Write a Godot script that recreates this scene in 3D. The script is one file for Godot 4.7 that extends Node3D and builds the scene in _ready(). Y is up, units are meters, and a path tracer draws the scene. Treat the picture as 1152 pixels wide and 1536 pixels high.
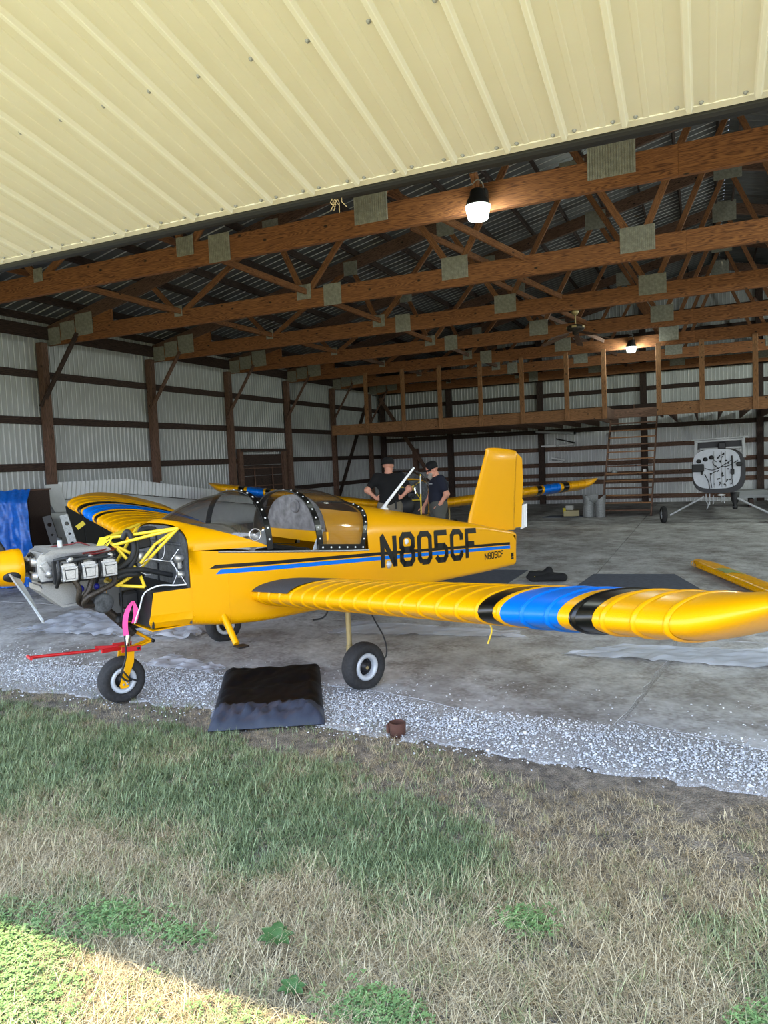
extends Node3D
# A yellow light aircraft, engine uncovered, parked in the mouth of a timber-framed hangar.
# x right along the front, y up, z towards the photographer (depth into the hangar is -z).

var M := {}
var taken := {}
var rng := RandomNumberGenerator.new()

func _ready():
	# ---------------------------------------------------------------- camera, sky, sun, exposure
	var cam := Camera3D.new()
	cam.name = "camera"
	var yaw := deg_to_rad(-24.112)
	var pit := deg_to_rad(-3.970)
	var rol := deg_to_rad(-2.563)
	var fwd := Vector3(sin(yaw) * cos(pit), sin(pit), -cos(yaw) * cos(pit))
	var rgt := Vector3(cos(yaw), 0, sin(yaw))
	var upv := rgt.cross(fwd)
	cam.transform = Transform3D(Basis(cos(rol) * rgt + sin(rol) * upv, -sin(rol) * rgt + cos(rol) * upv, -fwd), Vector3(0, 1.74, 0))
	cam.fov = rad_to_deg(2.0 * atan(768.0 / 1085.6))
	cam.near = 0.05
	cam.far = 400.0
	add_child(cam)
	cam.make_current()
	var env := Environment.new()
	var sm := ProceduralSkyMaterial.new()
	sm.sky_top_color = Color(0.58, 0.70, 0.88)
	sm.sky_horizon_color = Color(0.93, 0.95, 0.97)
	sm.sky_curve = 0.25
	sm.ground_horizon_color = Color(0.55, 0.56, 0.5)
	sm.ground_bottom_color = Color(0.3, 0.32, 0.25)
	sm.sky_energy_multiplier = 1.0
	var sky := Sky.new()
	sky.sky_material = sm
	env.background_mode = Environment.BG_SKY
	env.sky = sky
	env.background_energy_multiplier = 2.5
	env.tonemap_mode = Environment.TONE_MAPPER_LINEAR
	env.tonemap_exposure = 3.15
	env.sdfgi_enabled = true
	env.ssao_enabled = true
	env.ssil_enabled = true
	var we := WorldEnvironment.new()
	we.name = "world_environment"
	we.environment = env
	add_child(we)
	var sun := DirectionalLight3D.new()
	sun.name = "sun"
	sun.light_color = Color(1.0, 0.94, 0.80)
	sun.light_energy = 1.5
	sun.light_angular_distance = 0.6
	sun.shadow_enabled = true
	sun.sky_mode = DirectionalLight3D.SKY_MODE_LIGHT_ONLY
	sun.transform = Transform3D(Basis.looking_at(Vector3(0.22, -1.0, -0.265).normalized(), Vector3.UP), Vector3(-2, 20, 5))
	add_child(sun)
	# ---------------------------------------------------------------- the place
	rng.seed = 8051
	materials()
	build_hangar()
	build_ground()
	build_aircraft()
	build_background()
	build_people()
	build_small()

# ==================================================================== names, things and parts
func numbered(n: String) -> String:
	if not taken.has(n):
		taken[n] = 0
		return n
	taken[n] += 1
	return "%s_%03d" % [n, taken[n]]

func tag(o: Node, label := "", category := "", group := "", kind := "") -> Node:
	if label: o.set_meta("label", label)
	if category: o.set_meta("category", category)
	if group: o.set_meta("group", group)
	if kind: o.set_meta("kind", kind)
	return o

func thing(n: String, label: String, category: String, at := Vector3.ZERO, turn := 0.0, group := "") -> Node3D:
	var o := Node3D.new()
	o.name = numbered(n)
	add_child(o)
	o.position = at
	o.rotation.y = turn
	tag(o, label, category, group)
	return o

func structure(n: String, label := "") -> Node3D:
	var o := Node3D.new()
	o.name = n
	add_child(o)
	tag(o, label, "", "", "structure")
	return o

func part(parent: Node, n: String, mb, mat: Material, label := "", kind := "") -> MeshInstance3D:
	var o := MeshInstance3D.new()
	o.name = n if parent != self else numbered(n)
	o.mesh = mb.mesh() if mb is MB else mb
	o.material_override = mat
	o.cast_shadow = GeometryInstance3D.SHADOW_CASTING_SETTING_ON
	parent.add_child(o, true)
	tag(o, label, "", "", kind)
	return o

func to_self(n: Node) -> Transform3D:
	var t := Transform3D.IDENTITY
	while n != self:
		t = n.transform * t
		n = n.get_parent()
	return t

# world place: x, height, depth into the hangar
func W(x: float, y: float, d: float) -> Vector3:
	return Vector3(x, y, -d)

# a timber from A to B (hangar coordinates); its length is its own x axis so that the grain runs along it
func board(parent: Node, n: String, A: Vector3, B: Vector3, h: float, w: float, mat: Material, up := Vector3.UP, bevel := 0.004) -> MeshInstance3D:
	var x := (B - A).normalized()
	var z := x.cross(up).normalized()
	var y := z.cross(x)
	var L := A.distance_to(B)
	var off := rng.randf() * 9.0
	var oy := rng.randf() * 3.0
	var mb := MB.new()
	mb.box(Transform3D(Basis(), Vector3(off + L / 2, oy, oy)), Vector3(L, h, w), bevel)
	var o := part(parent, n, mb, mat)
	var t := Transform3D(Basis(x, y, z), A) * Transform3D(Basis(), Vector3(-off, -oy, -oy))
	o.transform = to_self(parent).affine_inverse() * t
	return o

# ==================================================================== mesh building
class MB:
	var v := PackedVector3Array()
	var g := PackedInt32Array()
	var c := PackedColorArray()
	var uvs := PackedVector2Array()
	var colored := false
	var col := Color.WHITE
	var with_uv := false

	func tri(a: Vector3, b: Vector3, d: Vector3, group := -1):
		v.push_back(a); v.push_back(b); v.push_back(d)
		g.push_back(group)
		if colored:
			c.push_back(col); c.push_back(col); c.push_back(col)
		if with_uv and uvs.size() < v.size():
			for k in 3: uvs.push_back(Vector2.ZERO)

	func quad(a: Vector3, b: Vector3, d: Vector3, e: Vector3, group := -1):
		tri(a, b, d, group)
		tri(a, d, e, group)

	# turn what was added since n0 so that it faces outwards (clockwise fronts)
	func outward(n0: int):
		var o := Vector3.ZERO
		for i in range(n0, v.size()): o += v[i]
		o /= maxf(1.0, v.size() - n0)
		var vol := 0.0
		for i in range(n0, v.size(), 3):
			vol += (v[i] - o).dot((v[i + 1] - o).cross(v[i + 2] - o))
		if vol > 0.0: flip(n0)

	func flip(n0: int):
		for i in range(n0, v.size(), 3):
			var t := v[i + 1]; v[i + 1] = v[i + 2]; v[i + 2] = t
			if with_uv:
				var u := uvs[i + 1]; uvs[i + 1] = uvs[i + 2]; uvs[i + 2] = u

	func box(t: Transform3D, s: Vector3, b := 0.0):
		var n0 := v.size()
		var h := s / 2
		b = minf(b, minf(h.x, minf(h.y, h.z)) * 0.9)
		if b <= 0.0:
			var p := []
			for i in 8: p.append(t * Vector3(h.x * (1 if i & 1 else -1), h.y * (1 if i & 2 else -1), h.z * (1 if i & 4 else -1)))
			for f in [[0, 2, 3, 1], [4, 5, 7, 6], [0, 1, 5, 4], [2, 6, 7, 3], [0, 4, 6, 2], [1, 3, 7, 5]]:
				quad(p[f[0]], p[f[1]], p[f[2]], p[f[3]])
			outward(n0)
			return
		var q := []
		for i in 8:
			var sg := Vector3(1 if i & 1 else -1, 1 if i & 2 else -1, 1 if i & 4 else -1)
			var e := []
			for ax in 3:
				var d := h - Vector3(b, b, b)
				d[ax] = h[ax]
				e.append(t * (d * sg))
			q.append(e)
		var ctr := t.origin
		var faces := [[0, 2, 3, 1, 2], [4, 5, 7, 6, 2], [0, 1, 5, 4, 1], [2, 6, 7, 3, 1], [0, 4, 6, 2, 0], [1, 3, 7, 5, 0]]
		for f in faces: cq(q[f[0]][f[4]], q[f[1]][f[4]], q[f[2]][f[4]], q[f[3]][f[4]], ctr)
		for i in 8:
			ct(q[i][0], q[i][1], q[i][2], ctr)
			for ax in 3:
				var j := i | (1 << ax)
				if j != i:
					var a1 := (ax + 1) % 3
					var a2 := (ax + 2) % 3
					cq(q[i][a1], q[j][a1], q[j][a2], q[i][a2], ctr)

	func ct(a: Vector3, b: Vector3, d: Vector3, ctr: Vector3):
		if (b - a).cross(d - a).dot((a + b + d) / 3.0 - ctr) > 0.0: tri(a, d, b)
		else: tri(a, b, d)

	func cq(a: Vector3, b: Vector3, d: Vector3, e: Vector3, ctr: Vector3):
		ct(a, b, d, ctr)
		ct(a, d, e, ctr)

	# rings of equal size, joined; closed round each ring unless open
	func loft(rings: Array, open := false, cap0 := true, cap1 := true, group := 1):
		var n0 := v.size()
		var n: int = rings[0].size()
		for k in rings.size() - 1:
			var A = rings[k]
			var B = rings[k + 1]
			for i in (n - 1 if open else n):
				var j := (i + 1) % n
				quad(A[i], A[j], B[j], B[i], group)
		if cap0 and not open: cap(rings[0])
		if cap1 and not open:
			var r = rings[-1].duplicate()
			r.reverse()
			cap(r)
		if not open: outward(n0)

	func cap(r):
		var m := Vector3.ZERO
		for p in r: m += p
		m /= r.size()
		for i in r.size(): tri(m, r[(i + 1) % r.size()], r[i], -1)

	func tube(pts: Array, rad, sides := 8, group := 1, capped := true):
		var rings := []
		var nrm := Vector3.ZERO
		for i in pts.size():
			var d: Vector3 = (pts[mini(i + 1, pts.size() - 1)] - pts[maxi(i - 1, 0)]).normalized()
			if nrm == Vector3.ZERO:
				nrm = d.cross(Vector3.UP if absf(d.y) < 0.9 else Vector3.RIGHT).normalized()
			else:
				nrm = (nrm - d * nrm.dot(d)).normalized()
			var b := d.cross(nrm)
			var r: float = rad[i] if rad is Array else rad
			var ring := PackedVector3Array()
			for k in sides:
				var a := TAU * k / sides
				ring.push_back(pts[i] + (nrm * cos(a) + b * sin(a)) * r)
			rings.append(ring)
		loft(rings, false, capped, capped, group)

	# profile of [radius, height] turned round the y axis of t
	func lathe(t: Transform3D, prof: Array, seg := 24, group := 1, closed := false):
		var n0 := v.size()
		var n := prof.size()
		for k in (n if closed else n - 1):
			var p = prof[k]
			var q = prof[(k + 1) % n]
			for i in seg:
				var a := TAU * i / seg
				var b := TAU * (i + 1) / seg
				var P := t * Vector3(p[0] * cos(a), p[1], p[0] * sin(a))
				var P2 := t * Vector3(p[0] * cos(b), p[1], p[0] * sin(b))
				var Q := t * Vector3(q[0] * cos(a), q[1], q[0] * sin(a))
				var Q2 := t * Vector3(q[0] * cos(b), q[1], q[0] * sin(b))
				if p[0] > 1e-6: tri(P, P2, Q2, group)
				if q[0] > 1e-6: tri(P, Q2, Q, group)
		outward(n0)

	func ball(c0: Vector3, r: Vector3, seg := 12, rows := 8, b := Basis()):
		var prof := []
		for k in rows + 1:
			var a := PI * k / rows
			prof.append([sin(a), -cos(a)])
		lathe(Transform3D(b * Basis.from_scale(r), c0), prof, seg)

	# polygon in the xy plane of t, pushed out by d along z (centred)
	func prism(t: Transform3D, poly: PackedVector2Array, d: float):
		var n0 := v.size()
		var ix := Geometry2D.triangulate_polygon(poly)
		for i in range(0, ix.size(), 3):
			var a := poly[ix[i]]; var b := poly[ix[i + 1]]; var e := poly[ix[i + 2]]
			if (b - a).cross(e - a) < 0:
				var sw := b; b = e; e = sw
			tri(t * Vector3(a.x, a.y, d / 2), t * Vector3(b.x, b.y, d / 2), t * Vector3(e.x, e.y, d / 2))
			tri(t * Vector3(a.x, a.y, -d / 2), t * Vector3(e.x, e.y, -d / 2), t * Vector3(b.x, b.y, -d / 2))
		var area := 0.0
		for i in poly.size(): area += poly[i].cross(poly[(i + 1) % poly.size()])
		for i in poly.size():
			var p := poly[i]
			var q := poly[(i + 1) % poly.size()]
			if area < 0:
				var sw := p; p = q; q = sw
			quad(t * Vector3(p.x, p.y, -d / 2), t * Vector3(q.x, q.y, -d / 2), t * Vector3(q.x, q.y, d / 2), t * Vector3(p.x, p.y, d / 2))
		outward(n0)

	# rows of points as a sheet; with a thickness it becomes a closed slab
	func sheet(rows: Array, group := 1, uv_scale := Vector2.ZERO):
		for k in rows.size() - 1:
			for i in rows[k].size() - 1:
				if uv_scale != Vector2.ZERO:
					with_uv = true
					var u0: float = float(i) / (rows[k].size() - 1) * uv_scale.x
					var u1: float = float(i + 1) / (rows[k].size() - 1) * uv_scale.x
					var w0: float = float(k) / (rows.size() - 1) * uv_scale.y
					var w1: float = float(k + 1) / (rows.size() - 1) * uv_scale.y
					for q in [[u0, w0], [u1, w0], [u1, w1], [u0, w0], [u1, w1], [u0, w1]]: uvs.push_back(Vector2(q[0], q[1]))
				quad(rows[k][i], rows[k][i + 1], rows[k + 1][i + 1], rows[k + 1][i], group)

	func slab(rows: Array, thick: Vector3, group := 1):
		var n0 := v.size()
		var low := []
		for r in rows:
			var q := PackedVector3Array()
			for p in r: q.push_back(p - thick)
			low.append(q)
		sheet(rows, group)
		var n1 := v.size()
		sheet(low, group)
		flip(n1)
		var nr := rows.size()
		var nc: int = rows[0].size()
		for i in nc - 1:
			quad(rows[0][i + 1], rows[0][i], low[0][i], low[0][i + 1])
			quad(rows[nr - 1][i], rows[nr - 1][i + 1], low[nr - 1][i + 1], low[nr - 1][i])
		for k in nr - 1:
			quad(rows[k][0], rows[k + 1][0], low[k + 1][0], low[k][0])
			quad(rows[k + 1][nc - 1], rows[k][nc - 1], low[k][nc - 1], low[k + 1][nc - 1])
		outward(n0)

	func mesh() -> ArrayMesh:
		var st := SurfaceTool.new()
		st.begin(Mesh.PRIMITIVE_TRIANGLES)
		for i in v.size():
			if i % 3 == 0:
				var k := g[i / 3]
				st.set_smooth_group(0xFFFFFFFF if k < 0 else k)
			if colored: st.set_color(c[i])
			if with_uv: st.set_uv(uvs[i])
			st.add_vertex(v[i])
		st.generate_normals()
		return st.commit()

# ==================================================================== materials
func mat(col: Color, rough := 0.7, metal := 0.0) -> StandardMaterial3D:
	var m := StandardMaterial3D.new()
	m.albedo_color = col
	m.roughness = rough
	m.metallic = metal
	return m

func noise_img(size: int, freq: float, octaves: int, sd: int, type := FastNoiseLite.TYPE_SIMPLEX_SMOOTH) -> PackedByteArray:
	var n := FastNoiseLite.new()
	n.noise_type = type
	n.seed = sd
	n.frequency = freq
	n.fractal_octaves = octaves
	var im := n.get_seamless_image(size, size, false, false, 0.15)
	im.convert(Image.FORMAT_L8)
	return im.get_data()

func lut(stops: Array) -> PackedByteArray:
	var gr := Gradient.new()
	var offs := PackedFloat32Array()
	var cols := PackedColorArray()
	for s in stops:
		offs.push_back(s[0])
		cols.push_back(s[1])
	gr.offsets = offs
	gr.colors = cols
	var b := PackedByteArray()
	for i in 256:
		var k := gr.sample(i / 255.0)
		b.push_back(int(clampf(k.r, 0, 1) * 255)); b.push_back(int(clampf(k.g, 0, 1) * 255)); b.push_back(int(clampf(k.b, 0, 1) * 255))
	return b

# two noises mixed and looked up in a colour ramp
func tex2(size: int, A: PackedByteArray, B: PackedByteArray, wa: float, stops: Array, gain := 1.0) -> ImageTexture:
	var L := lut(stops)
	var out := PackedByteArray()
	out.resize(size * size * 3)
	for i in size * size:
		var t := int(clampf(((A[i] * wa + B[i] * (1.0 - wa)) - 127.5) * gain + 127.5, 0, 255))
		out[i * 3] = L[t * 3]; out[i * 3 + 1] = L[t * 3 + 1]; out[i * 3 + 2] = L[t * 3 + 2]
	return ImageTexture.create_from_image(Image.create_from_data(size, size, false, Image.FORMAT_RGB8, out))

func grey(A: PackedByteArray, size: int) -> ImageTexture:
	return ImageTexture.create_from_image(Image.create_from_data(size, size, false, Image.FORMAT_L8, A))

func tri_mat(t: Texture2D, scale: Vector3, rough := 0.8, world := false, bump: Texture2D = null, depth := 0.0) -> StandardMaterial3D:
	var m := mat(Color.WHITE, rough)
	m.albedo_texture = t
	m.uv1_triplanar = true
	m.uv1_world_triplanar = world
	m.uv1_scale = scale
	m.uv1_triplanar_sharpness = 4.0
	if bump:
		m.heightmap_enabled = true
		m.heightmap_texture = bump
		m.heightmap_scale = depth
	return m

func wood_tex(sd: int, dark: Color, mid: Color, light: Color, knots: int) -> ImageTexture:
	var size := 512
	var A := noise_img(size, 0.006, 3, sd)
	var B := noise_img(size, 0.05, 3, sd + 7)
	var L := lut([[0.0, dark], [0.35, mid], [1.0, light]])
	var out := PackedByteArray()
	out.resize(size * size * 3)
	for i in size * size:
		var ring := pow(0.5 + 0.5 * sin(A[i] * 0.30), 0.8)
		var t := int(clampf(ring * 190.0 + (B[i] - 110) * 0.7 + 18, 0, 255))
		out[i * 3] = L[t * 3]; out[i * 3 + 1] = L[t * 3 + 1]; out[i * 3 + 2] = L[t * 3 + 2]
	var r := RandomNumberGenerator.new()
	r.seed = sd
	for k in knots:
		var cx := r.randi_range(20, 490)
		var cy := r.randi_range(30, 480)
		for dy in range(-26, 27):
			for dx in range(-3, 4):
				var e := sqrt(pow(dx / 2.2, 2) + pow(dy / 24.0, 2))
				if e < 1.0:
					var i := (posmod(cy + dy, size) * size + posmod(cx + dx, size)) * 3
					var f := lerpf(0.32, 1.0, smoothstep(0.35, 1.0, e))
					for q in 3: out[i + q] = int(out[i + q] * f)
	return ImageTexture.create_from_image(Image.create_from_data(size, size, false, Image.FORMAT_RGB8, out))

func materials():
	var n1 := noise_img(512, 0.008, 5, 11)
	var n2 := noise_img(512, 0.06, 4, 12)
	var n3 := noise_img(512, 0.02, 5, 13)
	var n4 := noise_img(512, 0.2, 2, 14)
	# timber: fresh orange pine for trusses, brown treated pine for posts and girts
	M.pine = tri_mat(wood_tex(21, Color(0.34, 0.19, 0.10), Color(0.50, 0.315, 0.18), Color(0.62, 0.41, 0.24), 9), Vector3(0.14, 2.2, 2.2), 0.75)
	M.pine_web = tri_mat(wood_tex(27, Color(0.33, 0.195, 0.115), Color(0.48, 0.31, 0.185), Color(0.59, 0.40, 0.25), 9), Vector3(0.16, 3.0, 3.0), 0.75)
	M.brown = tri_mat(wood_tex(33, Color(0.22, 0.155, 0.125), Color(0.36, 0.265, 0.215), Color(0.47, 0.355, 0.295), 7), Vector3(0.15, 2.6, 2.6), 0.85)
	M.dark = tri_mat(wood_tex(39, Color(0.12, 0.085, 0.075), Color(0.20, 0.145, 0.125), Color(0.29, 0.22, 0.19), 4), Vector3(0.16, 2.6, 2.6), 0.85)
	M.stud = tri_mat(wood_tex(45, Color(0.35, 0.235, 0.15), Color(0.52, 0.365, 0.235), Color(0.63, 0.46, 0.31), 9), Vector3(0.16, 3.0, 3.0), 0.8)
	# sheet metal
	M.wall_sheet = tri_mat(tex2(512, n1, n3, 0.5, [[0.0, Color(0.80, 0.81, 0.815)], [1.0, Color(0.87, 0.88, 0.885)]], 1.2), Vector3(0.35, 0.2, 0.35), 0.4, true)
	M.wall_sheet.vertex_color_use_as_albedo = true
	M.wall_sheet.metallic = 0.1
	M.wall_seam = mat(Color(0.88, 0.88, 0.86), 0.35, 0.2)
	M.roof_sheet = tri_mat(tex2(512, n1, n3, 0.5, [[0.0, Color(0.68, 0.69, 0.70)], [1.0, Color(0.8, 0.81, 0.82)]], 1.2), Vector3(0.4, 0.4, 0.4), 0.4, true)
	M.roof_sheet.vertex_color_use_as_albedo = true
	M.roof_sheet.metallic = 0.15
	M.roof_rib = mat(Color(0.8, 0.81, 0.83), 0.35, 0.2)
	M.cream = tri_mat(tex2(512, n1, n3, 0.6, [[0.0, Color(0.89, 0.872, 0.80)], [1.0, Color(0.915, 0.90, 0.84)]], 1.3), Vector3(0.3, 0.3, 0.3), 0.5, true)
	M.cream_rib_sheen = mat(Color(0.93, 0.92, 0.86), 0.4)  # paler than the door sheet: light caught by the rib crests, as colour
	M.seal = mat(Color(0.09, 0.095, 0.105), 0.6)
	M.galv = tri_mat(tex2(512, n2, n3, 0.5, [[0.0, Color(0.50, 0.51, 0.51)], [1.0, Color(0.70, 0.71, 0.71)]], 1.6), Vector3(2, 2, 2), 0.55)
	M.galv.metallic = 0.3
	M.plate = tri_mat(tex2(512, n2, n1, 0.5, [[0.0, Color(0.47, 0.465, 0.43)], [1.0, Color(0.66, 0.655, 0.61)]], 1.6), Vector3(3, 3, 3), 0.6)
	# ground
	M.concrete = tri_mat(tex2(512, n1, n2, 0.62, [[0.0, Color(0.56, 0.55, 0.545)], [0.35, Color(0.66, 0.655, 0.655)], [0.6, Color(0.72, 0.72, 0.725)], [1.0, Color(0.81, 0.81, 0.815)]], 1.6), Vector3(0.22, 0.22, 0.22), 0.75, true, grey(n2, 512), 0.5)
	M.concrete.detail_enabled = true
	M.concrete.detail_blend_mode = BaseMaterial3D.BLEND_MODE_MUL
	M.concrete.detail_albedo = tex2(512, n3, n4, 0.6, [[0.0, Color(0.74, 0.72, 0.70)], [0.5, Color(0.93, 0.93, 0.92)], [1.0, Color(1, 1, 1)]], 1.8)
	M.soil = tri_mat(tex2(512, n3, n4, 0.55, [[0.0, Color(0.28, 0.255, 0.225)], [0.5, Color(0.46, 0.425, 0.375)], [1.0, Color(0.62, 0.575, 0.51)]], 1.7), Vector3(0.8, 0.8, 0.8), 0.95, true, grey(n4, 512), 1.0)
	M.field = tri_mat(tex2(512, n1, n4, 0.5, [[0.0, Color(0.36, 0.38, 0.24)], [0.5, Color(0.54, 0.52, 0.36)], [1.0, Color(0.68, 0.63, 0.46)]], 1.7), Vector3(0.12, 0.12, 0.12), 0.95, true)
	M.gravel_bed = tri_mat(tex2(512, n2, n4, 0.45, [[0.0, Color(0.46, 0.44, 0.41)], [0.4, Color(0.66, 0.65, 0.64)], [1.0, Color(0.84, 0.845, 0.86)]], 2.2), Vector3(1.6, 1.6, 1.6), 0.9, true, grey(n4, 512), 1.2)
	M.stone = mat(Color.WHITE, 0.9)
	M.stone.vertex_color_use_as_albedo = true
	M.blade = mat(Color.WHITE, 0.75)
	M.blade.vertex_color_use_as_albedo = true
	M.blade.backlight_enabled = true
	M.blade.backlight = Color(0.16, 0.2, 0.07)
	# aircraft
	M.yellow = mat(Color(0.875, 0.62, 0.0), 0.3)
	M.yellow.metallic_specular = 0.35
	M.yellow.clearcoat_enabled = true
	M.yellow.clearcoat = 0.1
	M.yellow.clearcoat_roughness = 0.15
	M.tube_yellow = mat(Color(0.93, 0.80, 0.20), 0.4)
	M.blue = mat(Color(0.0, 0.41, 0.80), 0.3)
	M.blue.metallic_specular = 0.35
	M.black = mat(Color(0.02, 0.02, 0.022), 0.3)
	M.letter = mat(Color(0.025, 0.022, 0.02), 0.45)
	M.walk = tri_mat(tex2(512, n2, n4, 0.4, [[0.0, Color(0.16, 0.165, 0.18)], [1.0, Color(0.30, 0.30, 0.32)]], 1.6), Vector3(2, 2, 2), 0.9)
	M.firewall = tri_mat(tex2(512, n3, n2, 0.6, [[0.0, Color(0.19, 0.20, 0.21)], [1.0, Color(0.36, 0.37, 0.385)]], 1.7), Vector3(1.5, 1.5, 1.5), 0.6)
	M.firewall.metallic = 0.3
	M.glass = mat(Color(0.25, 0.25, 0.25, 0.17), 0.04)
	M.glass.transparency = BaseMaterial3D.TRANSPARENCY_ALPHA
	M.rubber = tri_mat(tex2(512, n3, n4, 0.6, [[0.0, Color(0.085, 0.085, 0.09)], [1.0, Color(0.19, 0.185, 0.18)]], 1.6), Vector3(3, 3, 3), 0.85)
	M.alu = tri_mat(tex2(512, n2, n3, 0.5, [[0.0, Color(0.60, 0.60, 0.60)], [1.0, Color(0.80, 0.80, 0.80)]], 1.2), Vector3(4, 4, 4), 0.38)
	M.alu.metallic = 0.75
	M.cast = tri_mat(tex2(512, n2, n4, 0.6, [[0.0, Color(0.50, 0.495, 0.485)], [1.0, Color(0.64, 0.635, 0.62)]], 1.2), Vector3(4, 4, 4), 0.5)
	M.cast.metallic = 0.4
	M.chrome = mat(Color(0.9, 0.9, 0.92), 0.12, 1.0)
	M.shade_and_black = mat(Color(0.05, 0.05, 0.055), 0.6)  # near-black for the painted shade between the heads, also for bolts and runners
	M.exhaust = tri_mat(tex2(512, n2, n3, 0.5, [[0.0, Color(0.15, 0.13, 0.11)], [1.0, Color(0.34, 0.31, 0.28)]], 1.8), Vector3(4, 4, 4), 0.5)
	M.exhaust.metallic = 0.6
	M.rim = mat(Color(0.72, 0.74, 0.76), 0.4, 0.2)
	M.steel_dark = mat(Color(0.16, 0.16, 0.17), 0.5, 0.5)
	M.hose = mat(Color(0.12, 0.125, 0.135), 0.65)
	M.red = mat(Color(0.72, 0.08, 0.10), 0.45)
	M.redwire = mat(Color(0.42, 0.10, 0.11), 0.5)
	M.pink = mat(Color(0.93, 0.30, 0.58), 0.7)
	M.white = mat(Color(0.86, 0.86, 0.86), 0.5)
	M.tan = mat(Color(0.62, 0.55, 0.38), 0.4, 0.3)
	M.bulkhead = tri_mat(tex2(512, n1, n3, 0.5, [[0.0, Color(0.36, 0.35, 0.35)], [1.0, Color(0.56, 0.55, 0.55)]], 1.6), Vector3(1.2, 1.2, 1.2), 0.7)
	M.grey = mat(Color(0.62, 0.63, 0.64), 0.5, 0.1)
	M.darkmetal = mat(Color(0.10, 0.10, 0.105), 0.6, 0.2)
	M.vinyl = tri_mat(grey(n3, 512), Vector3(2, 2, 2), 0.42)
	M.vinyl.albedo_texture = null
	M.vinyl.albedo_color = Color(0.05, 0.055, 0.068)
	M.vinyl.metallic_specular = 0.28
	M.vinyl_sky_sheen = mat(Color(0.20, 0.23, 0.29), 0.4)  # sky reflection on the folded edge put into a bluish colour
	M.plastic = mat(Color(0.86, 0.88, 0.92, 0.42), 0.35)
	M.plastic.transparency = BaseMaterial3D.TRANSPARENCY_ALPHA
	M.tarp = tri_mat(tex2(512, n3, n1, 0.6, [[0.0, Color(0.04, 0.28, 0.60)], [1.0, Color(0.10, 0.43, 0.82)]], 1.6), Vector3(1.5, 1.5, 1.5), 0.4)
	M.mat_dark = tri_mat(tex2(512, n3, n4, 0.5, [[0.0, Color(0.24, 0.26, 0.31)], [1.0, Color(0.34, 0.36, 0.41)]], 1.6), Vector3(1, 1, 1), 0.9)
	M.rust = tri_mat(tex2(512, n2, n4, 0.5, [[0.0, Color(0.18, 0.10, 0.07)], [1.0, Color(0.40, 0.25, 0.19)]], 1.6), Vector3(6, 6, 6), 0.9)
	M.skin = mat(Color(0.80, 0.56, 0.46), 0.55)
	M.cloth_black = mat(Color(0.03, 0.03, 0.034), 0.9)
	M.cloth_navy = mat(Color(0.07, 0.085, 0.15), 0.9)
	M.cloth_khaki = mat(Color(0.45, 0.42, 0.37), 0.9)
	M.cloth_grey = mat(Color(0.30, 0.30, 0.28), 0.9)
	M.beard = mat(Color(0.62, 0.58, 0.54), 0.95)
	M.hair = mat(Color(0.2, 0.14, 0.1), 0.9)

# ==================================================================== the hangar
const ROOF_X := 0.45        # ridge
const LEFT := -11.48
const RIGHT := 12.38
const BACK := 25.6
const FRONT := 4.1
const SL := 0.23            # roof slope

func roof_y(x: float) -> float:      # underside of the sheets
	return 4.80 + SL * ((x + 11.5) if x < ROOF_X else (2 * ROOF_X - x + 11.5))

# corrugated sheet hanging in its xy plane, x across from 0, ribs along y; top edge may slope
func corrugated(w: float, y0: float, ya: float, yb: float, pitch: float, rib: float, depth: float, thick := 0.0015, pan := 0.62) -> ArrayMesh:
	# sky light on the ribs is put into vertex colour: bright crests, darker pans
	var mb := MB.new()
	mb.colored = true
	var xs := []
	var n := int(round(w / pitch))
	for k in n:
		var c0 := (k + 0.5) * pitch
		xs.append([k * pitch, 0.0])
		xs.append([c0 - rib, 0.0])
		xs.append([c0 - rib * 0.45, depth])
		xs.append([c0 + rib * 0.45, depth])
		xs.append([c0 + rib, 0.0])
	xs.append([w, 0.0])
	for i in xs.size() - 1:
		var lo := PackedVector3Array()
		var hi := PackedVector3Array()
		for q in [xs[i], xs[i + 1]]:
			lo.push_back(Vector3(q[0], y0, q[1]))
			hi.push_back(Vector3(q[0], lerpf(ya, yb, q[0] / w), q[1]))
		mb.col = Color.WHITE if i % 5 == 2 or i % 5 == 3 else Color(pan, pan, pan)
		mb.sheet([lo, hi], -1)
		mb.sheet([PackedVector3Array([lo[0] - Vector3(0, 0, thick), lo[1] - Vector3(0, 0, thick)]), PackedVector3Array([hi[0] - Vector3(0, 0, thick), hi[1] - Vector3(0, 0, thick)])], -1)
		mb.flip(mb.v.size() - 6)
	return mb.mesh()

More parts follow.
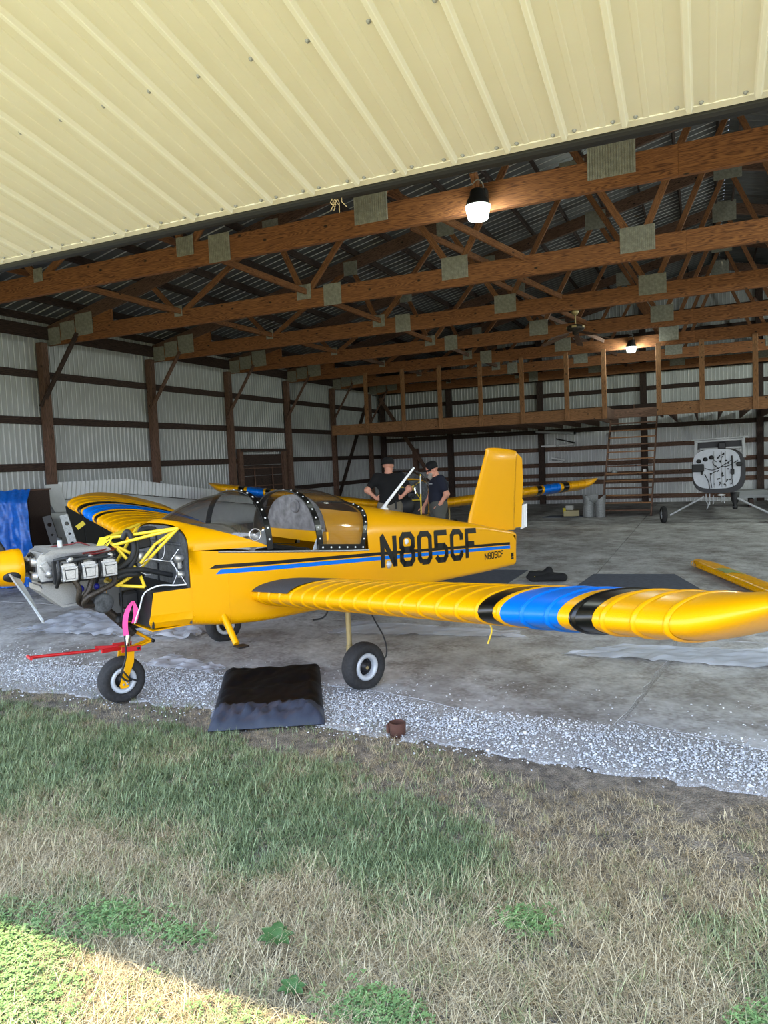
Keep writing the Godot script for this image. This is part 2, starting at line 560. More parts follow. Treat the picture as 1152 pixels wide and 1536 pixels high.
func build_hangar():
	# ------------------------------------------------ left wall
	var wl := structure("wall_left", "left hangar wall of pale ribbed metal sheets on brown girts and posts")
	var sw := 0.9144
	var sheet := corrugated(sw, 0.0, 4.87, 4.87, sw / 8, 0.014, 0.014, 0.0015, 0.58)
	var nz := int(ceil((BACK - FRONT) / sw))
	for k in nz:
		var o := part(wl, "wall_sheet", sheet, M.wall_sheet)
		o.transform = Transform3D(Basis(Vector3(0, 0, -1), Vector3.UP, Vector3(1, 0, 0)), W(LEFT - 0.05, 0, FRONT + k * sw))
	for y in [3.74, 2.87, 2.0, 1.13, 0.26]:
		for k in range(-2, 6):
			if k == 5: board(wl, "girt", W(LEFT - 0.019, y - 0.07, 9.98 + k * 2.9), W(LEFT - 0.019, y - 0.07, BACK), 0.14, 0.038, M.dark)
			elif k == 2 and y < 2.3:
				board(wl, "girt", W(LEFT - 0.019, y - 0.07, 9.98 + k * 2.9), W(LEFT - 0.019, y - 0.07, 16.2), 0.14, 0.038, M.dark)
			else: board(wl, "girt", W(LEFT - 0.019, y - 0.07, 9.98 + k * 2.9), W(LEFT - 0.019, y - 0.07, 9.98 + k * 2.9 + 2.9), 0.14, 0.038, M.dark)
	for k in range(-2, 6):
		board(wl, "post", W(LEFT + 0.075, 0, 9.98 + k * 2.9 + 0.075), W(LEFT + 0.075, 4.26, 9.98 + k * 2.9 + 0.075), 0.15, 0.15, M.brown, Vector3.RIGHT, 0.008)
		if k >= 0:
			board(wl, "knee_brace", W(LEFT + 0.06, 3.06, 9.98 + k * 2.9 - 0.02), W(-10.72, 4.40, 9.98 + k * 2.9 + 0.3), 0.09, 0.04, M.brown if k != 0 else M.dark, Vector3.BACK)
	board(wl, "eave_board", W(LEFT - 0.02, 4.47, FRONT), W(LEFT - 0.02, 4.47, BACK), 0.24, 0.04, M.dark)
	board(wl, "corner_brace", W(LEFT + 0.02, 4.25, 24.7), W(LEFT + 0.02, 0.4, 21.75), 0.12, 0.04, M.dark, Vector3.RIGHT)
	# ------------------------------------------------ right wall and front wall (outside the picture, they close the room)
	var wr := structure("wall_right", "right hangar wall of pale ribbed metal sheets")
	for k in nz:
		var o := part(wr, "wall_sheet", sheet, M.wall_sheet)
		o.transform = Transform3D(Basis(Vector3(0, 0, 1), Vector3.UP, Vector3(-1, 0, 0)), W(RIGHT + 0.05, 0, FRONT + (k + 1) * sw))
	for y in [3.74, 2.87, 2.0, 1.13, 0.26]:
		board(wr, "girt", W(RIGHT + 0.019, y - 0.07, FRONT), W(RIGHT + 0.019, y - 0.07, BACK), 0.14, 0.038, M.dark)
	for k in range(-2, 6):
		board(wr, "post", W(RIGHT - 0.075, 0, 9.98 + k * 2.9 + 0.075), W(RIGHT - 0.075, 4.26, 9.98 + k * 2.9 + 0.075), 0.15, 0.15, M.brown, Vector3.RIGHT, 0.008)
	var wf := structure("wall_front", "front hangar wall above and beside the open door")
	var a := LEFT
	while a < RIGHT - 0.2:
		var full := a < -10.6 or a > 11.4
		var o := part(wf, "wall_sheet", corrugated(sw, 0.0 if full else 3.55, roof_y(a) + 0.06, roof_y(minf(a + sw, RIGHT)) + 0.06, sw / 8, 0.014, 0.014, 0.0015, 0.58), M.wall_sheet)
		o.transform = Transform3D(Basis(Vector3(1, 0, 0), Vector3.UP, Vector3(0, 0, 1)), W(a, 0, FRONT + 0.06))
		a += sw
	var fls := MB.new()
	fls.box(Transform3D(Basis(), W(ROOF_X, 3.62, FRONT + 0.03)), Vector3(RIGHT - LEFT, 0.34, 0.03), 0.004)
	part(wf, "hinge_flashing", fls, M.seal)
	board(wf, "header_beam", W(LEFT, 3.70, FRONT + 0.15), W(RIGHT, 3.70, FRONT + 0.15), 0.3, 0.1, M.brown)
	# ------------------------------------------------ back wall
	var wb := structure("wall_back", "back hangar wall of pale ribbed metal sheets on brown girts and posts")
	a = LEFT - 0.05
	while a < RIGHT:
		var top_a := roof_y(a) + 0.06
		var top_b := roof_y(a + sw) + 0.06
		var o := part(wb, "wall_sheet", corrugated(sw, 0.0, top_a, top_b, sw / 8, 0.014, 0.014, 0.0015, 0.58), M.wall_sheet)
		o.transform = Transform3D(Basis(Vector3(1, 0, 0), Vector3.UP, Vector3(0, 0, 1)), W(a, 0, BACK + 0.05))
		a += sw
	for y in [0.28, 0.80, 1.06, 1.43, 1.98, 2.60, 3.20, 3.85, 4.43, 5.0, 5.6, 6.2, 6.8]:
		var x0 := LEFT
		if y > 4.6: x0 = LEFT + (y - 4.75) / SL
		var x1 := 2 * ROOF_X - x0
		board(wb, "girt", W(x0, y - 0.075, BACK + 0.02), W(ROOF_X, y - 0.075, BACK + 0.02), 0.145, 0.04, M.brown if y < 2.2 else M.dark)
		board(wb, "girt", W(ROOF_X, y - 0.075, BACK + 0.02), W(x1, y - 0.075, BACK + 0.02), 0.145, 0.04, M.brown if y < 2.2 else M.dark)
	for x in [-11.40, -8.71, -5.36, -1.96, 1.45, 4.8, 8.2, 11.5]:
		board(wb, "post", W(x + 0.09, 0, BACK - 0.08), W(x + 0.09, roof_y(x) - 0.1, BACK - 0.08), 0.2, 0.16, M.dark, Vector3.RIGHT, 0.008)
	board(wb, "short_post", W(-10.0, 0, BACK - 0.12), W(-10.0, 2.18, BACK - 0.12), 0.2, 0.18, M.brown, Vector3.RIGHT)
	board(wb, "corner_brace", W(-11.35, 4.15, BACK - 0.18), W(-9.45, 1.2, BACK - 0.18), 0.14, 0.04, M.brown, Vector3.RIGHT)
	# ------------------------------------------------ roof: sheets and purlins
	var ce := structure("ceiling", "underside of the metal roof with dark purlins")
	var run := 12.4
	var len := run * sqrt(1 + SL * SL)
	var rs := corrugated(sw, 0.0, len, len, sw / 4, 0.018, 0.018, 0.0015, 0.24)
	for side in [-1, 1]:
		var along := Vector3(side, -SL, 0).normalized()   # from ridge to eave
		for k in nz + 1:
			var o := part(ce, "roof_sheet", rs, M.roof_sheet)
			var xa := Vector3(0, 0, side)
			o.transform = Transform3D(Basis(xa, along, xa.cross(along)), Vector3(ROOF_X, roof_y(ROOF_X) + 0.02, -(FRONT - 0.3) - sw * (k + (1 if side > 0 else 0))))
		for j in 17:
			var px: float = ROOF_X + side * (0.18 + j * 0.735)
			var py := roof_y(px) - 0.078
			var upn := Vector3(side * SL, 1, 0).normalized()
			board(ce, "purlin", W(px, py, FRONT), W(px, py, BACK), 0.14, 0.04, M.dark, upn)
	# ------------------------------------------------ trusses
	var first := make_truss()
	var lab := ["roof truss hidden just behind the dark lower tube of the raised door", "pine roof truss nearest the raised door, carrying the large bright lamp", "pine roof truss landing on the left wall post nearest the camera", "pine roof truss with the bronze ceiling fan hanging under its bottom beam", "pine roof truss passing directly behind the blades of the ceiling fan", "pine roof truss from which the loft hangers and the small far lamp hang", "brown shadowed roof truss just behind the loft hangers", "last dark roof truss, directly before the back wall"]
	for k in 8:
		var t: Node3D = first
		if k > 0:
			t = first.duplicate()
			t.name = numbered("roof_truss")
			add_child(t)
		t.position = W(0, 4.24, 4.54 + k * 2.9)
		tag(t, lab[k], "roof truss", "roof trusses across the hangar")
	# diagonal bracing between the trusses
	for k in range(1, 7):
		var z := 4.54 + k * 2.9
		for q in [[-9.3, -8.3], [-6.9, -5.8], [-4.0, -2.3], [1.2, 2.6]]:
			var o := board(self, "truss_brace", W(q[0], 4.24 + 0.35 + SL * (q[0] + 11.9) * 0.35, z + 0.05), W(q[1], 4.5, z + 2.87), 0.09, 0.04, M.pine_web if k < 4 else M.brown)
			var col: String = ["near the left wall", "left of the middle", "near the middle of the hangar", "right of the ridge"][[-9.3, -6.9, -4.0, 1.2].find(q[0])]
			var row: String = ["behind the first visible", "behind the second", "behind the third, fan-carrying", "behind the fourth", "behind the lamp and loft", "behind the shadowed sixth"][k - 1]
			tag(o, "slender diagonal brace " + row + " roof truss, " + col, "brace", "diagonal braces between the roof trusses")
	# ------------------------------------------------ loft over the back of the hangar
	var lf := structure("trim_1", "timber loft with pine edge beam and hangers along the back wall")
	var zf := 19.0
	board(lf, "edge_beam", W(-10.05, 2.715, zf), W(-2.26, 2.715, zf), 0.29, 0.045, M.stud)
	board(lf, "edge_beam", W(-1.02, 2.715, zf), W(5.4, 2.715, zf), 0.29, 0.045, M.stud)
	board(lf, "edge_beam", W(5.4, 2.715, zf), W(RIGHT - 0.2, 2.715, zf), 0.29, 0.045, M.stud)
	for x in [-8.88, -7.74, -6.65, -5.5, -4.38, -3.23, -2.31, -1.03, -0.07, 1.06, 2.2, 3.3, 4.5, 5.7, 6.9, 8.1, 9.3]:
		board(lf, "hanger", W(x, 2.57, zf - 0.06), W(x, 4.30, zf - 0.06), 0.115, 0.04, M.stud, Vector3.RIGHT)
	board(lf, "trimmer", W(-2.27, 2.715, zf), W(-2.27, 2.715, zf + 1.5), 0.29, 0.045, M.brown)
	board(lf, "trimmer", W(-1.03, 2.715, zf), W(-1.03, 2.715, zf + 1.5), 0.29, 0.045, M.brown)
	board(lf, "header", W(-2.27, 2.74, zf + 1.5), W(-1.03, 2.74, zf + 1.5), 0.24, 0.045, M.brown)
	var jx := -10.0
	while jx < RIGHT - 0.4:
		if jx < -2.3 or jx > -1.0: board(lf, "joist", W(jx, 2.72, zf + 0.03), W(jx, 2.72, BACK - 0.15), 0.24, 0.04, M.brown)
		jx += 0.61
	board(lf, "ledger", W(LEFT + 0.2, 3.13, BACK - 0.2), W(ROOF_X, 3.13, BACK - 0.2), 0.26, 0.04, M.dark)
	board(lf, "ledger", W(ROOF_X, 3.13, BACK - 0.2), W(RIGHT - 0.2, 3.13, BACK - 0.2), 0.26, 0.04, M.dark)
	jx = -10.2
	while jx < 5.0:
		board(lf, "ledger_block", W(jx, 2.98, BACK - 0.26), W(jx, 3.26, BACK - 0.26), 0.06, 0.04, M.brown, Vector3.RIGHT)
		jx += 1.15
	# ------------------------------------------------ raised door: cream ribbed outer face turned down, rising towards the camera
	build_raised_door()
	# ------------------------------------------------ dark side door in the left wall
	var d2 := structure("door_2", "dark brown plank door in the left wall behind the windshield")
	board(d2, "door_frame", W(LEFT + 0.06, 0, 16.24), W(LEFT + 0.06, 2.25, 16.24), 0.1, 0.16, M.brown, Vector3.RIGHT)
	board(d2, "door_frame", W(LEFT + 0.06, 0, 18.44), W(LEFT + 0.06, 2.25, 18.44), 0.1, 0.16, M.brown, Vector3.RIGHT)
	board(d2, "door_frame", W(LEFT + 0.06, 2.22, 16.2), W(LEFT + 0.06, 2.22, 18.5), 0.08, 0.14, M.dark)
	for k in 7:
		board(d2, "door_plank", W(LEFT - 0.02, 0.16 + k * 0.3, 16.28), W(LEFT - 0.02, 0.16 + k * 0.3, 18.4), 0.29, 0.04, M.dark, Vector3.UP, 0.01)
	for k in 2:
		board(d2, "door_rail", W(LEFT + 0.05, 0.1, 16.9 + k * 0.9), W(LEFT + 0.05, 1.75, 16.9 + k * 0.9), 0.035, 0.03, M.brown, Vector3.RIGHT)
	board(d2, "door_rail", W(LEFT + 0.05, 1.72, 16.35), W(LEFT + 0.05, 1.72, 18.35), 0.03, 0.03, M.brown)
	board(d2, "door_rail", W(LEFT + 0.05, 1.22, 16.35), W(LEFT + 0.05, 1.22, 18.35), 0.03, 0.03, M.brown)

func gusset(parent: Node, x: float, y: float, w: float, h: float, z := 0.045, tilt := 0.0):
	var mb := MB.new()
	var n := int(maxf(5, w / 0.024))
	var st := w / n
	for k in n:     # pressed ridges
		mb.box(Transform3D(Basis(), Vector3(-w / 2 + (k + 0.5) * st, 0, 0)), Vector3(st * 0.72, h, 0.008), 0.002)
	mb.box(Transform3D(Basis(), Vector3(0, 0, -0.003)), Vector3(w, h, 0.004))
	var o := part(parent, "gusset_plate", mb, M.plate)
	o.transform = Transform3D(Basis(Vector3(0, 0, 1), tilt), Vector3(x, y, z))

func make_truss() -> Node3D:
	var t := Node3D.new()
	t.name = numbered("roof_truss")
	add_child(t)
	var by := 0.145
	board(t, "bottom_chord", Vector3(-11.9, by, 0), Vector3(-5.33, by, 0), 0.285, 0.07, M.pine)
	board(t, "bottom_chord", Vector3(-5.33, by, 0), Vector3(-0.2, by, 0), 0.285, 0.07, M.pine)
	board(t, "bottom_chord", Vector3(-0.2, by, 0), Vector3(6.2, by, 0), 0.285, 0.07, M.pine)
	board(t, "bottom_chord", Vector3(6.2, by, 0), Vector3(12.8, by, 0), 0.285, 0.07, M.pine)
	var ty := func(x): return roof_y(x) - 4.24 - 0.30       # centre of the top chord
	var eave_l := -11.95
	board(t, "top_chord", Vector3(eave_l, ty.call(eave_l), 0), Vector3(-5.4, ty.call(-5.4), 0), 0.235, 0.06, M.brown)
	board(t, "top_chord", Vector3(-5.4, ty.call(-5.4), 0), Vector3(ROOF_X, ty.call(ROOF_X), 0), 0.235, 0.06, M.brown)
	board(t, "top_chord", Vector3(ROOF_X, ty.call(ROOF_X), 0), Vector3(6.3, ty.call(6.3), 0), 0.235, 0.06, M.brown)
	board(t, "top_chord", Vector3(6.3, ty.call(6.3), 0), Vector3(12.85, ty.call(12.85), 0), 0.235, 0.06, M.brown)
	var bot := [-8.36, -5.84, -3.31, -0.79, 1.69, 4.21, 6.74, 9.26]
	var top := [-8.95, -6.4, -4.4, -2.06, ROOF_X, 2.96, 5.3, 7.3, 9.85]
	for i in bot.size():
		board(t, "web", Vector3(bot[i] - 0.03, 0.22, -0.006), Vector3(top[i], ty.call(top[i]) - 0.05, -0.008), 0.045, 0.09, M.pine_web, Vector3.BACK)
		board(t, "web", Vector3(bot[i] + 0.03, 0.22, 0.004), Vector3(top[i + 1], ty.call(top[i + 1]) - 0.05, 0.006), 0.045, 0.09, M.pine_web, Vector3.BACK)
	for q in [[-8.36, 0.27, 0.17, 0.18], [-5.84, 0.26, 0.26, 0.23], [-3.31, 0.27, 0.40, 0.32], [-0.79, 0.27, 0.44, 0.33], [1.69, 0.27, 0.44, 0.33], [4.21, 0.27, 0.40, 0.32], [6.74, 0.26, 0.26, 0.23], [9.26, 0.27, 0.17, 0.18], [-5.33, 0.16, 0.31, 0.33], [6.2, 0.16, 0.31, 0.33]]:
		gusset(t, q[0], q[1], q[2], q[3])
	for q in [[-6.4, 0.3], [-4.4, 0.34], [-2.06, 0.42], [ROOF_X, 0.5], [2.96, 0.42], [5.3, 0.34]]:
		gusset(t, q[0], ty.call(q[0]) - 0.08, q[1], q[1] * 0.9)
	for s in [0, 1]:
		for q in [[-11.36, 0.17, 0.36, 0.32], [-10.98, 0.24, 0.36, 0.33], [-10.56, 0.31, 0.42, 0.40]]:
			gusset(t, q[0] if s == 0 else 2 * ROOF_X - q[0], q[1], q[2], q[3], 0.045, 0.03 if s == 0 else -0.03)
	board(t, "heel_block", Vector3(-10.36, 0.44, 0), Vector3(-9.9, 0.44, 0), 0.3, 0.05, M.pine)
	board(t, "heel_block", Vector3(10.9, 0.44, 0), Vector3(11.4, 0.44, 0), 0.3, 0.05, M.pine)
	return t

func build_raised_door():
	var d := Node3D.new()
	d.name = "door_1"
	add_child(d)
	tag(d, "raised cream ribbed metal hangar door hanging over the grass, dark tube on its inner edge", "", "", "structure")
	var tilt := deg_to_rad(12.66)
	var L := 3.42
	# own axes: x along the hangar, y from the inner edge outwards (up the door), z down-facing outer face
	var back := Vector3(0, sin(tilt), cos(tilt))
	var xa := Vector3(1, 0, 0)
	d.transform = Transform3D(Basis(xa, back, xa.cross(back)), Vector3(0, 3.412, -4.068))
	# underside faces -z of this frame
	var w := 0.9144
	var mb := MB.new()
	var xs := []
	for k in 3:
		var b := k * 0.3048
		# major rib at b, two low flat ribs between
		for q in [[0.0, 0.026], [0.008, 0.026], [0.021, 0.0], [0.088, 0.0], [0.093, 0.004], [0.117, 0.004], [0.122, 0.0], [0.182, 0.0], [0.187, 0.004], [0.211, 0.004], [0.216, 0.0], [0.2838, 0.0], [0.2968, 0.026]]:
			xs.append([b + q[0], q[1]])
	xs.append([w, 0.026])
	var lo := PackedVector3Array()
	var hi := PackedVector3Array()
	for q in xs:
		lo.push_back(Vector3(q[0], 0.03, q[1]))
		hi.push_back(Vector3(q[0], L, q[1]))
	mb.slab([lo, hi], Vector3(0, 0, 0.002), -1)
	var sheet := mb.mesh()
	var x := 0.2492 - 13 * w
	while x < 10.6:
		var o := part(d, "door_panel", sheet, M.cream)
		o.position = Vector3(x, 0, 0)
		x += w
	# closed ends of the ribs and screws
	var ends := MB.new()
	var scr := MB.new()
	x = 0.2492 - 24 * 0.3048
	while x < 3.5:
		ends.ball(Vector3(x, 0.032, 0.012), Vector3(0.016, 0.012, 0.016), 10, 6)
		for s in [-1, 1]: scr.lathe(Transform3D(Basis(Vector3(1, 0, 0), PI / 2), Vector3(x + s * 0.055, 0.055, 0.001)), [[0.0, 0.012], [0.006, 0.010], [0.011, 0.003], [0.013, 0.0]], 8)
		if int(round((x - 0.2492) / 0.3048)) % 1 == 0: scr.lathe(Transform3D(Basis(Vector3(1, 0, 0), PI / 2), Vector3(x - 0.04, 1.086, 0.001)), [[0.0, 0.012], [0.006, 0.010], [0.011, 0.003], [0.013, 0.0]], 8)
		x += 0.3048
	var rbm := MB.new()
	rbm.prism(Transform3D(Basis(Vector3(1, 0, 0), Vector3(0, 0, 1), Vector3(0, -1, 0)), Vector3(0, L / 2, 0)), PackedVector2Array([Vector2(-0.013, 0.0255), Vector2(-0.009, 0.0285), Vector2(0.009, 0.0285), Vector2(0.013, 0.0255)]), L - 0.06)
	var rib_mesh := rbm.mesh()
	x = 0.2492 - 36 * 0.3048
	while x < 10.6:
		var ro := part(d, "rib", rib_mesh, M.cream_rib_sheen)  # crest strip whose whiter colour paints the reflection on the rib
		ro.position = Vector3(x, 0, 0)
		x += 0.3048
	part(d, "rib_ends", ends, M.cream_rib_sheen, "", "stuff")
	part(d, "screws", scr, M.galv, "", "stuff")
	var tr := MB.new()
	tr.box(Transform3D(Basis(), Vector3(0, 0.012, 0.002)), Vector3(22.4, 0.05, 0.008), 0.002)
	tr.box(Transform3D(Basis(), Vector3(0, -0.012, -0.03)), Vector3(22.4, 0.006, 0.07), 0.002)
	part(d, "edge_trim", tr, M.cream)
	# rubber-covered tube along the inner edge
	var tb := MB.new()
	var prof := PackedVector2Array()
	for k in 20:
		var an := TAU * k / 20
		prof.push_back(Vector2(-0.075 + 0.062 * cos(an), -0.055 + 0.075 * sin(an)))
	tb.prism(Transform3D(Basis(Vector3(0, 1, 0), Vector3(0, 0, 1), Vector3(1, 0, 0)), Vector3.ZERO), prof, 22.4)
	part(d, "edge_tube", tb, M.seal)
	# frame and inner skin on the upper side
	for yy in [0.12, 1.2, 2.3, 3.35]:
		var fb := MB.new()
		fb.box(Transform3D(Basis(), Vector3(0, yy, -0.09)), Vector3(22.4, 0.1, 0.15), 0.005)
		part(d, "frame_rail", fb, M.steel_dark)
	var sk := MB.new()
	sk.box(Transform3D(Basis(), Vector3(0, L / 2, -0.17)), Vector3(22.4, L, 0.01))
	part(d, "inner_skin", sk, M.wall_sheet)
	# a wisp of bird's nest straw caught on the tube
	var stw := MB.new()
	for k in 7:
		var p := Vector3(rng.randf_range(-0.02, 0.02), 0, rng.randf_range(-0.01, 0.01))
		var pts := [p]
		for j in 3:
			p += Vector3(rng.randf_range(-0.035, 0.04), rng.randf_range(-0.05, -0.015), 0.01)
			pts.append(p)
		stw.tube(pts, 0.0022, 4)
	var so := part(self, "straw_wisp", stw, mat(Color(0.75, 0.66, 0.48), 0.9))
	so.position = W(-2.08, 3.41, 4.14)
	tag(so, "small wisp of pale straw dangling from the dark tube of the raised door", "straw")

# ==================================================================== ground, slab, gravel, grass
func wobble_poly(pts: Array, step: float, amp: float, sd: int) -> PackedVector2Array:
	var r := RandomNumberGenerator.new()
	r.seed = sd
	var out := PackedVector2Array()
	for i in pts.size():
		var a: Vector2 = pts[i]
		var b: Vector2 = pts[(i + 1) % pts.size()]
		var n := int(maxf(1, a.distance_to(b) / step))
		for k in n:
			var p := a.lerp(b, float(k) / n)
			if k > 0 and n < 260: p += Vector2(r.randf_range(-amp, amp), r.randf_range(-amp, amp))
			out.push_back(p)
	return out

func slab_piece(parent: Node, pts: Array, sd: int, y := 0.0, amp := 0.012, step := 0.12):
	var mb := MB.new()
	# polygon in (x, depth) laid flat, top at y
	mb.prism(Transform3D(Basis(Vector3(1, 0, 0), Vector3(0, 0, -1), Vector3(0, 1, 0)), Vector3(0, y - 0.05, 0)), wobble_poly(pts, step, amp, sd), 0.1)
	part(parent, "slab", mb, M.concrete)

func build_ground():
	var gr := structure("ground", "soil and grassy field in front of the hangar")
	var mb := MB.new()
	mb.quad(W(-9, -0.02, 0.2), W(-9, -0.02, 4.9), W(4, -0.02, 4.9), W(4, -0.02, 0.2))
	part(gr, "soil", mb, M.soil)
	mb = MB.new()
	for q in [[-70, -80, 70, 0.2], [-70, 0.2, -9, 60], [4, 0.2, 70, 4.6], [12.6, 4.6, 70, 60], [-11.6, 25.8, 12.6, 60]]:
		mb.quad(W(q[0], -0.024, q[1]), W(q[0], -0.024, q[3]), W(q[2], -0.024, q[3]), W(q[2], -0.024, q[1]))
	part(gr, "field", mb, M.field)
	mb = MB.new()
	mb.quad(W(-9, -0.012, 3.98), W(-9, -0.012, 6.5), W(4, -0.012, 6.5), W(4, -0.012, 3.98))
	# a ragged front edge for the gravel
	mb = MB.new()
	mb.prism(Transform3D(Basis(Vector3(1, 0, 0), Vector3(0, 0, -1), Vector3(0, 1, 0)), Vector3(0, -0.015, 0)), wobble_poly([Vector2(-9, 4.15), Vector2(-5.2, 4.12), Vector2(-3.3, 4.22), Vector2(-1.8, 4.12), Vector2(-0.6, 4.03), Vector2(0.3, 3.95), Vector2(4, 4.0), Vector2(4, 7.5), Vector2(-9, 7.5)], 0.06, 0.05, 5), 0.02)
	part(gr, "gravel_bed", mb, M.gravel_bed)
	var fl := structure("floor", "worn grey concrete hangar floor of large slabs with cracked joints")
	# front slabs, edges and crack measured on the ground
	slab_piece(fl, [Vector2(-12, 4.6), Vector2(-6.2, 4.62), Vector2(-4.4, 4.86), Vector2(-3.0, 4.95), Vector2(-2.35, 4.90), Vector2(-1.88, 4.80), Vector2(-1.28, 4.59), Vector2(-0.82, 4.49), Vector2(-0.60, 4.52), Vector2(-0.53, 4.87), Vector2(-0.47, 5.25), Vector2(-0.40, 5.8), Vector2(-0.31, 6.31), Vector2(-0.30, 7.05), Vector2(-1.44, 7.08), Vector2(-12, 7.05)], 1)
	slab_piece(fl, [Vector2(-0.50, 4.80), Vector2(-0.24, 4.70), Vector2(0.05, 4.62), Vector2(0.30, 4.54), Vector2(3, 4.5), Vector2(12.5, 4.5), Vector2(12.5, 7.05), Vector2(-0.26, 7.05), Vector2(-0.25, 6.33), Vector2(-0.35, 5.8), Vector2(-0.43, 5.25)], 2)
	# small broken bits in the joint
	for q in [[-0.45, 5.0, 0.06, 0.1], [-0.42, 5.16, 0.05, 0.08], [-0.385, 5.5, 0.03, 0.16], [-0.36, 5.75, 0.04, 0.14], [-0.32, 6.1, 0.035, 0.12]]:
		slab_piece(fl, [Vector2(q[0] - q[2] / 2, q[1] - q[3] / 2), Vector2(q[0] + q[2] / 2, q[1] - q[3] / 3), Vector2(q[0] + q[2] * 0.6, q[1] + q[3] / 2), Vector2(q[0] - q[2] / 3, q[1] + q[3] / 2)], int(q[1] * 100), -0.008, 0.006, 0.04)
	var cuts := [7.07, 10.2, 13.3, 16.4, 19.5, 22.6, 25.8]
	var xs := [-11.7, -7.6, -4.5, -1.46, 1.6, 4.7, 7.8, 12.6]
	for k in cuts.size() - 1:
		for i in xs.size() - 1:
			slab_piece(fl, [Vector2(xs[i] + 0.006, cuts[k] + 0.006), Vector2(xs[i + 1] - 0.006, cuts[k] + 0.006), Vector2(xs[i + 1] - 0.006, cuts[k + 1] - 0.006), Vector2(xs[i] + 0.006, cuts[k + 1] - 0.006)], k * 10 + i, 0.0, 0.004, 0.3)
	# dark bed under the joints
	mb = MB.new()
	mb.quad(W(-11.7, -0.03, 7.0), W(-11.7, -0.03, 25.8), W(12.6, -0.03, 25.8), W(12.6, -0.03, 7.0))
	part(fl, "joint_filler", mb, M.soil)
	gravel()
	grass()

func multi(n: String, mesh: Mesh, mat_: Material, xf: Array, cols: PackedColorArray, label: String, cat: String):
	var mm := MultiMesh.new()
	mm.transform_format = MultiMesh.TRANSFORM_3D
	mm.use_colors = true
	mm.mesh = mesh
	mm.instance_count = xf.size()
	for i in xf.size():
		mm.set_instance_transform(i, xf[i])
		mm.set_instance_color(i, cols[i])
	var o := MultiMeshInstance3D.new()
	o.name = numbered(n)
	o.multimesh = mm
	o.material_override = mat_
	add_child(o)
	tag(o, label, cat, "", "stuff")

func gravel():
	var r := RandomNumberGenerator.new()
	r.seed = 77
	var nz := FastNoiseLite.new()
	nz.seed = 4
	nz.frequency = 0.9
	for variant in 3:
		var mb := MB.new()
		mb.colored = true
		var pts := []
		var base := [Vector3(0.5, 0.05, 0.1), Vector3(0.15, 0.1, 0.45), Vector3(-0.4, 0.05, 0.3), Vector3(-0.5, 0.1, -0.15), Vector3(-0.1, 0.05, -0.5), Vector3(0.4, 0.1, -0.35)]
		var ring1 := PackedVector3Array()
		var ring2 := PackedVector3Array()
		for p in base:
			ring1.push_back(p * r.randf_range(0.8, 1.1) + Vector3(0, -0.25, 0))
			ring2.push_back(p * r.randf_range(0.55, 0.8) + Vector3(0, r.randf_range(0.15, 0.35), 0))
		mb.loft([ring1, ring2], false, true, true, -1)
		var xf := []
		var cols := PackedColorArray()
		for i in 8500:
			var x := r.randf_range(-7.2, 1.4)
			var zc := lerpf(4.55, 4.28, clampf((x + 3.0) / 3.4, 0, 1))
			var z := r.randfn(zc, 0.20)
			if z < 3.95 or z > (5.0 if x < -2.0 else 4.72): continue
			if i % 29 == 0: z = r.randf_range(3.85, 5.4)
			if i % 5 == 0 and x < -3.0: z += 0.25
			if nz.get_noise_2d(x, z) < -0.25 and i % 3: continue
			var s := r.randf_range(0.005, 0.015) * (1.8 if i % 43 == 0 else 1.0)
			xf.append(Transform3D(Basis.from_euler(Vector3(r.randf() * 0.8, r.randf() * TAU, r.randf() * 0.8)).scaled(Vector3(s, s * 0.8, s)), W(x, s * 0.15, z)))
			var w := r.randf_range(0.34, 0.74)
			cols.push_back(Color(w * 0.95, w * 0.97, w))
		multi("gravel", mb.mesh(), M.stone, xf, cols, ["loose pale crushed stone along the front edge of the concrete", "pale chips of crushed stone mixed into the gravel strip", "small white stones scattered over the gravel strip"][variant], "gravel")

func clump(r: RandomNumberGenerator, blades: int, h0: float, h1: float, lean0: float, lean1: float, w: float, spread: float) -> ArrayMesh:
	var mb := MB.new()
	mb.colored = true
	for b in blades:
		var a := r.randf() * TAU
		var dir := Vector3(cos(a), 0, sin(a))
		var side := Vector3(-sin(a), 0, cos(a))
		var p := Vector3(r.randf_range(-spread, spread), -0.01, r.randf_range(-spread, spread))
		var h := r.randf_range(h0, h1)
		var lean := r.randf_range(lean0, lean1)
		var sh := r.randf_range(0.5, 1.4)
		mb.col = Color(sh, sh, sh * 0.95)
		var prev := p
		var pw := w
		var segs := 3
		for k in segs:
			var t := float(k + 1) / segs
			var ang := lean * t
			var nx := prev + (dir * sin(ang) + Vector3.UP * cos(ang)) * h / segs
			var nw := w * (1.0 - t * 0.9)
			if k == segs - 1: mb.tri(prev - side * pw, prev + side * pw, nx, 2)
			else: mb.quad(prev - side * pw, prev + side * pw, nx + side * nw, nx - side * nw, 2)
			prev = nx
			pw = nw
	return mb.mesh()

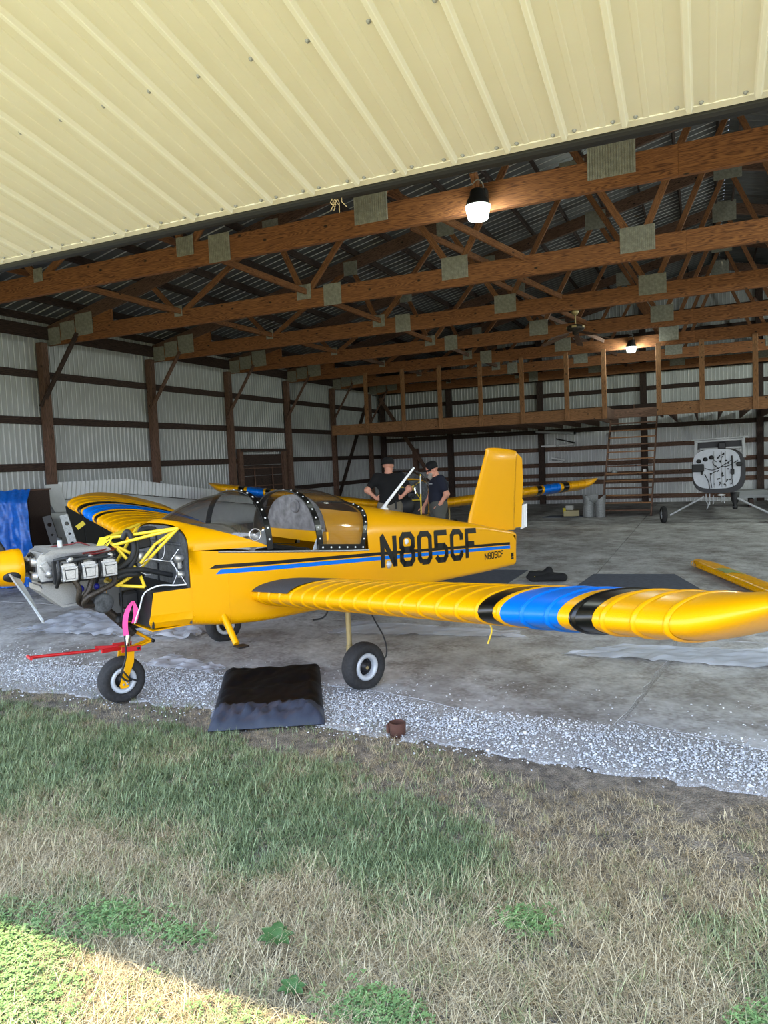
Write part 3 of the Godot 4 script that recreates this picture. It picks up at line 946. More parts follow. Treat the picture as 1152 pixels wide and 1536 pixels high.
func grass():
	var r := RandomNumberGenerator.new()
	r.seed = 99
	var nz := FastNoiseLite.new()
	nz.seed = 31
	nz.frequency = 0.8
	nz.fractal_octaves = 3
	var n2 := FastNoiseLite.new()
	n2.seed = 57
	n2.frequency = 3.0
	var kinds := []
	kinds.append(clump(r, 11, 0.05, 0.12, 0.5, 2.0, 0.0025, 0.04))    # green
	kinds.append(clump(r, 11, 0.04, 0.10, 0.8, 2.2, 0.0028, 0.045))
	kinds.append(clump(r, 12, 0.06, 0.15, 0.9, 2.2, 0.0015, 0.05))    # straw, lying
	kinds.append(clump(r, 13, 0.05, 0.12, 1.3, 2.3, 0.0016, 0.055))
	var xf := [[], [], [], []]
	var cols := [PackedColorArray(), PackedColorArray(), PackedColorArray(), PackedColorArray()]
	for i in 46000:
		# denser towards the camera
		var z := 0.55 + 3.75 * pow(r.randf(), 1.15)
		var x := r.randf_range(-1.62 * z - 1.2, 0.14 * z + 0.9)
		if x < -7.5: continue
		var edge := lerpf(3.95, 3.86, clampf((x + 3.3) / 2.0, 0, 1)) + 0.22 * nz.get_noise_2d(x * 2.0, 7.0) - 0.16
		if x > -1.9: edge -= lerpf(0.0, 0.55, clampf((x + 1.9) / 0.8, 0, 1))
		var over := z - edge
		if over > 0.0 and (r.randf() > (0.42 if x > -1.9 else 0.16) or over > 0.6): continue
		# where it is green: a band before the slab to the left of centre, patches elsewhere
		var g := 0.55 * nz.get_noise_2d(x * 1.3, z * 1.3) + 0.3 * n2.get_noise_2d(x, z)
		g += 0.62 * smoothstep(2.35, 3.0, z - 0.12 * (x + 2.0)) * (1.0 - smoothstep(-1.25, -0.45, x))
		g += 0.35 * exp(-(pow((x + 1.75) / 0.55, 2) + pow((z - 2.75) / 0.35, 2)))
		g -= 0.30
		g += 0.10 * smoothstep(-0.9, -0.1, x) * smoothstep(2.6, 3.2, z)
		var green := r.randf() < clampf(0.5 + g * 1.9, 0.06, 0.93) * (0.35 if over > 0.05 else 1.0)
		if not green and n2.get_noise_2d(x * 0.7 + 20, z * 0.7) > 0.38 and r.randf() < 0.75: continue   # bare earth
		var k := (r.randi() % 2) + (0 if green else 2)
		var s := r.randf_range(0.65, 1.2) * (0.75 if over > -0.25 else 1.0)
		xf[k].append(Transform3D(Basis(Vector3.UP, r.randf() * TAU).scaled(Vector3(s, s * (1.0 if green else 0.75), s)), W(x, -0.015, z)))
		var t := r.randf()
		if green:
			var cg := Color(0.135, 0.185, 0.075).lerp(Color(0.36, 0.43, 0.23), t * t)
			cols[k].push_back(cg.lerp(Color(0.40, 0.38, 0.18), clampf(0.35 - g, 0.0, 0.6)))
		else:
			cols[k].push_back(Color(0.27, 0.195, 0.10).lerp(Color(0.74, 0.62, 0.41), t))
	multi("grass", kinds[0], M.blade, xf[0], cols[0], "long green grass blades growing in a band before the gravel", "grass")
	multi("grass", kinds[1], M.blade, xf[1], cols[1], "shorter green grass leaves between the longer blades", "grass")
	multi("dry_grass", kinds[2], M.blade, xf[2], cols[2], "dry straw-coloured grass lying over the bare soil", "dry grass")
	multi("dry_grass", kinds[3], M.blade, xf[3], cols[3], "thin bleached grass stems tangled over the lawn", "dry grass")
	# clover: small round leaves on short stems, in patches
	var mb := MB.new()
	mb.colored = true
	for b in 9:
		var p := Vector3(r.randf_range(-0.035, 0.035), r.randf_range(0.015, 0.06), r.randf_range(-0.035, 0.035))
		var sh := r.randf_range(0.75, 1.2)
		mb.col = Color(sh, sh, sh)
		for l in 3:
			var a := TAU * l / 3 + b
			var d := Vector3(cos(a), r.randf_range(-0.1, 0.5), sin(a)).normalized()
			var sd := d.cross(Vector3.UP).normalized()
			mb.quad(p, p + d * 0.005 + sd * 0.0038, p + d * 0.011, p + d * 0.005 - sd * 0.0038, 2)
	var cm := mb.mesh()
	var cx := []
	var cc := PackedColorArray()
	for q in [[-2.42, 1.72, 0.26, 0.09, 420], [-2.15, 1.50, 0.26, 0.13, 420], [-2.12, 2.02, 0.15, 0.04, 130], [-1.80, 2.03, 0.10, 0.03, 25], [-1.25, 1.66, 0.26, 0.07, 90], [-0.98, 1.95, 0.11, 0.035, 90], [-0.62, 2.55, 0.08, 0.04, 40], [0.15, 2.3, 0.08, 0.04, 40]]:
		for i in int(q[4]):
			var x := r.randfn(q[0], q[2] * 0.6)
			var z := r.randfn(q[1], q[3])
			var s := r.randf_range(0.7, 1.3)
			cx.append(Transform3D(Basis(Vector3.UP, r.randf() * TAU).scaled(Vector3(s, s, s)), W(x, -0.015, z)))
			cc.push_back(Color(0.11, 0.20, 0.06).lerp(Color(0.20, 0.32, 0.11), r.randf()))
	multi("clover", cm, M.blade, cx, cc, "leafy green clover patches at the sunlit front left of the lawn", "clover")
	# a broad-leaved weed in the shade near the sun line
	for q in [[-1.46, 2.13, 0.085, "broad-leaved green weed on bare soil just above the edge of the sunlight"], [-1.27, 1.93, 0.06, "small broad-leaved weed right at the edge of the sunlight"]]:
		var wd := thing("weed", q[3], "weed", W(q[0], 0, q[1]))
		for l in 11:
			var lm := MB.new()
			var a := l * 2.4
			var d := Vector3(cos(a), 0, sin(a))
			var sd := Vector3(-sin(a), 0, cos(a))
			var L: float = q[2] * (0.55 + 0.45 * ((l * 7) % 10) / 10.0)
			var rows := []
			for k in 5:
				var t := k / 4.0
				var c0 := d * L * t + Vector3(0, 0.012 + L * (0.7 * t - 0.55 * t * t), 0)
				var hw := L * 0.30 * sin(PI * (0.08 + 0.9 * t))
				rows.append(PackedVector3Array([c0 - sd * hw + Vector3(0, 0.004, 0), c0, c0 + sd * hw + Vector3(0, 0.004, 0)]))
			lm.slab(rows, Vector3(0, 0.0008, 0))
			var wm := mat(Color(0.25, 0.38, 0.19), 0.7)
			part(wd, "leaf", lm, wm)

# ==================================================================== the yellow aircraft
# own axes: x aft (0 at the main axle), y up, z towards its port side
func P(a: float, y: float, s: float) -> Vector3:
	return Vector3(a, y, s)

func interp(x: float, xs: Array, ys: Array) -> float:
	if x <= xs[0]: return ys[0]
	for i in xs.size() - 1:
		if x <= xs[i + 1]: return lerpf(ys[i], ys[i + 1], (x - xs[i]) / (xs[i + 1] - xs[i]))
	return ys[-1]

func fw(a: float) -> float: return interp(a, [-1.42, -1.1, -0.5, 0.55, 3.08], [0.47, 0.5, 0.55, 0.55, 0.105])
func fb(a: float) -> float: return interp(a, [-1.42, -1.1, -0.8, -0.5, 1.6, 2.4, 3.08], [0.60, 0.585, 0.535, 0.515, 0.515, 0.485, 0.475])
func fsill(a: float) -> float: return interp(a, [-1.1, -0.87, 0.5, 1.0, 2.4, 3.08], [1.145, 1.12, 0.976, 0.985, 0.955, 0.825])
func ftop(a: float) -> float: return interp(a, [-1.1, -1.0, 0.45, 0.65, 0.85, 1.1, 1.7, 2.4, 3.08], [1.335, 1.345, 1.39, 1.375, 1.335, 1.285, 1.165, 1.025, 0.875])

# a point of the arched deck, t 0 at the port sill .. 1 on the centre line .. 2 at the starboard sill
func arch(a: float, t: float, d := 0.0) -> Vector3:
	var e := 2.0 / 3.0
	var an := t * PI / 2
	var cs := cos(an)
	return P(a, fsill(a) + (ftop(a) - fsill(a) + d) * pow(maxf(sin(an), 0.0), e), signf(cs) * pow(absf(cs), e) * (fw(a) + d))

# port face of the fuselage at station a and height y, lifted by d
func side(a: float, y: float, d := 0.0) -> Vector3:
	var s := fw(a)
	var k := (y - fsill(a)) / (ftop(a) - fsill(a))
	if k > 0.0 and a > 0.5: s *= pow(maxf(1.0 - pow(minf(k, 1.0), 3.0), 0.0), 1.0 / 3.0)
	return P(a, y, s + d)

# a strip that lies on the port face between two lines y0(a), y1(a)
func side_strip(mb: MB, a0: float, a1: float, n: int, y0: Callable, y1: Callable, d: float, skew0 := 0.0, skew1 := 0.0):
	var rows := []
	for j in 3:
		var r := PackedVector3Array()
		for i in n + 1:
			var f := float(i) / n
			var t := j / 2.0
			var a := lerpf(a0 + skew0 * t, a1 + skew1 * t, f)
			r.push_back(side(a, lerpf(y0.call(a), y1.call(a), t), d))
		rows.append(r)
	mb.slab(rows, Vector3(0, 0, d * 0.9))

const GLYPHS := {
	"N": [[[0, 0], [0, 1]], [[0, 1], [1, 0]], [[1, 0], [1, 1]]],
	"8": [[[0.18, 0.5], [0.0, 0.6], [0.0, 0.86], [0.22, 1], [0.78, 1], [1, 0.86], [1, 0.6], [0.82, 0.5], [1, 0.4], [1, 0.14], [0.78, 0], [0.22, 0], [0, 0.14], [0, 0.4], [0.18, 0.5], [0.82, 0.5]]],
	"0": [[[0.22, 0], [0, 0.14], [0, 0.86], [0.22, 1], [0.78, 1], [1, 0.86], [1, 0.14], [0.78, 0], [0.22, 0]]],
	"5": [[[1, 1], [0, 1], [0, 0.52], [0.78, 0.52], [1, 0.4], [1, 0.14], [0.78, 0], [0.22, 0], [0, 0.14]]],
	"C": [[[1, 0.72], [1, 0.86], [0.78, 1], [0.22, 1], [0, 0.86], [0, 0.14], [0.22, 0], [0.78, 0], [1, 0.14], [1, 0.28]]],
	"F": [[[0, 0], [0, 1], [1.05, 1]], [[0, 0.5], [0.8, 0.5]]],
}

func lettering(root: Node, text: String, a0: float, step: float, w: float, h: float, base: Callable, th: float, d: float, n := "registration_letter"):
	for i in text.length():
		var mb := MB.new()
		for stroke in GLYPHS[text[i]]:
			for k in stroke.size() - 1:
				var p := Vector2(stroke[k][0] * w, stroke[k][1] * h)
				var q := Vector2(stroke[k + 1][0] * w, stroke[k + 1][1] * h)
				var dir := (q - p).normalized()
				var nr := Vector2(-dir.y, dir.x) * th / 2
				var ext := dir * th * 0.28
				if k == 0 and stroke[0] != stroke[-1]: p -= dir * th * 0.22
				var rows := []
				for j in 2:
					var r := PackedVector3Array()
					for m in 4:
						var c := (p - (ext if k > 0 else Vector2.ZERO)).lerp(q + (ext if k < stroke.size() - 2 else Vector2.ZERO), m / 3.0) + nr * (1 if j else -1)
						var a := a0 + i * step + c.x
						r.push_back(side(a, base.call(a) + c.y, d))
					rows.append(r)
				mb.slab(rows, Vector3(0, 0, d * 0.8), -1)
		part(root, n, mb, M.letter)

# wing: s outboard distance, u 0 trailing edge below .. 0.5 leading edge .. 1 trailing edge above
const CHORD := 1.45
const TIP := 3.98
const SPAN := 4.40
func wing_pt(s: float, u: float, sgn: int, y0: float, dih: float, d := 0.0) -> Vector3:
	var x := pow(absf(u - 0.5) * 2.0, 1.7)
	var up := u > 0.5
	var yt := 0.147 * 5.0 * (0.2969 * sqrt(x) - 0.126 * x - 0.3516 * x * x + 0.2843 * x * x * x - 0.1036 * x * x * x * x)
	var m := 0.02
	var p := 0.4
	var yc := m / (p * p) * (2 * p * x - x * x) if x < p else m / pow(1 - p, 2) * (1 - 2 * p + 2 * p * x - x * x)
	var c := CHORD
	var le := -0.62
	var thick := 1.0
	var lift := 0.0
	if s > TIP:
		var t := (s - TIP) / (SPAN - TIP)
		le += 0.52 * t * t
		c -= 0.52 * t * t + 0.12 * t * t
		thick = sqrt(maxf(0.0, 1.0 - t * t * 0.985))
		lift = 0.075 * t * t * c
	var a := le + x * c
	var y := y0 + dih * s + (yc + (yt if up else -yt) * thick) * c - 0.20 * x + lift
	return P(a, y + (d if up else -d) * (1.0 if x > 0.004 else 0.0), s * sgn) + Vector3(-d if x < 0.08 else 0.0, 0, 0)

func wing_ring(s: float, sgn: int, y0: float, dih: float, d := 0.0, n := 36) -> PackedVector3Array:
	var r := PackedVector3Array()
	for i in n + 1:
		r.push_back(wing_pt(s, float(i) / n, sgn, y0, dih, d))
	return r

func wing_band(s0: float, s1: float, sgn: int, y0: float, dih: float, d: float, n := 36) -> MB:
	var mb := MB.new()
	var rings := []
	for k in 3: rings.append(wing_ring(lerpf(s0, s1, k / 2.0), sgn, y0, dih, d, n))
	mb.loft(rings, false, true, true, 1)
	return mb

func make_wing(root: Node, sgn: int, y0: float, dih: float, walk: bool, n := 36):
	var mb := MB.new()
	var rings := []
	for s in [0.53, 1.4, 2.3, 3.2, TIP, 4.06, 4.14, 4.21, 4.27, 4.32, 4.36, 4.385, 4.398]:
		rings.append(wing_ring(s, sgn, y0, dih, 0.0, n))
	mb.loft(rings, false, true, true, 1)
	var w := part(root, "wing", mb, M.yellow)
	part(w, "black_band", wing_band(2.925, 3.035, sgn, y0, dih, 0.0016, n), M.black, "black painted band")
	part(w, "blue_band", wing_band(3.085, 3.44, sgn, y0, dih, 0.0016, n), M.blue, "blue painted band")
	part(w, "black_band", wing_band(3.505, 3.63, sgn, y0, dih, 0.0016, n), M.black, "black painted band")
	# raised rib strips
	for k in 23:
		var s := 0.64 + k * 0.152
		var m: Material = M.yellow
		if s > 2.92 and s < 3.04 or s > 3.50 and s < 3.64: m = M.black
		elif s > 3.08 and s < 3.45: m = M.blue
		var st := MB.new()
		var rr := []
		for q in [[-0.014, 0.0002], [-0.008, 0.0065], [0.0, 0.0085], [0.008, 0.0065], [0.014, 0.0002]]: rr.append(wing_ring(s + q[0], sgn, y0, dih, q[1] + (0.0016 if m != M.yellow else 0.0), n))
		st.loft(rr, true, false, false, 1)
		part(w, "rib_strip", st, m)
	if walk:
		var wk := MB.new()
		var rows := []
		for k in 4:
			var r := PackedVector3Array()
			for i in 13: r.push_back(wing_pt(0.535 + 0.52 * k / 3.0, lerpf(0.53, 0.86, i / 12.0), sgn, y0, dih, 0.0095))
			rows.append(r)
		wk.slab(rows, Vector3(0, 0.003, 0))
		part(w, "wing_walk", wk, M.walk, "dark grey non-slip walkway")
		var ed := MB.new()
		var pts := []
		for i in 20: pts.append(wing_pt(0.528, lerpf(0.22, 0.75, i / 19.0), sgn, y0, dih, 0.0))
		ed.tube(pts, 0.007, 6)
		part(w, "root_seal", ed, M.black)

func tyre_mesh(R: float, w: float, flat := 0.0) -> MB:
	var mb := MB.new()
	var prof := []
	var ri := R * 0.52
	for k in 25:
		var an := -PI * 0.80 + 1.6 * PI * k / 24.0
		var rr := (R + ri) / 2 + (R - ri) / 2 * cos(an)
		var hh := w / 2 * signf(sin(an)) * pow(absf(sin(an)), 0.75)
		if absf(sin(an)) < 0.75 and cos(an) > 0 and k % 2: rr -= 0.004     # grooves round the tread
		prof.append([rr, hh])
	mb.lathe(Transform3D(Basis(Vector3(1, 0, 0), PI / 2), Vector3.ZERO), prof, 44, 1, true)
	if flat > 0.0:
		for i in mb.v.size():
			var p := mb.v[i]
			if p.y < -R + flat:
				mb.v[i] = Vector3(p.x * 1.04, -R + flat, p.z * 1.12)
	return mb

# wheel lying in the plane of the fuselage axis, hub face out along sgn * z
func wheel(root: Node, at: Vector3, R: float, w: float, sgn: int, flat := 0.0):
	var t := part(root, "tyre", tyre_mesh(R, w, flat), M.rubber)
	t.position = at
	var f := Transform3D(Basis(Vector3(1, 0, 0), PI / 2 * sgn), Vector3.ZERO)
	var mb := MB.new()
	mb.lathe(f, [[R * 0.36, w * 0.30], [R * 0.40, w * 0.40], [R * 0.52, w * 0.42], [R * 0.57, w * 0.34], [R * 0.57, -w * 0.34], [R * 0.52, -w * 0.42], [R * 0.40, -w * 0.40], [R * 0.36, -w * 0.3], [R * 0.34, 0.0]], 32, 1, true)
	part(t, "rim", mb, M.rim)
	mb = MB.new()
	mb.lathe(f, [[0.0, w * 0.34], [R * 0.10, w * 0.34], [R * 0.13, w * 0.28], [R * 0.17, w * 0.26], [R * 0.2, w * 0.12], [R * 0.38, w * 0.10], [R * 0.38, -w * 0.2], [0.0, -w * 0.2]], 24)
	for k in 6:
		var a := TAU * k / 6
		mb.lathe(f * Transform3D(Basis(), Vector3(cos(a) * R * 0.27, w * 0.1, sin(a) * R * 0.27)), [[0.0, w * 0.09], [0.008, w * 0.09], [0.009, 0.0]], 6)
	part(t, "hub", mb, M.steel_dark)

func windshield_base(t: float) -> Vector3:     # t 0 port .. 1 centre .. 2 starboard
	var an := t * PI / 2
	var sn := sin(an)
	var cs := cos(an)
	return P(-0.43 - 0.61 * pow(sn, 0.85), 1.112 + 0.236 * pow(sn, 0.8), 0.535 * signf(cs) * pow(absf(cs), 0.72))

func hoop(t: float, a0: float, base: float, top: float, hw: float, lean := 0.0) -> Vector3:
	var an := t * PI / 2
	var cs := cos(an)
	var h := pow(maxf(sin(an), 0.0), 0.84)
	return P(a0 + lean * h, base + (top - base) * h, hw * signf(cs) * pow(absf(cs), 0.84))

func rear_frame(t: float) -> Vector3:
	var an := t * PI / 2
	var cs := cos(an)
	var h := pow(maxf(sin(an), 0.0), 0.72)
	return P(0.50 + 0.13 * minf(1.0, h * 1.2), 0.985 + 0.40 * h, 0.548 * signf(cs) * pow(absf(cs), 0.6))

# a flat band of width w that follows a curve, lying across it towards "to", lifted outwards
func strap(curve: Callable, to: Vector3, w: float, ctr: Vector3, n := 36, t0 := 0.0, t1 := 2.0, d := 0.004) -> MB:
	var mb := MB.new()
	var rings := []
	for i in n + 1:
		var t := lerpf(t0, t1, float(i) / n)
		var p: Vector3 = curve.call(t)
		var out := p - Vector3(p.x, ctr.y, ctr.z)
		out = out.normalized()
		var q := p + to * w
		rings.append(PackedVector3Array([p - out * d, p + out * d, q + out * d, q - out * d]))
	mb.loft(rings, false, true, true, -1)
	return mb

func airframe(n: String, label: String, at: Vector3, turn: float, full: bool) -> Node3D:
	var root := thing(n, label, "aircraft", at, turn, "")
	# ---- fuselage skin: U-shaped lower shell, arched decks fore and aft
	var mb := MB.new()
	var st := []
	for k in 40: st.append(lerpf(-1.1, 3.08, k / 39.0))
	var outer := []
	for a in st:
		var r := PackedVector3Array()
		var w := fw(a)
		var b := fb(a)
		var sl := fsill(a)
		for q in [[1, sl], [1, lerpf(sl, b, 0.33)], [1, lerpf(sl, b, 0.66)], [1, b + 0.10]]: r.push_back(P(a, q[1], w))
		for j in 5:
			var an := PI / 2 * (j + 1) / 5.0
			r.push_back(P(a, b + 0.07 * (1.0 - sin(an)), w - 0.07 + 0.07 * cos(an)))
		for j in range(4, -1, -1):
			var an := PI / 2 * (j + 1) / 5.0
			r.push_back(P(a, b + 0.07 * (1.0 - sin(an)), -(w - 0.07 + 0.07 * cos(an))))
		for q in [[1, b + 0.10], [1, lerpf(sl, b, 0.66)], [1, lerpf(sl, b, 0.33)], [1, sl]]: r.push_back(P(a, q[1], -w))
		outer.append(r)
	mb.loft(outer, true, false, false, 1)
	# aft deck
	var deck := []
	for k in 26:
		var a := lerpf(0.56, 3.08, k / 25.0)
		var r := PackedVector3Array()
		for i in 21: r.push_back(arch(a, i / 10.0))
		deck.append(r)
	mb.loft(deck, true, false, false, 1)
	# fore deck, cut back along the foot of the windshield
	var fore := []
	for k in 12:
		var r := PackedVector3Array()
		for i in 31:
			var t := i / 15.0
			var g := windshield_base(t)
			var f := arch(-1.1, t)
			var m := f.lerp(g, k / 11.0)
			var bulge := sin(PI * k / 11.0) * 0.02 * sin(t * PI / 2)
			r.push_back(m + Vector3(0, bulge, 0))
		fore.append(r)
	mb.loft(fore, true, false, false, 1)
	# rounded tail end
	var tl := []
	for q in [[3.08, 1.0], [3.105, 0.93], [3.12, 0.8], [3.125, 0.5]]:
		var r := PackedVector3Array()
		var ym := 0.675
		for i in 21:
			var p := arch(3.08, i / 10.0)
			r.push_back(P(q[0], ym + (p.y - ym) * q[1], p.z * q[1]))
		for i in 9:
			var p := P(3.08, 0.475 + 0.02 * absf(i - 4) / 4.0, lerpf(-0.1, 0.1, (i + 1) / 10.0))
			r.push_back(P(q[0], ym + (p.y - ym) * q[1], p.z * q[1]))
		tl.append(r)
	mb.loft(tl, false, false, true, 1)
	var fus := part(root, "fuselage", mb, M.yellow)
	# sill rails and rivet rows
	for s in [1, -1]:
		var rl := MB.new()
		var pts := []
		for k in 8:
			var a := lerpf(-0.87, 0.56, k / 7.0)
			pts.append(P(a, fsill(a) - 0.004, s * (fw(a) + 0.004)))
		rl.tube(pts, 0.009, 6)
		part(fus, "sill_rail", rl, M.alu)
	if full:
		var rv := MB.new()
		for q in [[-1.085, 0.62, -1.085, 1.12], [-0.80, 0.56, -0.80, 0.96], [-1.07, 0.61, -0.5, 0.545], [-0.5, 0.545, 1.0, 0.55], [-0.5, 0.9, 0.7, 0.85], [0.62, 0.6, 0.62, 0.9]]:
			var A := Vector2(q[0], q[1])
			var B := Vector2(q[2], q[3])
			var m := int(A.distance_to(B) / 0.035)
			for i in m:
				var c := A.lerp(B, float(i) / m)
				rv.lathe(Transform3D(Basis(Vector3(1, 0, 0), PI / 2), side(c.x, c.y, -0.0005)), [[0.0, 0.0025], [0.0035, 0.0015], [0.0045, 0.0]], 6)
		part(fus, "rivets", rv, M.yellow, "", "stuff")
		var sm := MB.new()
		side_strip(sm, -0.805, -0.800, 2, func(_a): return 0.55, func(_a): return 1.0, 0.0016)
		part(fus, "skin_seam", sm, M.yellow)
	# ---- paint stripes
	var yl := func(a): return 1.015 - 0.0525 * (a + 0.93) if a < 0.6 else 0.9347 - 0.0755 * (a - 0.6)
	var sb := MB.new()
	side_strip(sb, -0.95, 2.95, 44, func(a): return yl.call(a) - 0.022, func(a): return yl.call(a) + 0.006, 0.0018, 0.05, 0.0)
	part(fus, "black_stripe", sb, M.black)
	sb = MB.new()
	side_strip(sb, -0.90, 2.95, 44, func(a): return yl.call(a) - 0.066, func(a): return yl.call(a) - 0.032, 0.0018, 0.04, -0.0)
	part(fus, "blue_stripe", sb, M.blue)
	# ---- wings: starboard first; the aircraft leans to port on its soft tyre
	if full:
		make_wing(root, -1, 0.74, 0.160, false)
		make_wing(root, 1, 0.70, 0.0785, true)
	else:
		make_wing(root, -1, 0.72, 0.15, false, 24)
		make_wing(root, 1, 0.70, 0.09, false, 24)
	# ---- fin and rudder
	if full: make_fin(root)
	# ---- windshield
	var gl := MB.new()
	var rows := []
	for k in 13:
		var r := PackedVector3Array()
		for i in 41:
			var t := i / 20.0
			var m := windshield_base(t).lerp(hoop(t, -0.43, 1.11, 1.548, 0.532), k / 12.0)
			var out := Vector3(-0.4, m.y - 1.05, m.z).normalized()
			r.push_back(m + out * 0.045 * sin(PI * k / 12.0) * pow(sin(t * PI / 2), 0.8))
		rows.append(r)
	gl.slab(rows, Vector3(0, 0.003, 0))
	part(root, "windshield", gl, M.glass)
	var h1 := func(t): return hoop(t, -0.455, 1.085, 1.556, 0.540)
	var hp := part(root, "windshield_frame", strap(h1, Vector3(1, 0, 0), 0.05, P(0, 1.1, 0)), M.black)
	var h2 := func(t): return hoop(t, 0.03, 1.035, 1.528, 0.535)
	var c2 := part(root, "canopy_frame", strap(h2, Vector3(1, 0, 0), 0.055, P(0, 1.05, 0), 36, 0.0, 2.0, 0.006), M.black)
	# ---- rear canopy glass, its frame and lower rail
	gl = MB.new()
	rows = []
	for k in 13:
		var r := PackedVector3Array()
		for i in 37:
			var t := i / 18.0
			var m := hoop(t, 0.07, 1.03, 1.526, 0.53).lerp(rear_frame(t), k / 12.0)
			m.y += 0.055 * sin(PI * minf(1.0, k / 11.0)) * pow(sin(t * PI / 2), 1.5)
			r.push_back(m)
		rows.append(r)
	gl.slab(rows, Vector3(0, 0.003, 0))
	part(root, "canopy", gl, M.glass)
	part(c2, "rear_band", strap(rear_frame, Vector3(-1, 0, 0), 0.045, P(0, 1.0, 0), 40, 0.0, 2.0, 0.005), M.black)
	for s in [1, -1]:
		mb = MB.new()
		mb.box(Transform3D(Basis(Vector3(0, 0, 1), -0.105), P(0.275, 1.026, s * 0.548)), Vector3(0.50, 0.055, 0.012), 0.003)
		part(c2, "lower_rail", mb, M.black)
	mb = MB.new()
	var dots := []
	for i in 17:
		var t := 0.08 + 1.84 * i / 16.0
		var p: Vector3 = h1.call(t)
		dots.append([p + Vector3(0.025, 0, 0), (p - P(p.x, 1.1, 0)).normalized()])
		p = h2.call(t)
		dots.append([p + Vector3(0.028, 0, 0), (p - P(p.x, 1.05, 0)).normalized()])
		p = rear_frame(t)
		dots.append([p + Vector3(-0.022, 0, 0), (p - P(p.x, 1.0, 0)).normalized()])
	for i in 6: dots.append([P(0.07 + i * 0.085, 1.048 - i * 0.0088, 0.552), Vector3(0, 0, 1)])
	for q in dots:
		var up: Vector3 = q[1]
		var x := up.cross(Vector3(0.3, 0.5, 0.77)).normalized()
		mb.lathe(Transform3D(Basis(x, up, x.cross(up)), q[0]), [[0.0, 0.011], [0.006, 0.009], [0.0085, 0.004], [0.0085, 0.0]], 8)
	part(c2, "rivet_heads", mb, M.white, "", "stuff")
	# ---- cockpit: bulkhead behind the seats, yellow baggage panels, coaming, floor
	var ol := PackedVector2Array()
	for i in 25:
		var p := hoop(2.0 * i / 24.0, 0, 1.16, 1.485, 0.465)
		ol.push_back(Vector2(p.z, p.y))
	for i in range(1, 8):
		var an := PI * i / 8.0
		ol.push_back(Vector2(-0.465 * cos(an), 1.16 - 0.05 * sin(an)))
	mb = MB.new()
	mb.prism(Transform3D(Basis(Vector3(0, 0, 1), Vector3(0, 1, 0), Vector3(-1, 0, 0)), P(0.16, 0, 0)), ol, 0.012)
	var bk := part(root, "seat_bulkhead", mb, M.bulkhead, "dusty grey bulkhead with a round inspection cap")
	mb = MB.new()
	mb.lathe(Transform3D(Basis(Vector3(0, 0, 1), PI / 2), P(0.15, 1.38, 0.04)), [[0.0, 0.012], [0.035, 0.012], [0.04, 0.02], [0.055, 0.02], [0.062, 0.0]], 24)
	part(bk, "inspection_cap", mb, M.bulkhead)
	mb = MB.new()
	mb.prism(Transform3D(Basis(Vector3(0, 0, 1), Vector3(0, 1, 0), Vector3(-1, 0, 0)), P(0.14, 0, 0)), PackedVector2Array([Vector2(-0.53, 1.17), Vector2(0.53, 1.17), Vector2(0.53, 0.98), Vector2(0.45, 0.99), Vector2(0.38, 1.075), Vector2(-0.38, 1.09), Vector2(-0.45, 0.98), Vector2(-0.53, 0.95)]), 0.02)
	part(root, "seat_back_rail", mb, M.yellow)
	for sgn in [0, 1]:
		gl = MB.new()
		rows = []
		for k in 6:
			var r := PackedVector3Array()
			for i in 13:
				var t := (2.0 - 0.52 * i / 12.0) if sgn else 0.52 * i / 12.0
				var m := hoop(t, 0.17, 1.02, 1.47, 0.50).lerp(rear_frame(t) * Vector3(1, 1, 0.95) + Vector3(-0.02, -0.01, 0), k / 5.0)
				r.push_back(m)
			rows.append(r)
		gl.slab(rows, Vector3(0, 0, 0.004))
		part(root, "baggage_fairing", gl, M.yellow)
	mb = MB.new()
	mb.box(Transform3D(Basis(), P(-0.1, 0.66, 0)), Vector3(1.5, 0.02, 1.04))
	part(root, "cockpit_floor", mb, M.darkmetal)
	mb = MB.new()
	mb.box(Transform3D(Basis(Vector3(0, 0, 1), 0.35), P(0.02, 0.88, 0)), Vector3(0.06, 0.36, 1.0), 0.02)
	mb.box(Transform3D(Basis(), P(-0.2, 0.74, 0)), Vector3(0.42, 0.1, 1.0), 0.02)
	part(root, "seat", mb, M.darkmetal)
	var ip := PackedVector2Array()
	for i in 21:
		var p := hoop(2.0 * i / 20.0, 0, 1.02, 1.31, 0.49)
		ip.push_back(Vector2(p.z, p.y))
	mb = MB.new()
	mb.prism(Transform3D(Basis(Vector3(0, 0, 1), Vector3(0, 1, 0), Vector3(-1, 0, 0)), P(-0.60, -0.02, 0)), ip, 0.02)
	part(root, "instrument_panel", mb, M.darkmetal)
	rows = []
	for k in 5:
		var r := PackedVector3Array()
		for i in 21:
			var t := 0.08 + 1.84 * i / 20.0
			var g := windshield_base(t) * Vector3(1, 1, 0.97)
			var q := hoop(t, -0.60, 1.0, 1.29, 0.49)
			r.push_back(g.lerp(q, k / 4.0) + Vector3(0.02, -0.012, 0))
		rows.append(r)
	mb = MB.new()
	mb.slab(rows, Vector3(0, 0.006, 0))
	part(root, "coaming", mb, M.bulkhead, "dull grey glare shield under the windshield")
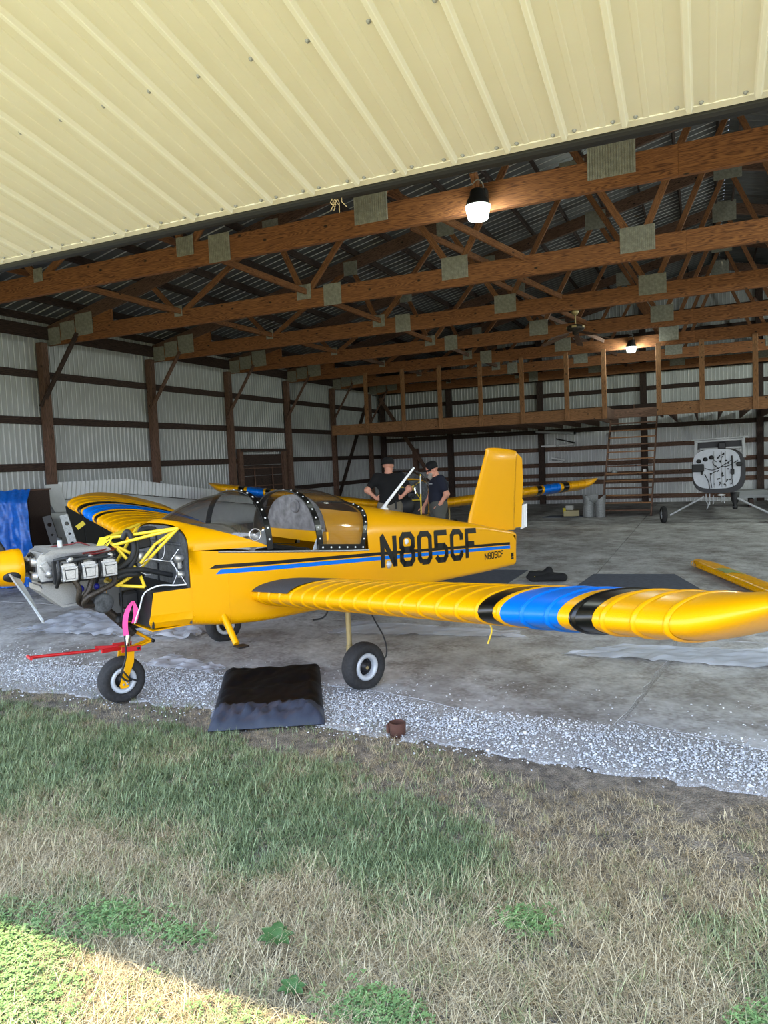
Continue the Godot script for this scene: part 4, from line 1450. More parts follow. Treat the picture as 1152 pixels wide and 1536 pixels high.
	# ---- landing gear
	for s in [1, -1]:
		mb = MB.new()
		mb.tube([P(-0.05, 0.72, s * 1.02), P(-0.05, 0.16, s * 1.02)], 0.021, 14)
		mb.tube([P(-0.05, 0.32, s * 1.02), P(-0.05, 0.27, s * 1.02)], 0.027, 14)
		mb.tube([P(-0.05, 0.165, s * 1.0), P(-0.02, 0.165, s * 1.2)], 0.014, 10)
		part(root, "main_gear_leg", mb, M.tan, "bare tan tube")
		wheel(root, P(-0.02, 0.17, s * 1.15), 0.188, 0.135, s, 0.026 if s == 1 else 0.018)
	wheel(root, P(-1.48, 0.165, 0.0), 0.178, 0.13, 1, 0.013)
	# ---- firewall and lower nose
	ol = PackedVector2Array()
	for i in 21:
		var p := arch(-1.1, i / 10.0, -0.012)
		ol.push_back(Vector2(p.z, p.y))
	ol.push_back(Vector2(-0.488, 0.60))
	ol.push_back(Vector2(0.488, 0.60))
	mb = MB.new()
	mb.prism(Transform3D(Basis(Vector3(0, 0, 1), Vector3(0, 1, 0), Vector3(-1, 0, 0)), P(-1.105, 0, 0)), ol, 0.012)
	var fwl := part(root, "firewall", mb, M.firewall)
	mb = MB.new()
	mb.box(Transform3D(Basis(), P(-1.25, 0.872, 0)), Vector3(0.29, 0.012, 0.95), 0.003)
	mb.box(Transform3D(Basis(), P(-1.385, 0.74, 0.0)), Vector3(0.014, 0.26, 0.93), 0.003)
	part(fwl, "footwell_box", mb, M.darkmetal)
	mb = MB.new()
	for q in [[1.19, 0.10], [1.03, 0.12]]: mb.box(Transform3D(Basis(), P(-1.116, q[0], q[1])), Vector3(0.014, 0.022, 0.6), 0.004)
	for q in [[0.30, 1.02], [0.28, 1.02]]: mb.box(Transform3D(Basis(), P(-1.116, 1.0, -0.05)), Vector3(0.014, 0.6, 0.022), 0.004)
	part(fwl, "stiffener", mb, M.firewall)
	for s in [1, -1]:
		rows = []
		for k in 5:
			var t := k / 4.0
			var r := PackedVector3Array()
			for j in 6:
				var f := j / 5.0
				var a := lerpf(-1.10, lerpf(-1.375, -1.425, f) if f < 0.8 else lerpf(-1.415, -1.39, (f - 0.8) * 5), t)
				r.push_back(P(a, lerpf(0.872, fb(a) + (0.01 if f > 0.99 else 0.0), f), s * (fw(a) + 0.003 - (0.04 if f > 0.99 else 0.018 * smoothstep(0.75, 0.82, f) * t))))
			rows.append(r)
		mb = MB.new()
		mb.slab(rows, Vector3(0, 0, s * 0.004), -1)
		part(root, "cowl_side_panel", mb, M.yellow)
	mb = MB.new()
	mb.box(Transform3D(Basis(), P(-1.245, 0.592, 0)), Vector3(0.30, 0.008, 0.92), 0.002)
	part(root, "cowl_floor", mb, M.yellow)
	return root

func make_fin(root: Node3D):
	var mb: MB
	var fr := []
	for k in 8:
		var t := k / 7.0
		var le := lerpf(2.38, 2.735, t)
		var te := lerpf(3.165, 3.262, t)
		var y := lerpf(1.0, 1.80, t)
		var r := PackedVector3Array()
		for i in 25:
			var an := TAU * i / 24.0
			if i == 24: break
			var x := 0.5 + 0.5 * cos(an)
			var th := 0.062 * (1.25 * sqrt(x) * (1.0 - 0.62 * x)) * lerpf(1.0, 0.8, t)
			var drop := lerpf(0.0, -0.02, x) if k == 7 else 0.0
			if k == 0: drop = -0.06 * x - 0.06
			r.push_back(P(lerpf(le, te, x), y + 0.0 + drop + (0.055 * sqrt(x) * (1.0 - x * 1.2) if k == 7 else 0.0), th * signf(sin(an)) if absf(sin(an)) > 0.001 else 0.0))
		fr.append(r)
	var tipr := PackedVector3Array()
	for p in fr[-1]: tipr.push_back(P(p.x, p.y + 0.028, p.z * 0.25))
	fr.append(tipr)
	mb = MB.new()
	mb.loft(fr, false, true, true, 1)
	var fin := part(root, "fin", mb, M.yellow)
	mb = MB.new()
	mb.prism(Transform3D(), PackedVector2Array([Vector2(3.17, 0.90), Vector2(3.265, 1.775), Vector2(3.355, 1.71), Vector2(3.36, 1.45), Vector2(3.335, 1.23), Vector2(3.365, 1.20), Vector2(3.33, 1.165), Vector2(3.305, 0.90)]), 0.022)
	part(root, "rudder", mb, M.yellow)
	mb = MB.new()
	mb.box(Transform3D(Basis(Vector3(0, 0, 1), 0.06), P(3.17, 0.885, 0.0)).translated_local(Vector3(0, 0.44, 0.022)), Vector3(0.016, 0.88, 0.012), 0.003)
	part(fin, "hinge_strip", mb, M.yellow)
	if true:
		mb = MB.new()
		for k in 7:
			mb.box(Transform3D(Basis(Vector3(0, 0, 1), -0.06), P(3.335 + k * 0.016, 1.01 + k * 0.003, -0.012 - 0.004 * (k % 2))), Vector3(0.0165, 0.28, 0.012), 0.003)
		part(root, "rudder_tab", mb, M.white, "white ribbed tab")
		mb = MB.new()
		mb.box(Transform3D(Basis(Vector3(0, 0, 1), 0.40), P(2.545, 1.40, 0.0)), Vector3(0.02, 0.8, 0.03), 0.008)

func tubes(parent: Node, n: String, list: Array, r: float, m: Material, sides := 8, label := "") -> MeshInstance3D:
	var mb := MB.new()
	for pts in list: mb.tube(smooth(pts), r, sides)
	return part(parent, n, mb, m, label)

# Catmull-Rom through the points
func smooth(pts: Array) -> Array:
	if pts.size() < 3: return pts
	var out := []
	for i in pts.size() - 1:
		var p0: Vector3 = pts[maxi(i - 1, 0)]
		var p1: Vector3 = pts[i]
		var p2: Vector3 = pts[i + 1]
		var p3: Vector3 = pts[mini(i + 2, pts.size() - 1)]
		for k in 5: out.append(p1.cubic_interpolate(p2, p0, p3, k / 5.0))
	out.append(pts[-1])
	return out

func build_aircraft():
	var at := Vector3(-3.469, 0, -5.469)
	var turn := 1.1152
	var root := airframe("light_aircraft", "yellow low-wing light aircraft with its engine uncovered, standing nose-out in the hangar mouth", at, turn, true)
	var fus := root.get_node("fuselage")
	lettering(fus, "N805CF", 0.745, 0.268, 0.172, 0.272, func(a): return 0.80 - 0.067 * (a - 0.71), 0.056, 0.0034)
	lettering(fus, "N805CF", 2.425, 0.0655, 0.044, 0.066, func(a): return 0.633 - 0.035 * (a - 2.42), 0.0125, 0.0026, "small_registration_letter")
	var mb := MB.new()
	side_strip(mb, 2.965, 3.02, 2, func(_a): return 0.592, func(_a): return 0.637, 0.0026)
	part(fus, "data_plate", mb, M.black)
	mb = MB.new()
	side_strip(mb, 2.965, 3.02, 2, func(_a): return 0.562, func(_a): return 0.584, 0.0026)
	part(fus, "data_plate", mb, M.steel_dark)
	mb = MB.new()
	mb.ball(P(0.82, 0.805, 0.50), Vector3(0.035, 0.038, 0.03), 8, 6)
	part(root, "vent_scoop", mb, M.rim)
	mb = MB.new()
	mb.lathe(Transform3D(Basis(Vector3(1, 0, 0), PI / 2), side(1.09, 0.985, 0.0)), [[0.0, 0.004], [0.026, 0.004], [0.028, 0.0]], 14)
	part(root, "filler_patch", mb, M.white)
	# antenna
	mb = MB.new()
	mb.tube([P(1.19, 1.255, 0), P(1.24, 1.315, 0), P(1.64, 1.665, 0)], [0.026, 0.016, 0.011], 10)
	mb.ball(P(1.21, 1.268, 0), Vector3(0.06, 0.022, 0.028), 12, 6)
	part(root, "antenna", mb, M.white)
	# boarding step under the port side
	mb = MB.new()
	mb.tube([P(-0.85, 0.62, 0.50), P(-0.85, 0.43, 0.685)], [0.026, 0.024], 12)
	var stp := part(root, "boarding_step", mb, M.yellow)
	mb = MB.new()
	mb.box(Transform3D(Basis(), P(-0.83, 0.415, 0.72)), Vector3(0.09, 0.012, 0.10), 0.005)
	part(stp, "tread_pad", mb, M.steel_dark)
	# things under the wing
	tubes(root, "brake_hose", [[P(0.02, 0.70, 1.18), P(0.05, 0.56, 1.2), P(0.16, 0.36, 1.2), P(0.17, 0.22, 1.2), P(0.08, 0.17, 1.19)]], 0.006, M.hose, 6)
	tubes(root, "drain_hose", [[P(-0.05, 0.62, 0.75), P(-0.06, 0.54, 0.75), P(-0.10, 0.50, 0.73), P(-0.18, 0.50, 0.72)]], 0.007, M.hose, 6)
	tubes(root, "tie_cord", [[P(0.10, 0.76, 2.28), P(0.09, 0.70, 2.32), P(0.12, 0.62, 2.36), P(0.10, 0.52, 2.34)]], 0.006, M.tube_yellow, 6)
	# snap vent and pale brace inside the windshield
	mb = MB.new()
	mb.lathe(Transform3D(Basis(Vector3(1, 0, 0), PI / 2).rotated(Vector3(0, 1, 0), -0.25), P(-0.545, 1.215, 0.515)), [[0.040, 0.006], [0.046, 0.012], [0.052, 0.006], [0.050, -0.004], [0.042, -0.004]], 28, 1, true)
	mb.lathe(Transform3D(Basis(Vector3(1, 0, 0), PI / 2).rotated(Vector3(0, 1, 0), -0.25), P(-0.545, 1.215, 0.515)), [[0.0, 0.012], [0.010, 0.010], [0.014, 0.0]], 14)
	part(root, "snap_vent", mb, M.chrome)
	mb = MB.new()
	mb.prism(Transform3D(Basis(), P(0, 0, 0.485)), PackedVector2Array([Vector2(-0.76, 1.125), Vector2(-0.44, 1.25), Vector2(-0.40, 1.25), Vector2(-0.40, 1.10), Vector2(-0.60, 1.10)]), 0.012)
	part(root, "side_brace", mb, M.rim)
	mb = MB.new()
	mb.prism(Transform3D(Basis(), P(0, 0, 0.505)), PackedVector2Array([Vector2(0.0, 1.03), Vector2(0.06, 1.03), Vector2(0.115, 1.19), Vector2(0.085, 1.20)]), 0.012)
	part(root, "side_brace", mb, M.rim)
	build_engine(root)
	nose_gear(root)

func build_engine(root: Node3D):
	var e := Node3D.new()
	e.name = "engine"
	root.add_child(e)
	var mb := MB.new()
	mb.prism(Transform3D(), PackedVector2Array([Vector2(-2.03, 1.00), Vector2(-2.055, 1.06), Vector2(-2.055, 1.17), Vector2(-2.02, 1.215), Vector2(-1.56, 1.19), Vector2(-1.53, 1.16), Vector2(-1.53, 1.0)]), 0.30)
	for q in [[-2.055, 1.15, 0.1], [-2.055, 1.15, -0.08], [-2.055, 1.05, 0.11], [-2.055, 1.06, -0.11]]: mb.lathe(Transform3D(Basis(Vector3(0, 0, 1), PI / 2), P(q[0], q[1], q[2])), [[0.0, 0.03], [0.028, 0.028], [0.035, 0.0]], 12)
	mb.box(Transform3D(Basis(Vector3(0, 0, 1), 0.5), P(-2.0, 1.11, 0.155)), Vector3(0.06, 0.07, 0.03), 0.008)
	mb.lathe(Transform3D(Basis(Vector3(1, 0, 0), PI / 2), P(-1.98, 1.065, 0.15)), [[0.0, 0.035], [0.02, 0.035], [0.026, 0.012], [0.036, 0.0]], 12)
	part(e, "crankcase", mb, M.alu)
	# finned top cover, flat and long
	mb = MB.new()
	mb.prism(Transform3D(), PackedVector2Array([Vector2(-2.02, 1.205), Vector2(-1.97, 1.232), Vector2(-1.58, 1.212), Vector2(-1.55, 1.185)]), 0.42)
	for k in 9: mb.box(Transform3D(Basis(Vector3(0, 0, 1), -0.052), P(-1.78, 1.225, -0.19 + k * 0.0475)), Vector3(0.40, 0.008, 0.006), 0.002)
	part(e, "top_cover", mb, M.cast)
	mb = MB.new()
	mb.lathe(Transform3D(Basis(), P(-1.87, 1.225, 0.06)), [[0.016, 0.0], [0.016, 0.06], [0.0, 0.062]], 14)
	var ft := part(e, "oil_filler", mb, M.rim)
	mb = MB.new()
	mb.lathe(Transform3D(Basis(), P(-1.87, 1.285, 0.06)), [[0.018, 0.0], [0.018, 0.016], [0.0, 0.017]], 14)
	part(ft, "filler_cap", mb, M.steel_dark)
	# cylinders, heads and rocker covers
	for s in [1, -1]:
		for k in 3:
			var a := -1.90 + k * 0.135
			mb = MB.new()
			for j in 7: mb.box(Transform3D(Basis(), P(a, 1.075, s * (0.165 + j * 0.015))), Vector3(0.115, 0.13, 0.007), 0.003)
			mb.lathe(Transform3D(Basis(Vector3(1, 0, 0), PI / 2 * s), P(a, 1.075, s * 0.14)), [[0.045, 0.0], [0.045, 0.12]], 16)
			part(e, "cylinder", mb, M.cast)
			mb = MB.new()
			mb.box(Transform3D(Basis(), P(a, 1.085, s * 0.295)), Vector3(0.118, 0.135, 0.075), 0.014)
			mb.lathe(Transform3D(Basis(), P(a + 0.01, 1.145, s * 0.31)), [[0.016, 0.0], [0.016, 0.028], [0.0, 0.03]], 12)
			mb.ball(P(a + 0.015, 1.165, s * 0.335), Vector3(0.021, 0.021, 0.014), 12, 8)
			part(e, "cylinder_head", mb, M.alu)
			mb = MB.new()
			mb.prism(Transform3D(Basis(), P(a, 1.07, s * 0.345)), PackedVector2Array([Vector2(-0.053, 0.048), Vector2(0.053, 0.048), Vector2(0.048, -0.048), Vector2(-0.048, -0.048)]), 0.03)
			for q in [[-0.043, 0.04], [0.043, 0.04], [-0.040, -0.04], [0.040, -0.04]]: mb.lathe(Transform3D(Basis(Vector3(1, 0, 0), PI / 2 * s), P(a + q[0], 1.07 + q[1], s * 0.355)), [[0.0, 0.016], [0.007, 0.015], [0.008, 0.0]], 8)
			var rc := part(e, "rocker_cover", mb, M.alu)
			mb = MB.new()
			mb.prism(Transform3D(Basis(), P(a, 1.068, s * 0.3595)), PackedVector2Array([Vector2(-0.037, 0.033), Vector2(0.037, 0.033), Vector2(0.031, -0.034), Vector2(-0.031, -0.034)]), 0.005)
			part(rc, "cover_groove", mb, M.steel_dark)
			mb = MB.new()
			mb.prism(Transform3D(Basis(), P(a, 1.068, s * 0.364)), PackedVector2Array([Vector2(-0.032, 0.028), Vector2(0.032, 0.028), Vector2(0.027, -0.029), Vector2(-0.027, -0.029)]), 0.009)
			part(rc, "cover_boss", mb, M.alu)
	# dark panels put in as shade between and under the heads, black intake runners over them
	for sg in [1, -1]:
		mb = MB.new()
		mb.box(Transform3D(Basis(), P(-1.765, 1.075, sg * 0.235)), Vector3(0.43, 0.16, 0.03), 0.004)
		part(e, "shade_and_black", mb, M.shade_and_black)
		for k in 3:
			var a := -1.90 + k * 0.135
			tubes(e, "intake_runner", [[P(a - 0.055, 1.16, sg * 0.30), P(a - 0.06, 1.10, sg * 0.325), P(a - 0.065, 1.03, sg * 0.31), P(a - 0.05, 0.97, sg * 0.2)]], 0.013, M.shade_and_black, 8)
			mb = MB.new()
			for q in [[-0.045, 1.142], [0.045, 1.142], [-0.062, 1.09], [0.062, 1.06]]: mb.lathe(Transform3D(Basis(Vector3(1, 0, 0), PI / 2 * sg), P(a + q[0], q[1], sg * 0.332)), [[0.0, 0.009], [0.010, 0.008], [0.012, 0.0]], 8)
			part(e, "head_bolt", mb, M.shade_and_black, "", "stuff")
	mb = MB.new()
	mb.lathe(Transform3D(Basis(Vector3(0, 0, 1), PI / 2), P(-2.052, 1.115, 0)), [[0.075, 0.0], [0.085, 0.012], [0.095, 0.012], [0.10, 0.0]], 28)
	mb.box(Transform3D(Basis(), P(-1.80, 1.007, 0.12)), Vector3(0.48, 0.012, 0.10), 0.003)
	part(e, "joint_seal", mb, M.shade_and_black)
	# wedge-shaped sump
	mb = MB.new()
	mb.prism(Transform3D(), PackedVector2Array([Vector2(-2.03, 1.0), Vector2(-1.66, 1.0), Vector2(-1.72, 0.84), Vector2(-1.90, 0.825), Vector2(-2.03, 0.955)]), 0.26)
	mb.prism(Transform3D(Basis(), P(0, 0, 0)), PackedVector2Array([Vector2(-2.045, 0.985), Vector2(-2.045, 0.945), Vector2(-1.905, 0.81), Vector2(-1.80, 0.815), Vector2(-1.80, 0.83), Vector2(-1.898, 0.826), Vector2(-2.03, 0.955)]), 0.29)
	part(e, "sump", mb, M.cast)
	# exhaust: three pipes into one can with a round flat end
	for s in [1, -1]:
		tubes(e, "exhaust_pipe", [[P(-1.86, 1.02, s * 0.28), P(-1.83, 0.95, s * 0.29), P(-1.83, 0.86, s * 0.26), P(-1.76, 0.80, s * 0.15)]], 0.019, M.exhaust, 10)
		tubes(e, "exhaust_pipe", [[P(-1.73, 1.02, s * 0.28), P(-1.77, 0.93, s * 0.3), P(-1.80, 0.87, s * 0.27), P(-1.72, 0.82, s * 0.2)]], 0.019, M.exhaust, 10)
		tubes(e, "exhaust_pipe", [[P(-1.59, 1.02, s * 0.30), P(-1.60, 0.965, s * 0.33), P(-1.70, 0.925, s * 0.34), P(-1.79, 0.885, s * 0.33), P(-1.80, 0.83, s * 0.29), P(-1.70, 0.805, s * 0.22)]], 0.02, M.exhaust, 10)
	mb = MB.new()
	mb.lathe(Transform3D(Basis(Vector3(1, 0, 0), PI / 2), P(-1.655, 0.815, -0.22)), [[0.0, 0.0], [0.066, 0.0], [0.072, 0.012], [0.072, 0.45], [0.068, 0.466], [0.0, 0.472]], 28)
	var mf := part(e, "muffler", mb, M.exhaust)
	mb = MB.new()
	mb.lathe(Transform3D(Basis(Vector3(1, 0, 0), PI / 2), P(-1.655, 0.815, 0.25)), [[0.0, 0.010], [0.058, 0.008], [0.068, 0.004], [0.073, -0.004], [0.073, -0.012]], 28)
	part(mf, "end_plate", mb, M.firewall, "grey round end plate")
	tubes(mf, "tailpipe", [[P(-1.62, 0.765, 0.12), P(-1.40, 0.525, 0.10)]], 0.03, M.exhaust, 14)
	# propeller shaft and extension
	mb = MB.new()
	mb.lathe(Transform3D(Basis(Vector3(0, 0, 1), PI / 2), P(-2.04, 1.115, 0)), [[0.0, 0.0], [0.045, 0.0], [0.045, 0.015], [0.036, 0.02], [0.036, 0.045], [0.042, 0.05], [0.042, 0.07], [0.05, 0.075], [0.05, 0.1], [0.0, 0.1]], 24)
	part(e, "propeller_shaft", mb, M.exhaust)
	# spinner with a cut-out for each blade, and two thin blades
	mb = MB.new()
	mb.lathe(Transform3D(Basis(Vector3(0, 0, 1), PI / 2), P(-2.125, 1.118, 0)), [[0.0, 0.0], [0.125, 0.0], [0.132, 0.006], [0.130, 0.05], [0.122, 0.12], [0.108, 0.2], [0.086, 0.28], [0.055, 0.35], [0.02, 0.39], [0.0, 0.395]], 36)
	var sp := part(root, "spinner", mb, M.yellow)
	for s in [1, -1]:
		mb = MB.new()
		mb.ball(P(-2.205, 1.118 - s * 0.05, s * 0.108), Vector3(0.062, 0.040, 0.022), 16, 8, Basis(Vector3(1, 0, 0), s * 0.42))
		part(sp, "blade_opening", mb, M.darkmetal)
		var rows := []
		for k in 11:
			var t := k / 10.0
			var dist := lerpf(0.07, 0.82, t)
			var dir := Vector3(0, -0.32 * s, 0.947 * s)
			var ctr := P(-2.205, 1.115, 0) + dir * dist
			var ch := 0.085 * sin(PI * (0.22 + 0.72 * t)) + 0.008
			var pitch := lerpf(-1.0, -0.42, t)
			var tang: Vector3 = Vector3(0, 0.947, 0.32) * s
			var cdir: Vector3 = (tang * cos(pitch) + Vector3(1, 0, 0) * sin(pitch))
			rows.append(PackedVector3Array([ctr - cdir * ch * 0.5, ctr - cdir * ch * 0.2 + Vector3(-0.006, 0, 0), ctr + cdir * ch * 0.2 + Vector3(-0.005, 0, 0), ctr + cdir * ch * 0.5]))
		mb = MB.new()
		mb.slab(rows, Vector3(-0.012, 0, 0))
		part(root, "propeller_blade", mb, M.rim if s == 1 else M.darkmetal)
	# mount of yellow tubes between firewall and engine
	var A := P(-1.125, 1.315, 0.40)
	var A2 := P(-1.125, 1.315, -0.36)
	var C := P(-1.36, 0.895, 0.28)
	var C2 := P(-1.36, 0.895, -0.28)
	var top_p := P(-1.52, 1.215, 0.15)
	var top_s := P(-1.50, 1.25, -0.10)
	var low_p := P(-1.52, 0.915, 0.17)
	var low_s := P(-1.50, 0.915, -0.15)
	var em := Node3D.new()
	em.name = "engine_mount"
	root.add_child(em)
	for q in [[A, P(-1.34, 1.285, 0.2)], [P(-1.34, 1.285, 0.2), top_s], [A, top_p], [A, P(-1.24, 1.19, 0.22)], [P(-1.24, 1.19, 0.22), P(-1.35, 1.06, 0.2)], [A, P(-1.34, 1.0, 0.12)], [top_p, P(-1.40, 1.14, 0.15)], [top_p, top_s], [top_p, P(-1.36, 1.0, 0.18)], [P(-1.36, 1.0, 0.18), C], [P(-1.36, 1.0, 0.18), low_p], [low_p, C], [low_p, low_s], [A2, top_s], [A2, low_s], [low_s, C2], [top_s, P(-1.3, 1.28, -0.2)]]:
		mb = MB.new()
		mb.tube([q[0], q[1]], 0.0125, 8)
		part(em, "mount_tube", mb, M.tube_yellow)
	# hoses, leads, wiring
	tubes(e, "breather_hose", [[P(-1.54, 1.04, 0.22), P(-1.45, 1.08, 0.20), P(-1.40, 1.13, 0.19), P(-1.38, 1.20, 0.17), P(-1.40, 1.29, 0.15), P(-1.42, 1.30, 0.14), P(-1.44, 1.25, 0.12)]], 0.021, M.hose, 10)
	tubes(e, "breather_hose", [[P(-1.45, 1.02, 0.20), P(-1.38, 1.11, 0.18), P(-1.35, 1.20, 0.16), P(-1.32, 1.28, 0.14), P(-1.27, 1.31, 0.12), P(-1.18, 1.30, 0.10)]], 0.021, M.hose, 10)
	tubes(e, "breather_hose", [[P(-1.57, 1.02, 0.30), P(-1.50, 1.03, 0.27), P(-1.36, 1.02, 0.25), P(-1.23, 0.98, 0.22), P(-1.11, 0.94, 0.20)]], 0.02, M.hose, 10)
	tubes(e, "breather_hose", [[P(-1.57, 0.99, 0.30), P(-1.50, 1.0, 0.28), P(-1.40, 0.99, 0.25), P(-1.3, 0.96, 0.1)]], 0.018, M.hose, 10)
	tubes(e, "ignition_lead", [[P(-1.98, 1.165, 0.28), P(-1.91, 1.18, 0.33), P(-1.82, 1.18, 0.31), P(-1.70, 1.17, 0.30), P(-1.60, 1.17, 0.24)], [P(-1.90, 1.15, 0.33), P(-1.80, 1.165, 0.35), P(-1.70, 1.16, 0.35), P(-1.58, 1.165, 0.33)], [P(-1.74, 1.15, 0.34), P(-1.66, 1.175, 0.33), P(-1.56, 1.175, 0.25)]], 0.012, M.hose, 8)
	tubes(e, "red_lead", [[P(-1.99, 1.21, -0.05), P(-1.89, 1.235, -0.03), P(-1.79, 1.24, -0.0), P(-1.73, 1.25, 0.03), P(-1.66, 1.22, 0.05)], [P(-1.79, 1.195, 0.30), P(-1.65, 1.195, 0.24), P(-1.56, 1.2, 0.18), P(-1.48, 1.18, 0.12)], [P(-1.75, 1.185, 0.32), P(-1.62, 1.185, 0.28), P(-1.5, 1.19, 0.15)]], 0.006, M.redwire, 6)
	tubes(root, "white_wiring", [[P(-1.23, 1.20, 0.30), P(-1.19, 1.18, 0.28), P(-1.19, 1.11, 0.26), P(-1.21, 1.08, 0.24), P(-1.29, 1.09, 0.22), P(-1.34, 1.06, 0.20)], [P(-1.14, 1.16, 0.42), P(-1.18, 1.12, 0.43), P(-1.21, 1.08, 0.43), P(-1.19, 1.04, 0.44), P(-1.15, 0.97, 0.45), P(-1.13, 0.93, 0.45), P(-1.115, 0.90, 0.46)], [P(-1.32, 1.10, 0.30), P(-1.20, 1.07, 0.32), P(-1.16, 1.06, 0.34), P(-1.14, 0.99, 0.36), P(-1.16, 0.94, 0.38), P(-1.20, 0.89, 0.40)], [P(-1.34, 1.06, 0.24), P(-1.38, 1.02, 0.22), P(-1.33, 0.98, 0.24), P(-1.28, 0.97, 0.2)]], 0.0028, M.white, 6)
	tubes(root, "wire_bundle", [[P(-1.115, 0.895, 0.46), P(-1.20, 0.90, 0.45), P(-1.30, 0.91, 0.42), P(-1.385, 0.885, 0.40), P(-1.415, 0.84, 0.37), P(-1.43, 0.77, 0.35), P(-1.45, 0.69, 0.32), P(-1.46, 0.64, 0.30)]], 0.006, M.white, 8, "white wrapped wire bundle")
	tubes(root, "black_cable", [[P(-1.51, 0.91, 0.20), P(-1.51, 0.78, 0.19), P(-1.50, 0.65, 0.17), P(-1.49, 0.50, 0.16), P(-1.49, 0.37, 0.15), P(-1.52, 0.27, 0.14), P(-1.52, 0.22, 0.12), P(-1.48, 0.175, 0.11), P(-1.44, 0.17, 0.10)], [P(-1.52, 0.27, 0.14), P(-1.5, 0.24, 0.145), P(-1.47, 0.20, 0.13), P(-1.44, 0.18, 0.12), P(-1.40, 0.16, 0.12)]], 0.007, M.hose, 6)
	# boxes and fittings on and before the firewall
	mb = MB.new()
	mb.box(Transform3D(Basis(Vector3(0, 0, 1), 0.1), P(-1.30, 1.22, 0.14)), Vector3(0.10, 0.10, 0.09), 0.01)
	part(root, "ignition_module", mb, M.darkmetal)
	mb = MB.new()
	mb.box(Transform3D(Basis(), P(-1.44, 0.80, 0.16)), Vector3(0.12, 0.13, 0.12), 0.02)
	part(root, "relay_box", mb, M.darkmetal)
	mb = MB.new()
	mb.box(Transform3D(Basis(), P(-1.46, 0.66, 0.1)), Vector3(0.16, 0.05, 0.16), 0.01)
	part(root, "steering_bracket", mb, M.darkmetal)
	mb = MB.new()
	mb.lathe(Transform3D(Basis(Vector3(0, 0, 1), PI / 2), P(-1.11, 1.09, 0.42)), [[0.0, 0.06], [0.026, 0.06], [0.03, 0.03], [0.02, 0.0]], 14)
	mb.lathe(Transform3D(Basis(Vector3(0, 0, 1), PI / 2), P(-1.11, 0.97, 0.42)), [[0.0, 0.05], [0.024, 0.05], [0.028, 0.02], [0.02, 0.0]], 14)
	mb.box(Transform3D(Basis(), P(-1.13, 1.04, 0.40)), Vector3(0.03, 0.06, 0.03), 0.006)
	part(root, "fuel_fitting", mb, M.alu)
	mb = MB.new()
	mb.lathe(Transform3D(Basis(), P(-1.32, 1.06, 0.12)), [[0.0, 0.0], [0.035, 0.0], [0.045, 0.03], [0.045, 0.07], [0.03, 0.085], [0.0, 0.085]], 16)
	part(root, "fuel_bowl", mb, M.alu)
	mb = MB.new()
	mb.box(Transform3D(Basis(Vector3(0, 0, 1), 0.0), P(-1.55, 1.08, 0.0)), Vector3(0.10, 0.2, 0.26), 0.02)
	mb.lathe(Transform3D(Basis(Vector3(0, 0, 1), PI / 2), P(-1.47, 1.2, 0.06)), [[0.0, 0.0], [0.032, 0.0], [0.032, 0.08], [0.026, 0.1], [0.0, 0.1]], 16)
	part(e, "accessory_case", mb, M.steel_dark)
	for k in 2:
		mb = MB.new()
		mb.ball(P(-1.78 + k * 0.11, 0.93, 0.17), Vector3(0.022, 0.025, 0.022), 10, 8)
		part(e, "blue_hose_end", mb, mat(Color(0.08, 0.1, 0.5), 0.4))
	# yellow tag and pink streamer
	mb = MB.new()
	mb.slab([PackedVector3Array([P(-1.66, 1.19, 0.13), P(-1.57, 1.195, 0.13)]), PackedVector3Array([P(-1.625, 1.235, 0.115), P(-1.53, 1.242, 0.12)]), PackedVector3Array([P(-1.60, 1.275, 0.09), P(-1.50, 1.28, 0.10)])], Vector3(0, 0, 0.002))
	var tg := part(root, "yellow_tag", mb, mat(Color(0.95, 0.86, 0.18), 0.6))
	mb = MB.new()
	for q in [[-1.545, 1.262, 0.112, 0.03], [-1.56, 1.235, 0.122, 0.045], [-1.58, 1.215, 0.128, 0.035]]: mb.box(Transform3D(Basis(Vector3(0, 0, 1), 0.5), P(q[0], q[1], q[2])), Vector3(q[3], 0.006, 0.004))
	part(tg, "handwriting", mb, M.letter)
	for w in [[P(-1.45, 0.80, 0.26), P(-1.49, 0.76, 0.28), P(-1.52, 0.70, 0.29), P(-1.53, 0.63, 0.29), P(-1.525, 0.56, 0.285)], [P(-1.45, 0.80, 0.26), P(-1.44, 0.74, 0.28), P(-1.445, 0.69, 0.285), P(-1.46, 0.64, 0.28)]]:
		var pts := smooth(w)
		var r0 := PackedVector3Array()
		var r1 := PackedVector3Array()
		for i in pts.size():
			var ww := 0.008 + 0.010 * minf(1.0, i / 6.0)
			r0.push_back(pts[i] - Vector3(ww, 0, 0))
			r1.push_back(pts[i] + Vector3(ww, 0, 0.01))
		mb = MB.new()
		mb.slab([r0, r1], Vector3(0, 0, 0.0015))
		part(root, "pink_streamer", mb, M.pink)

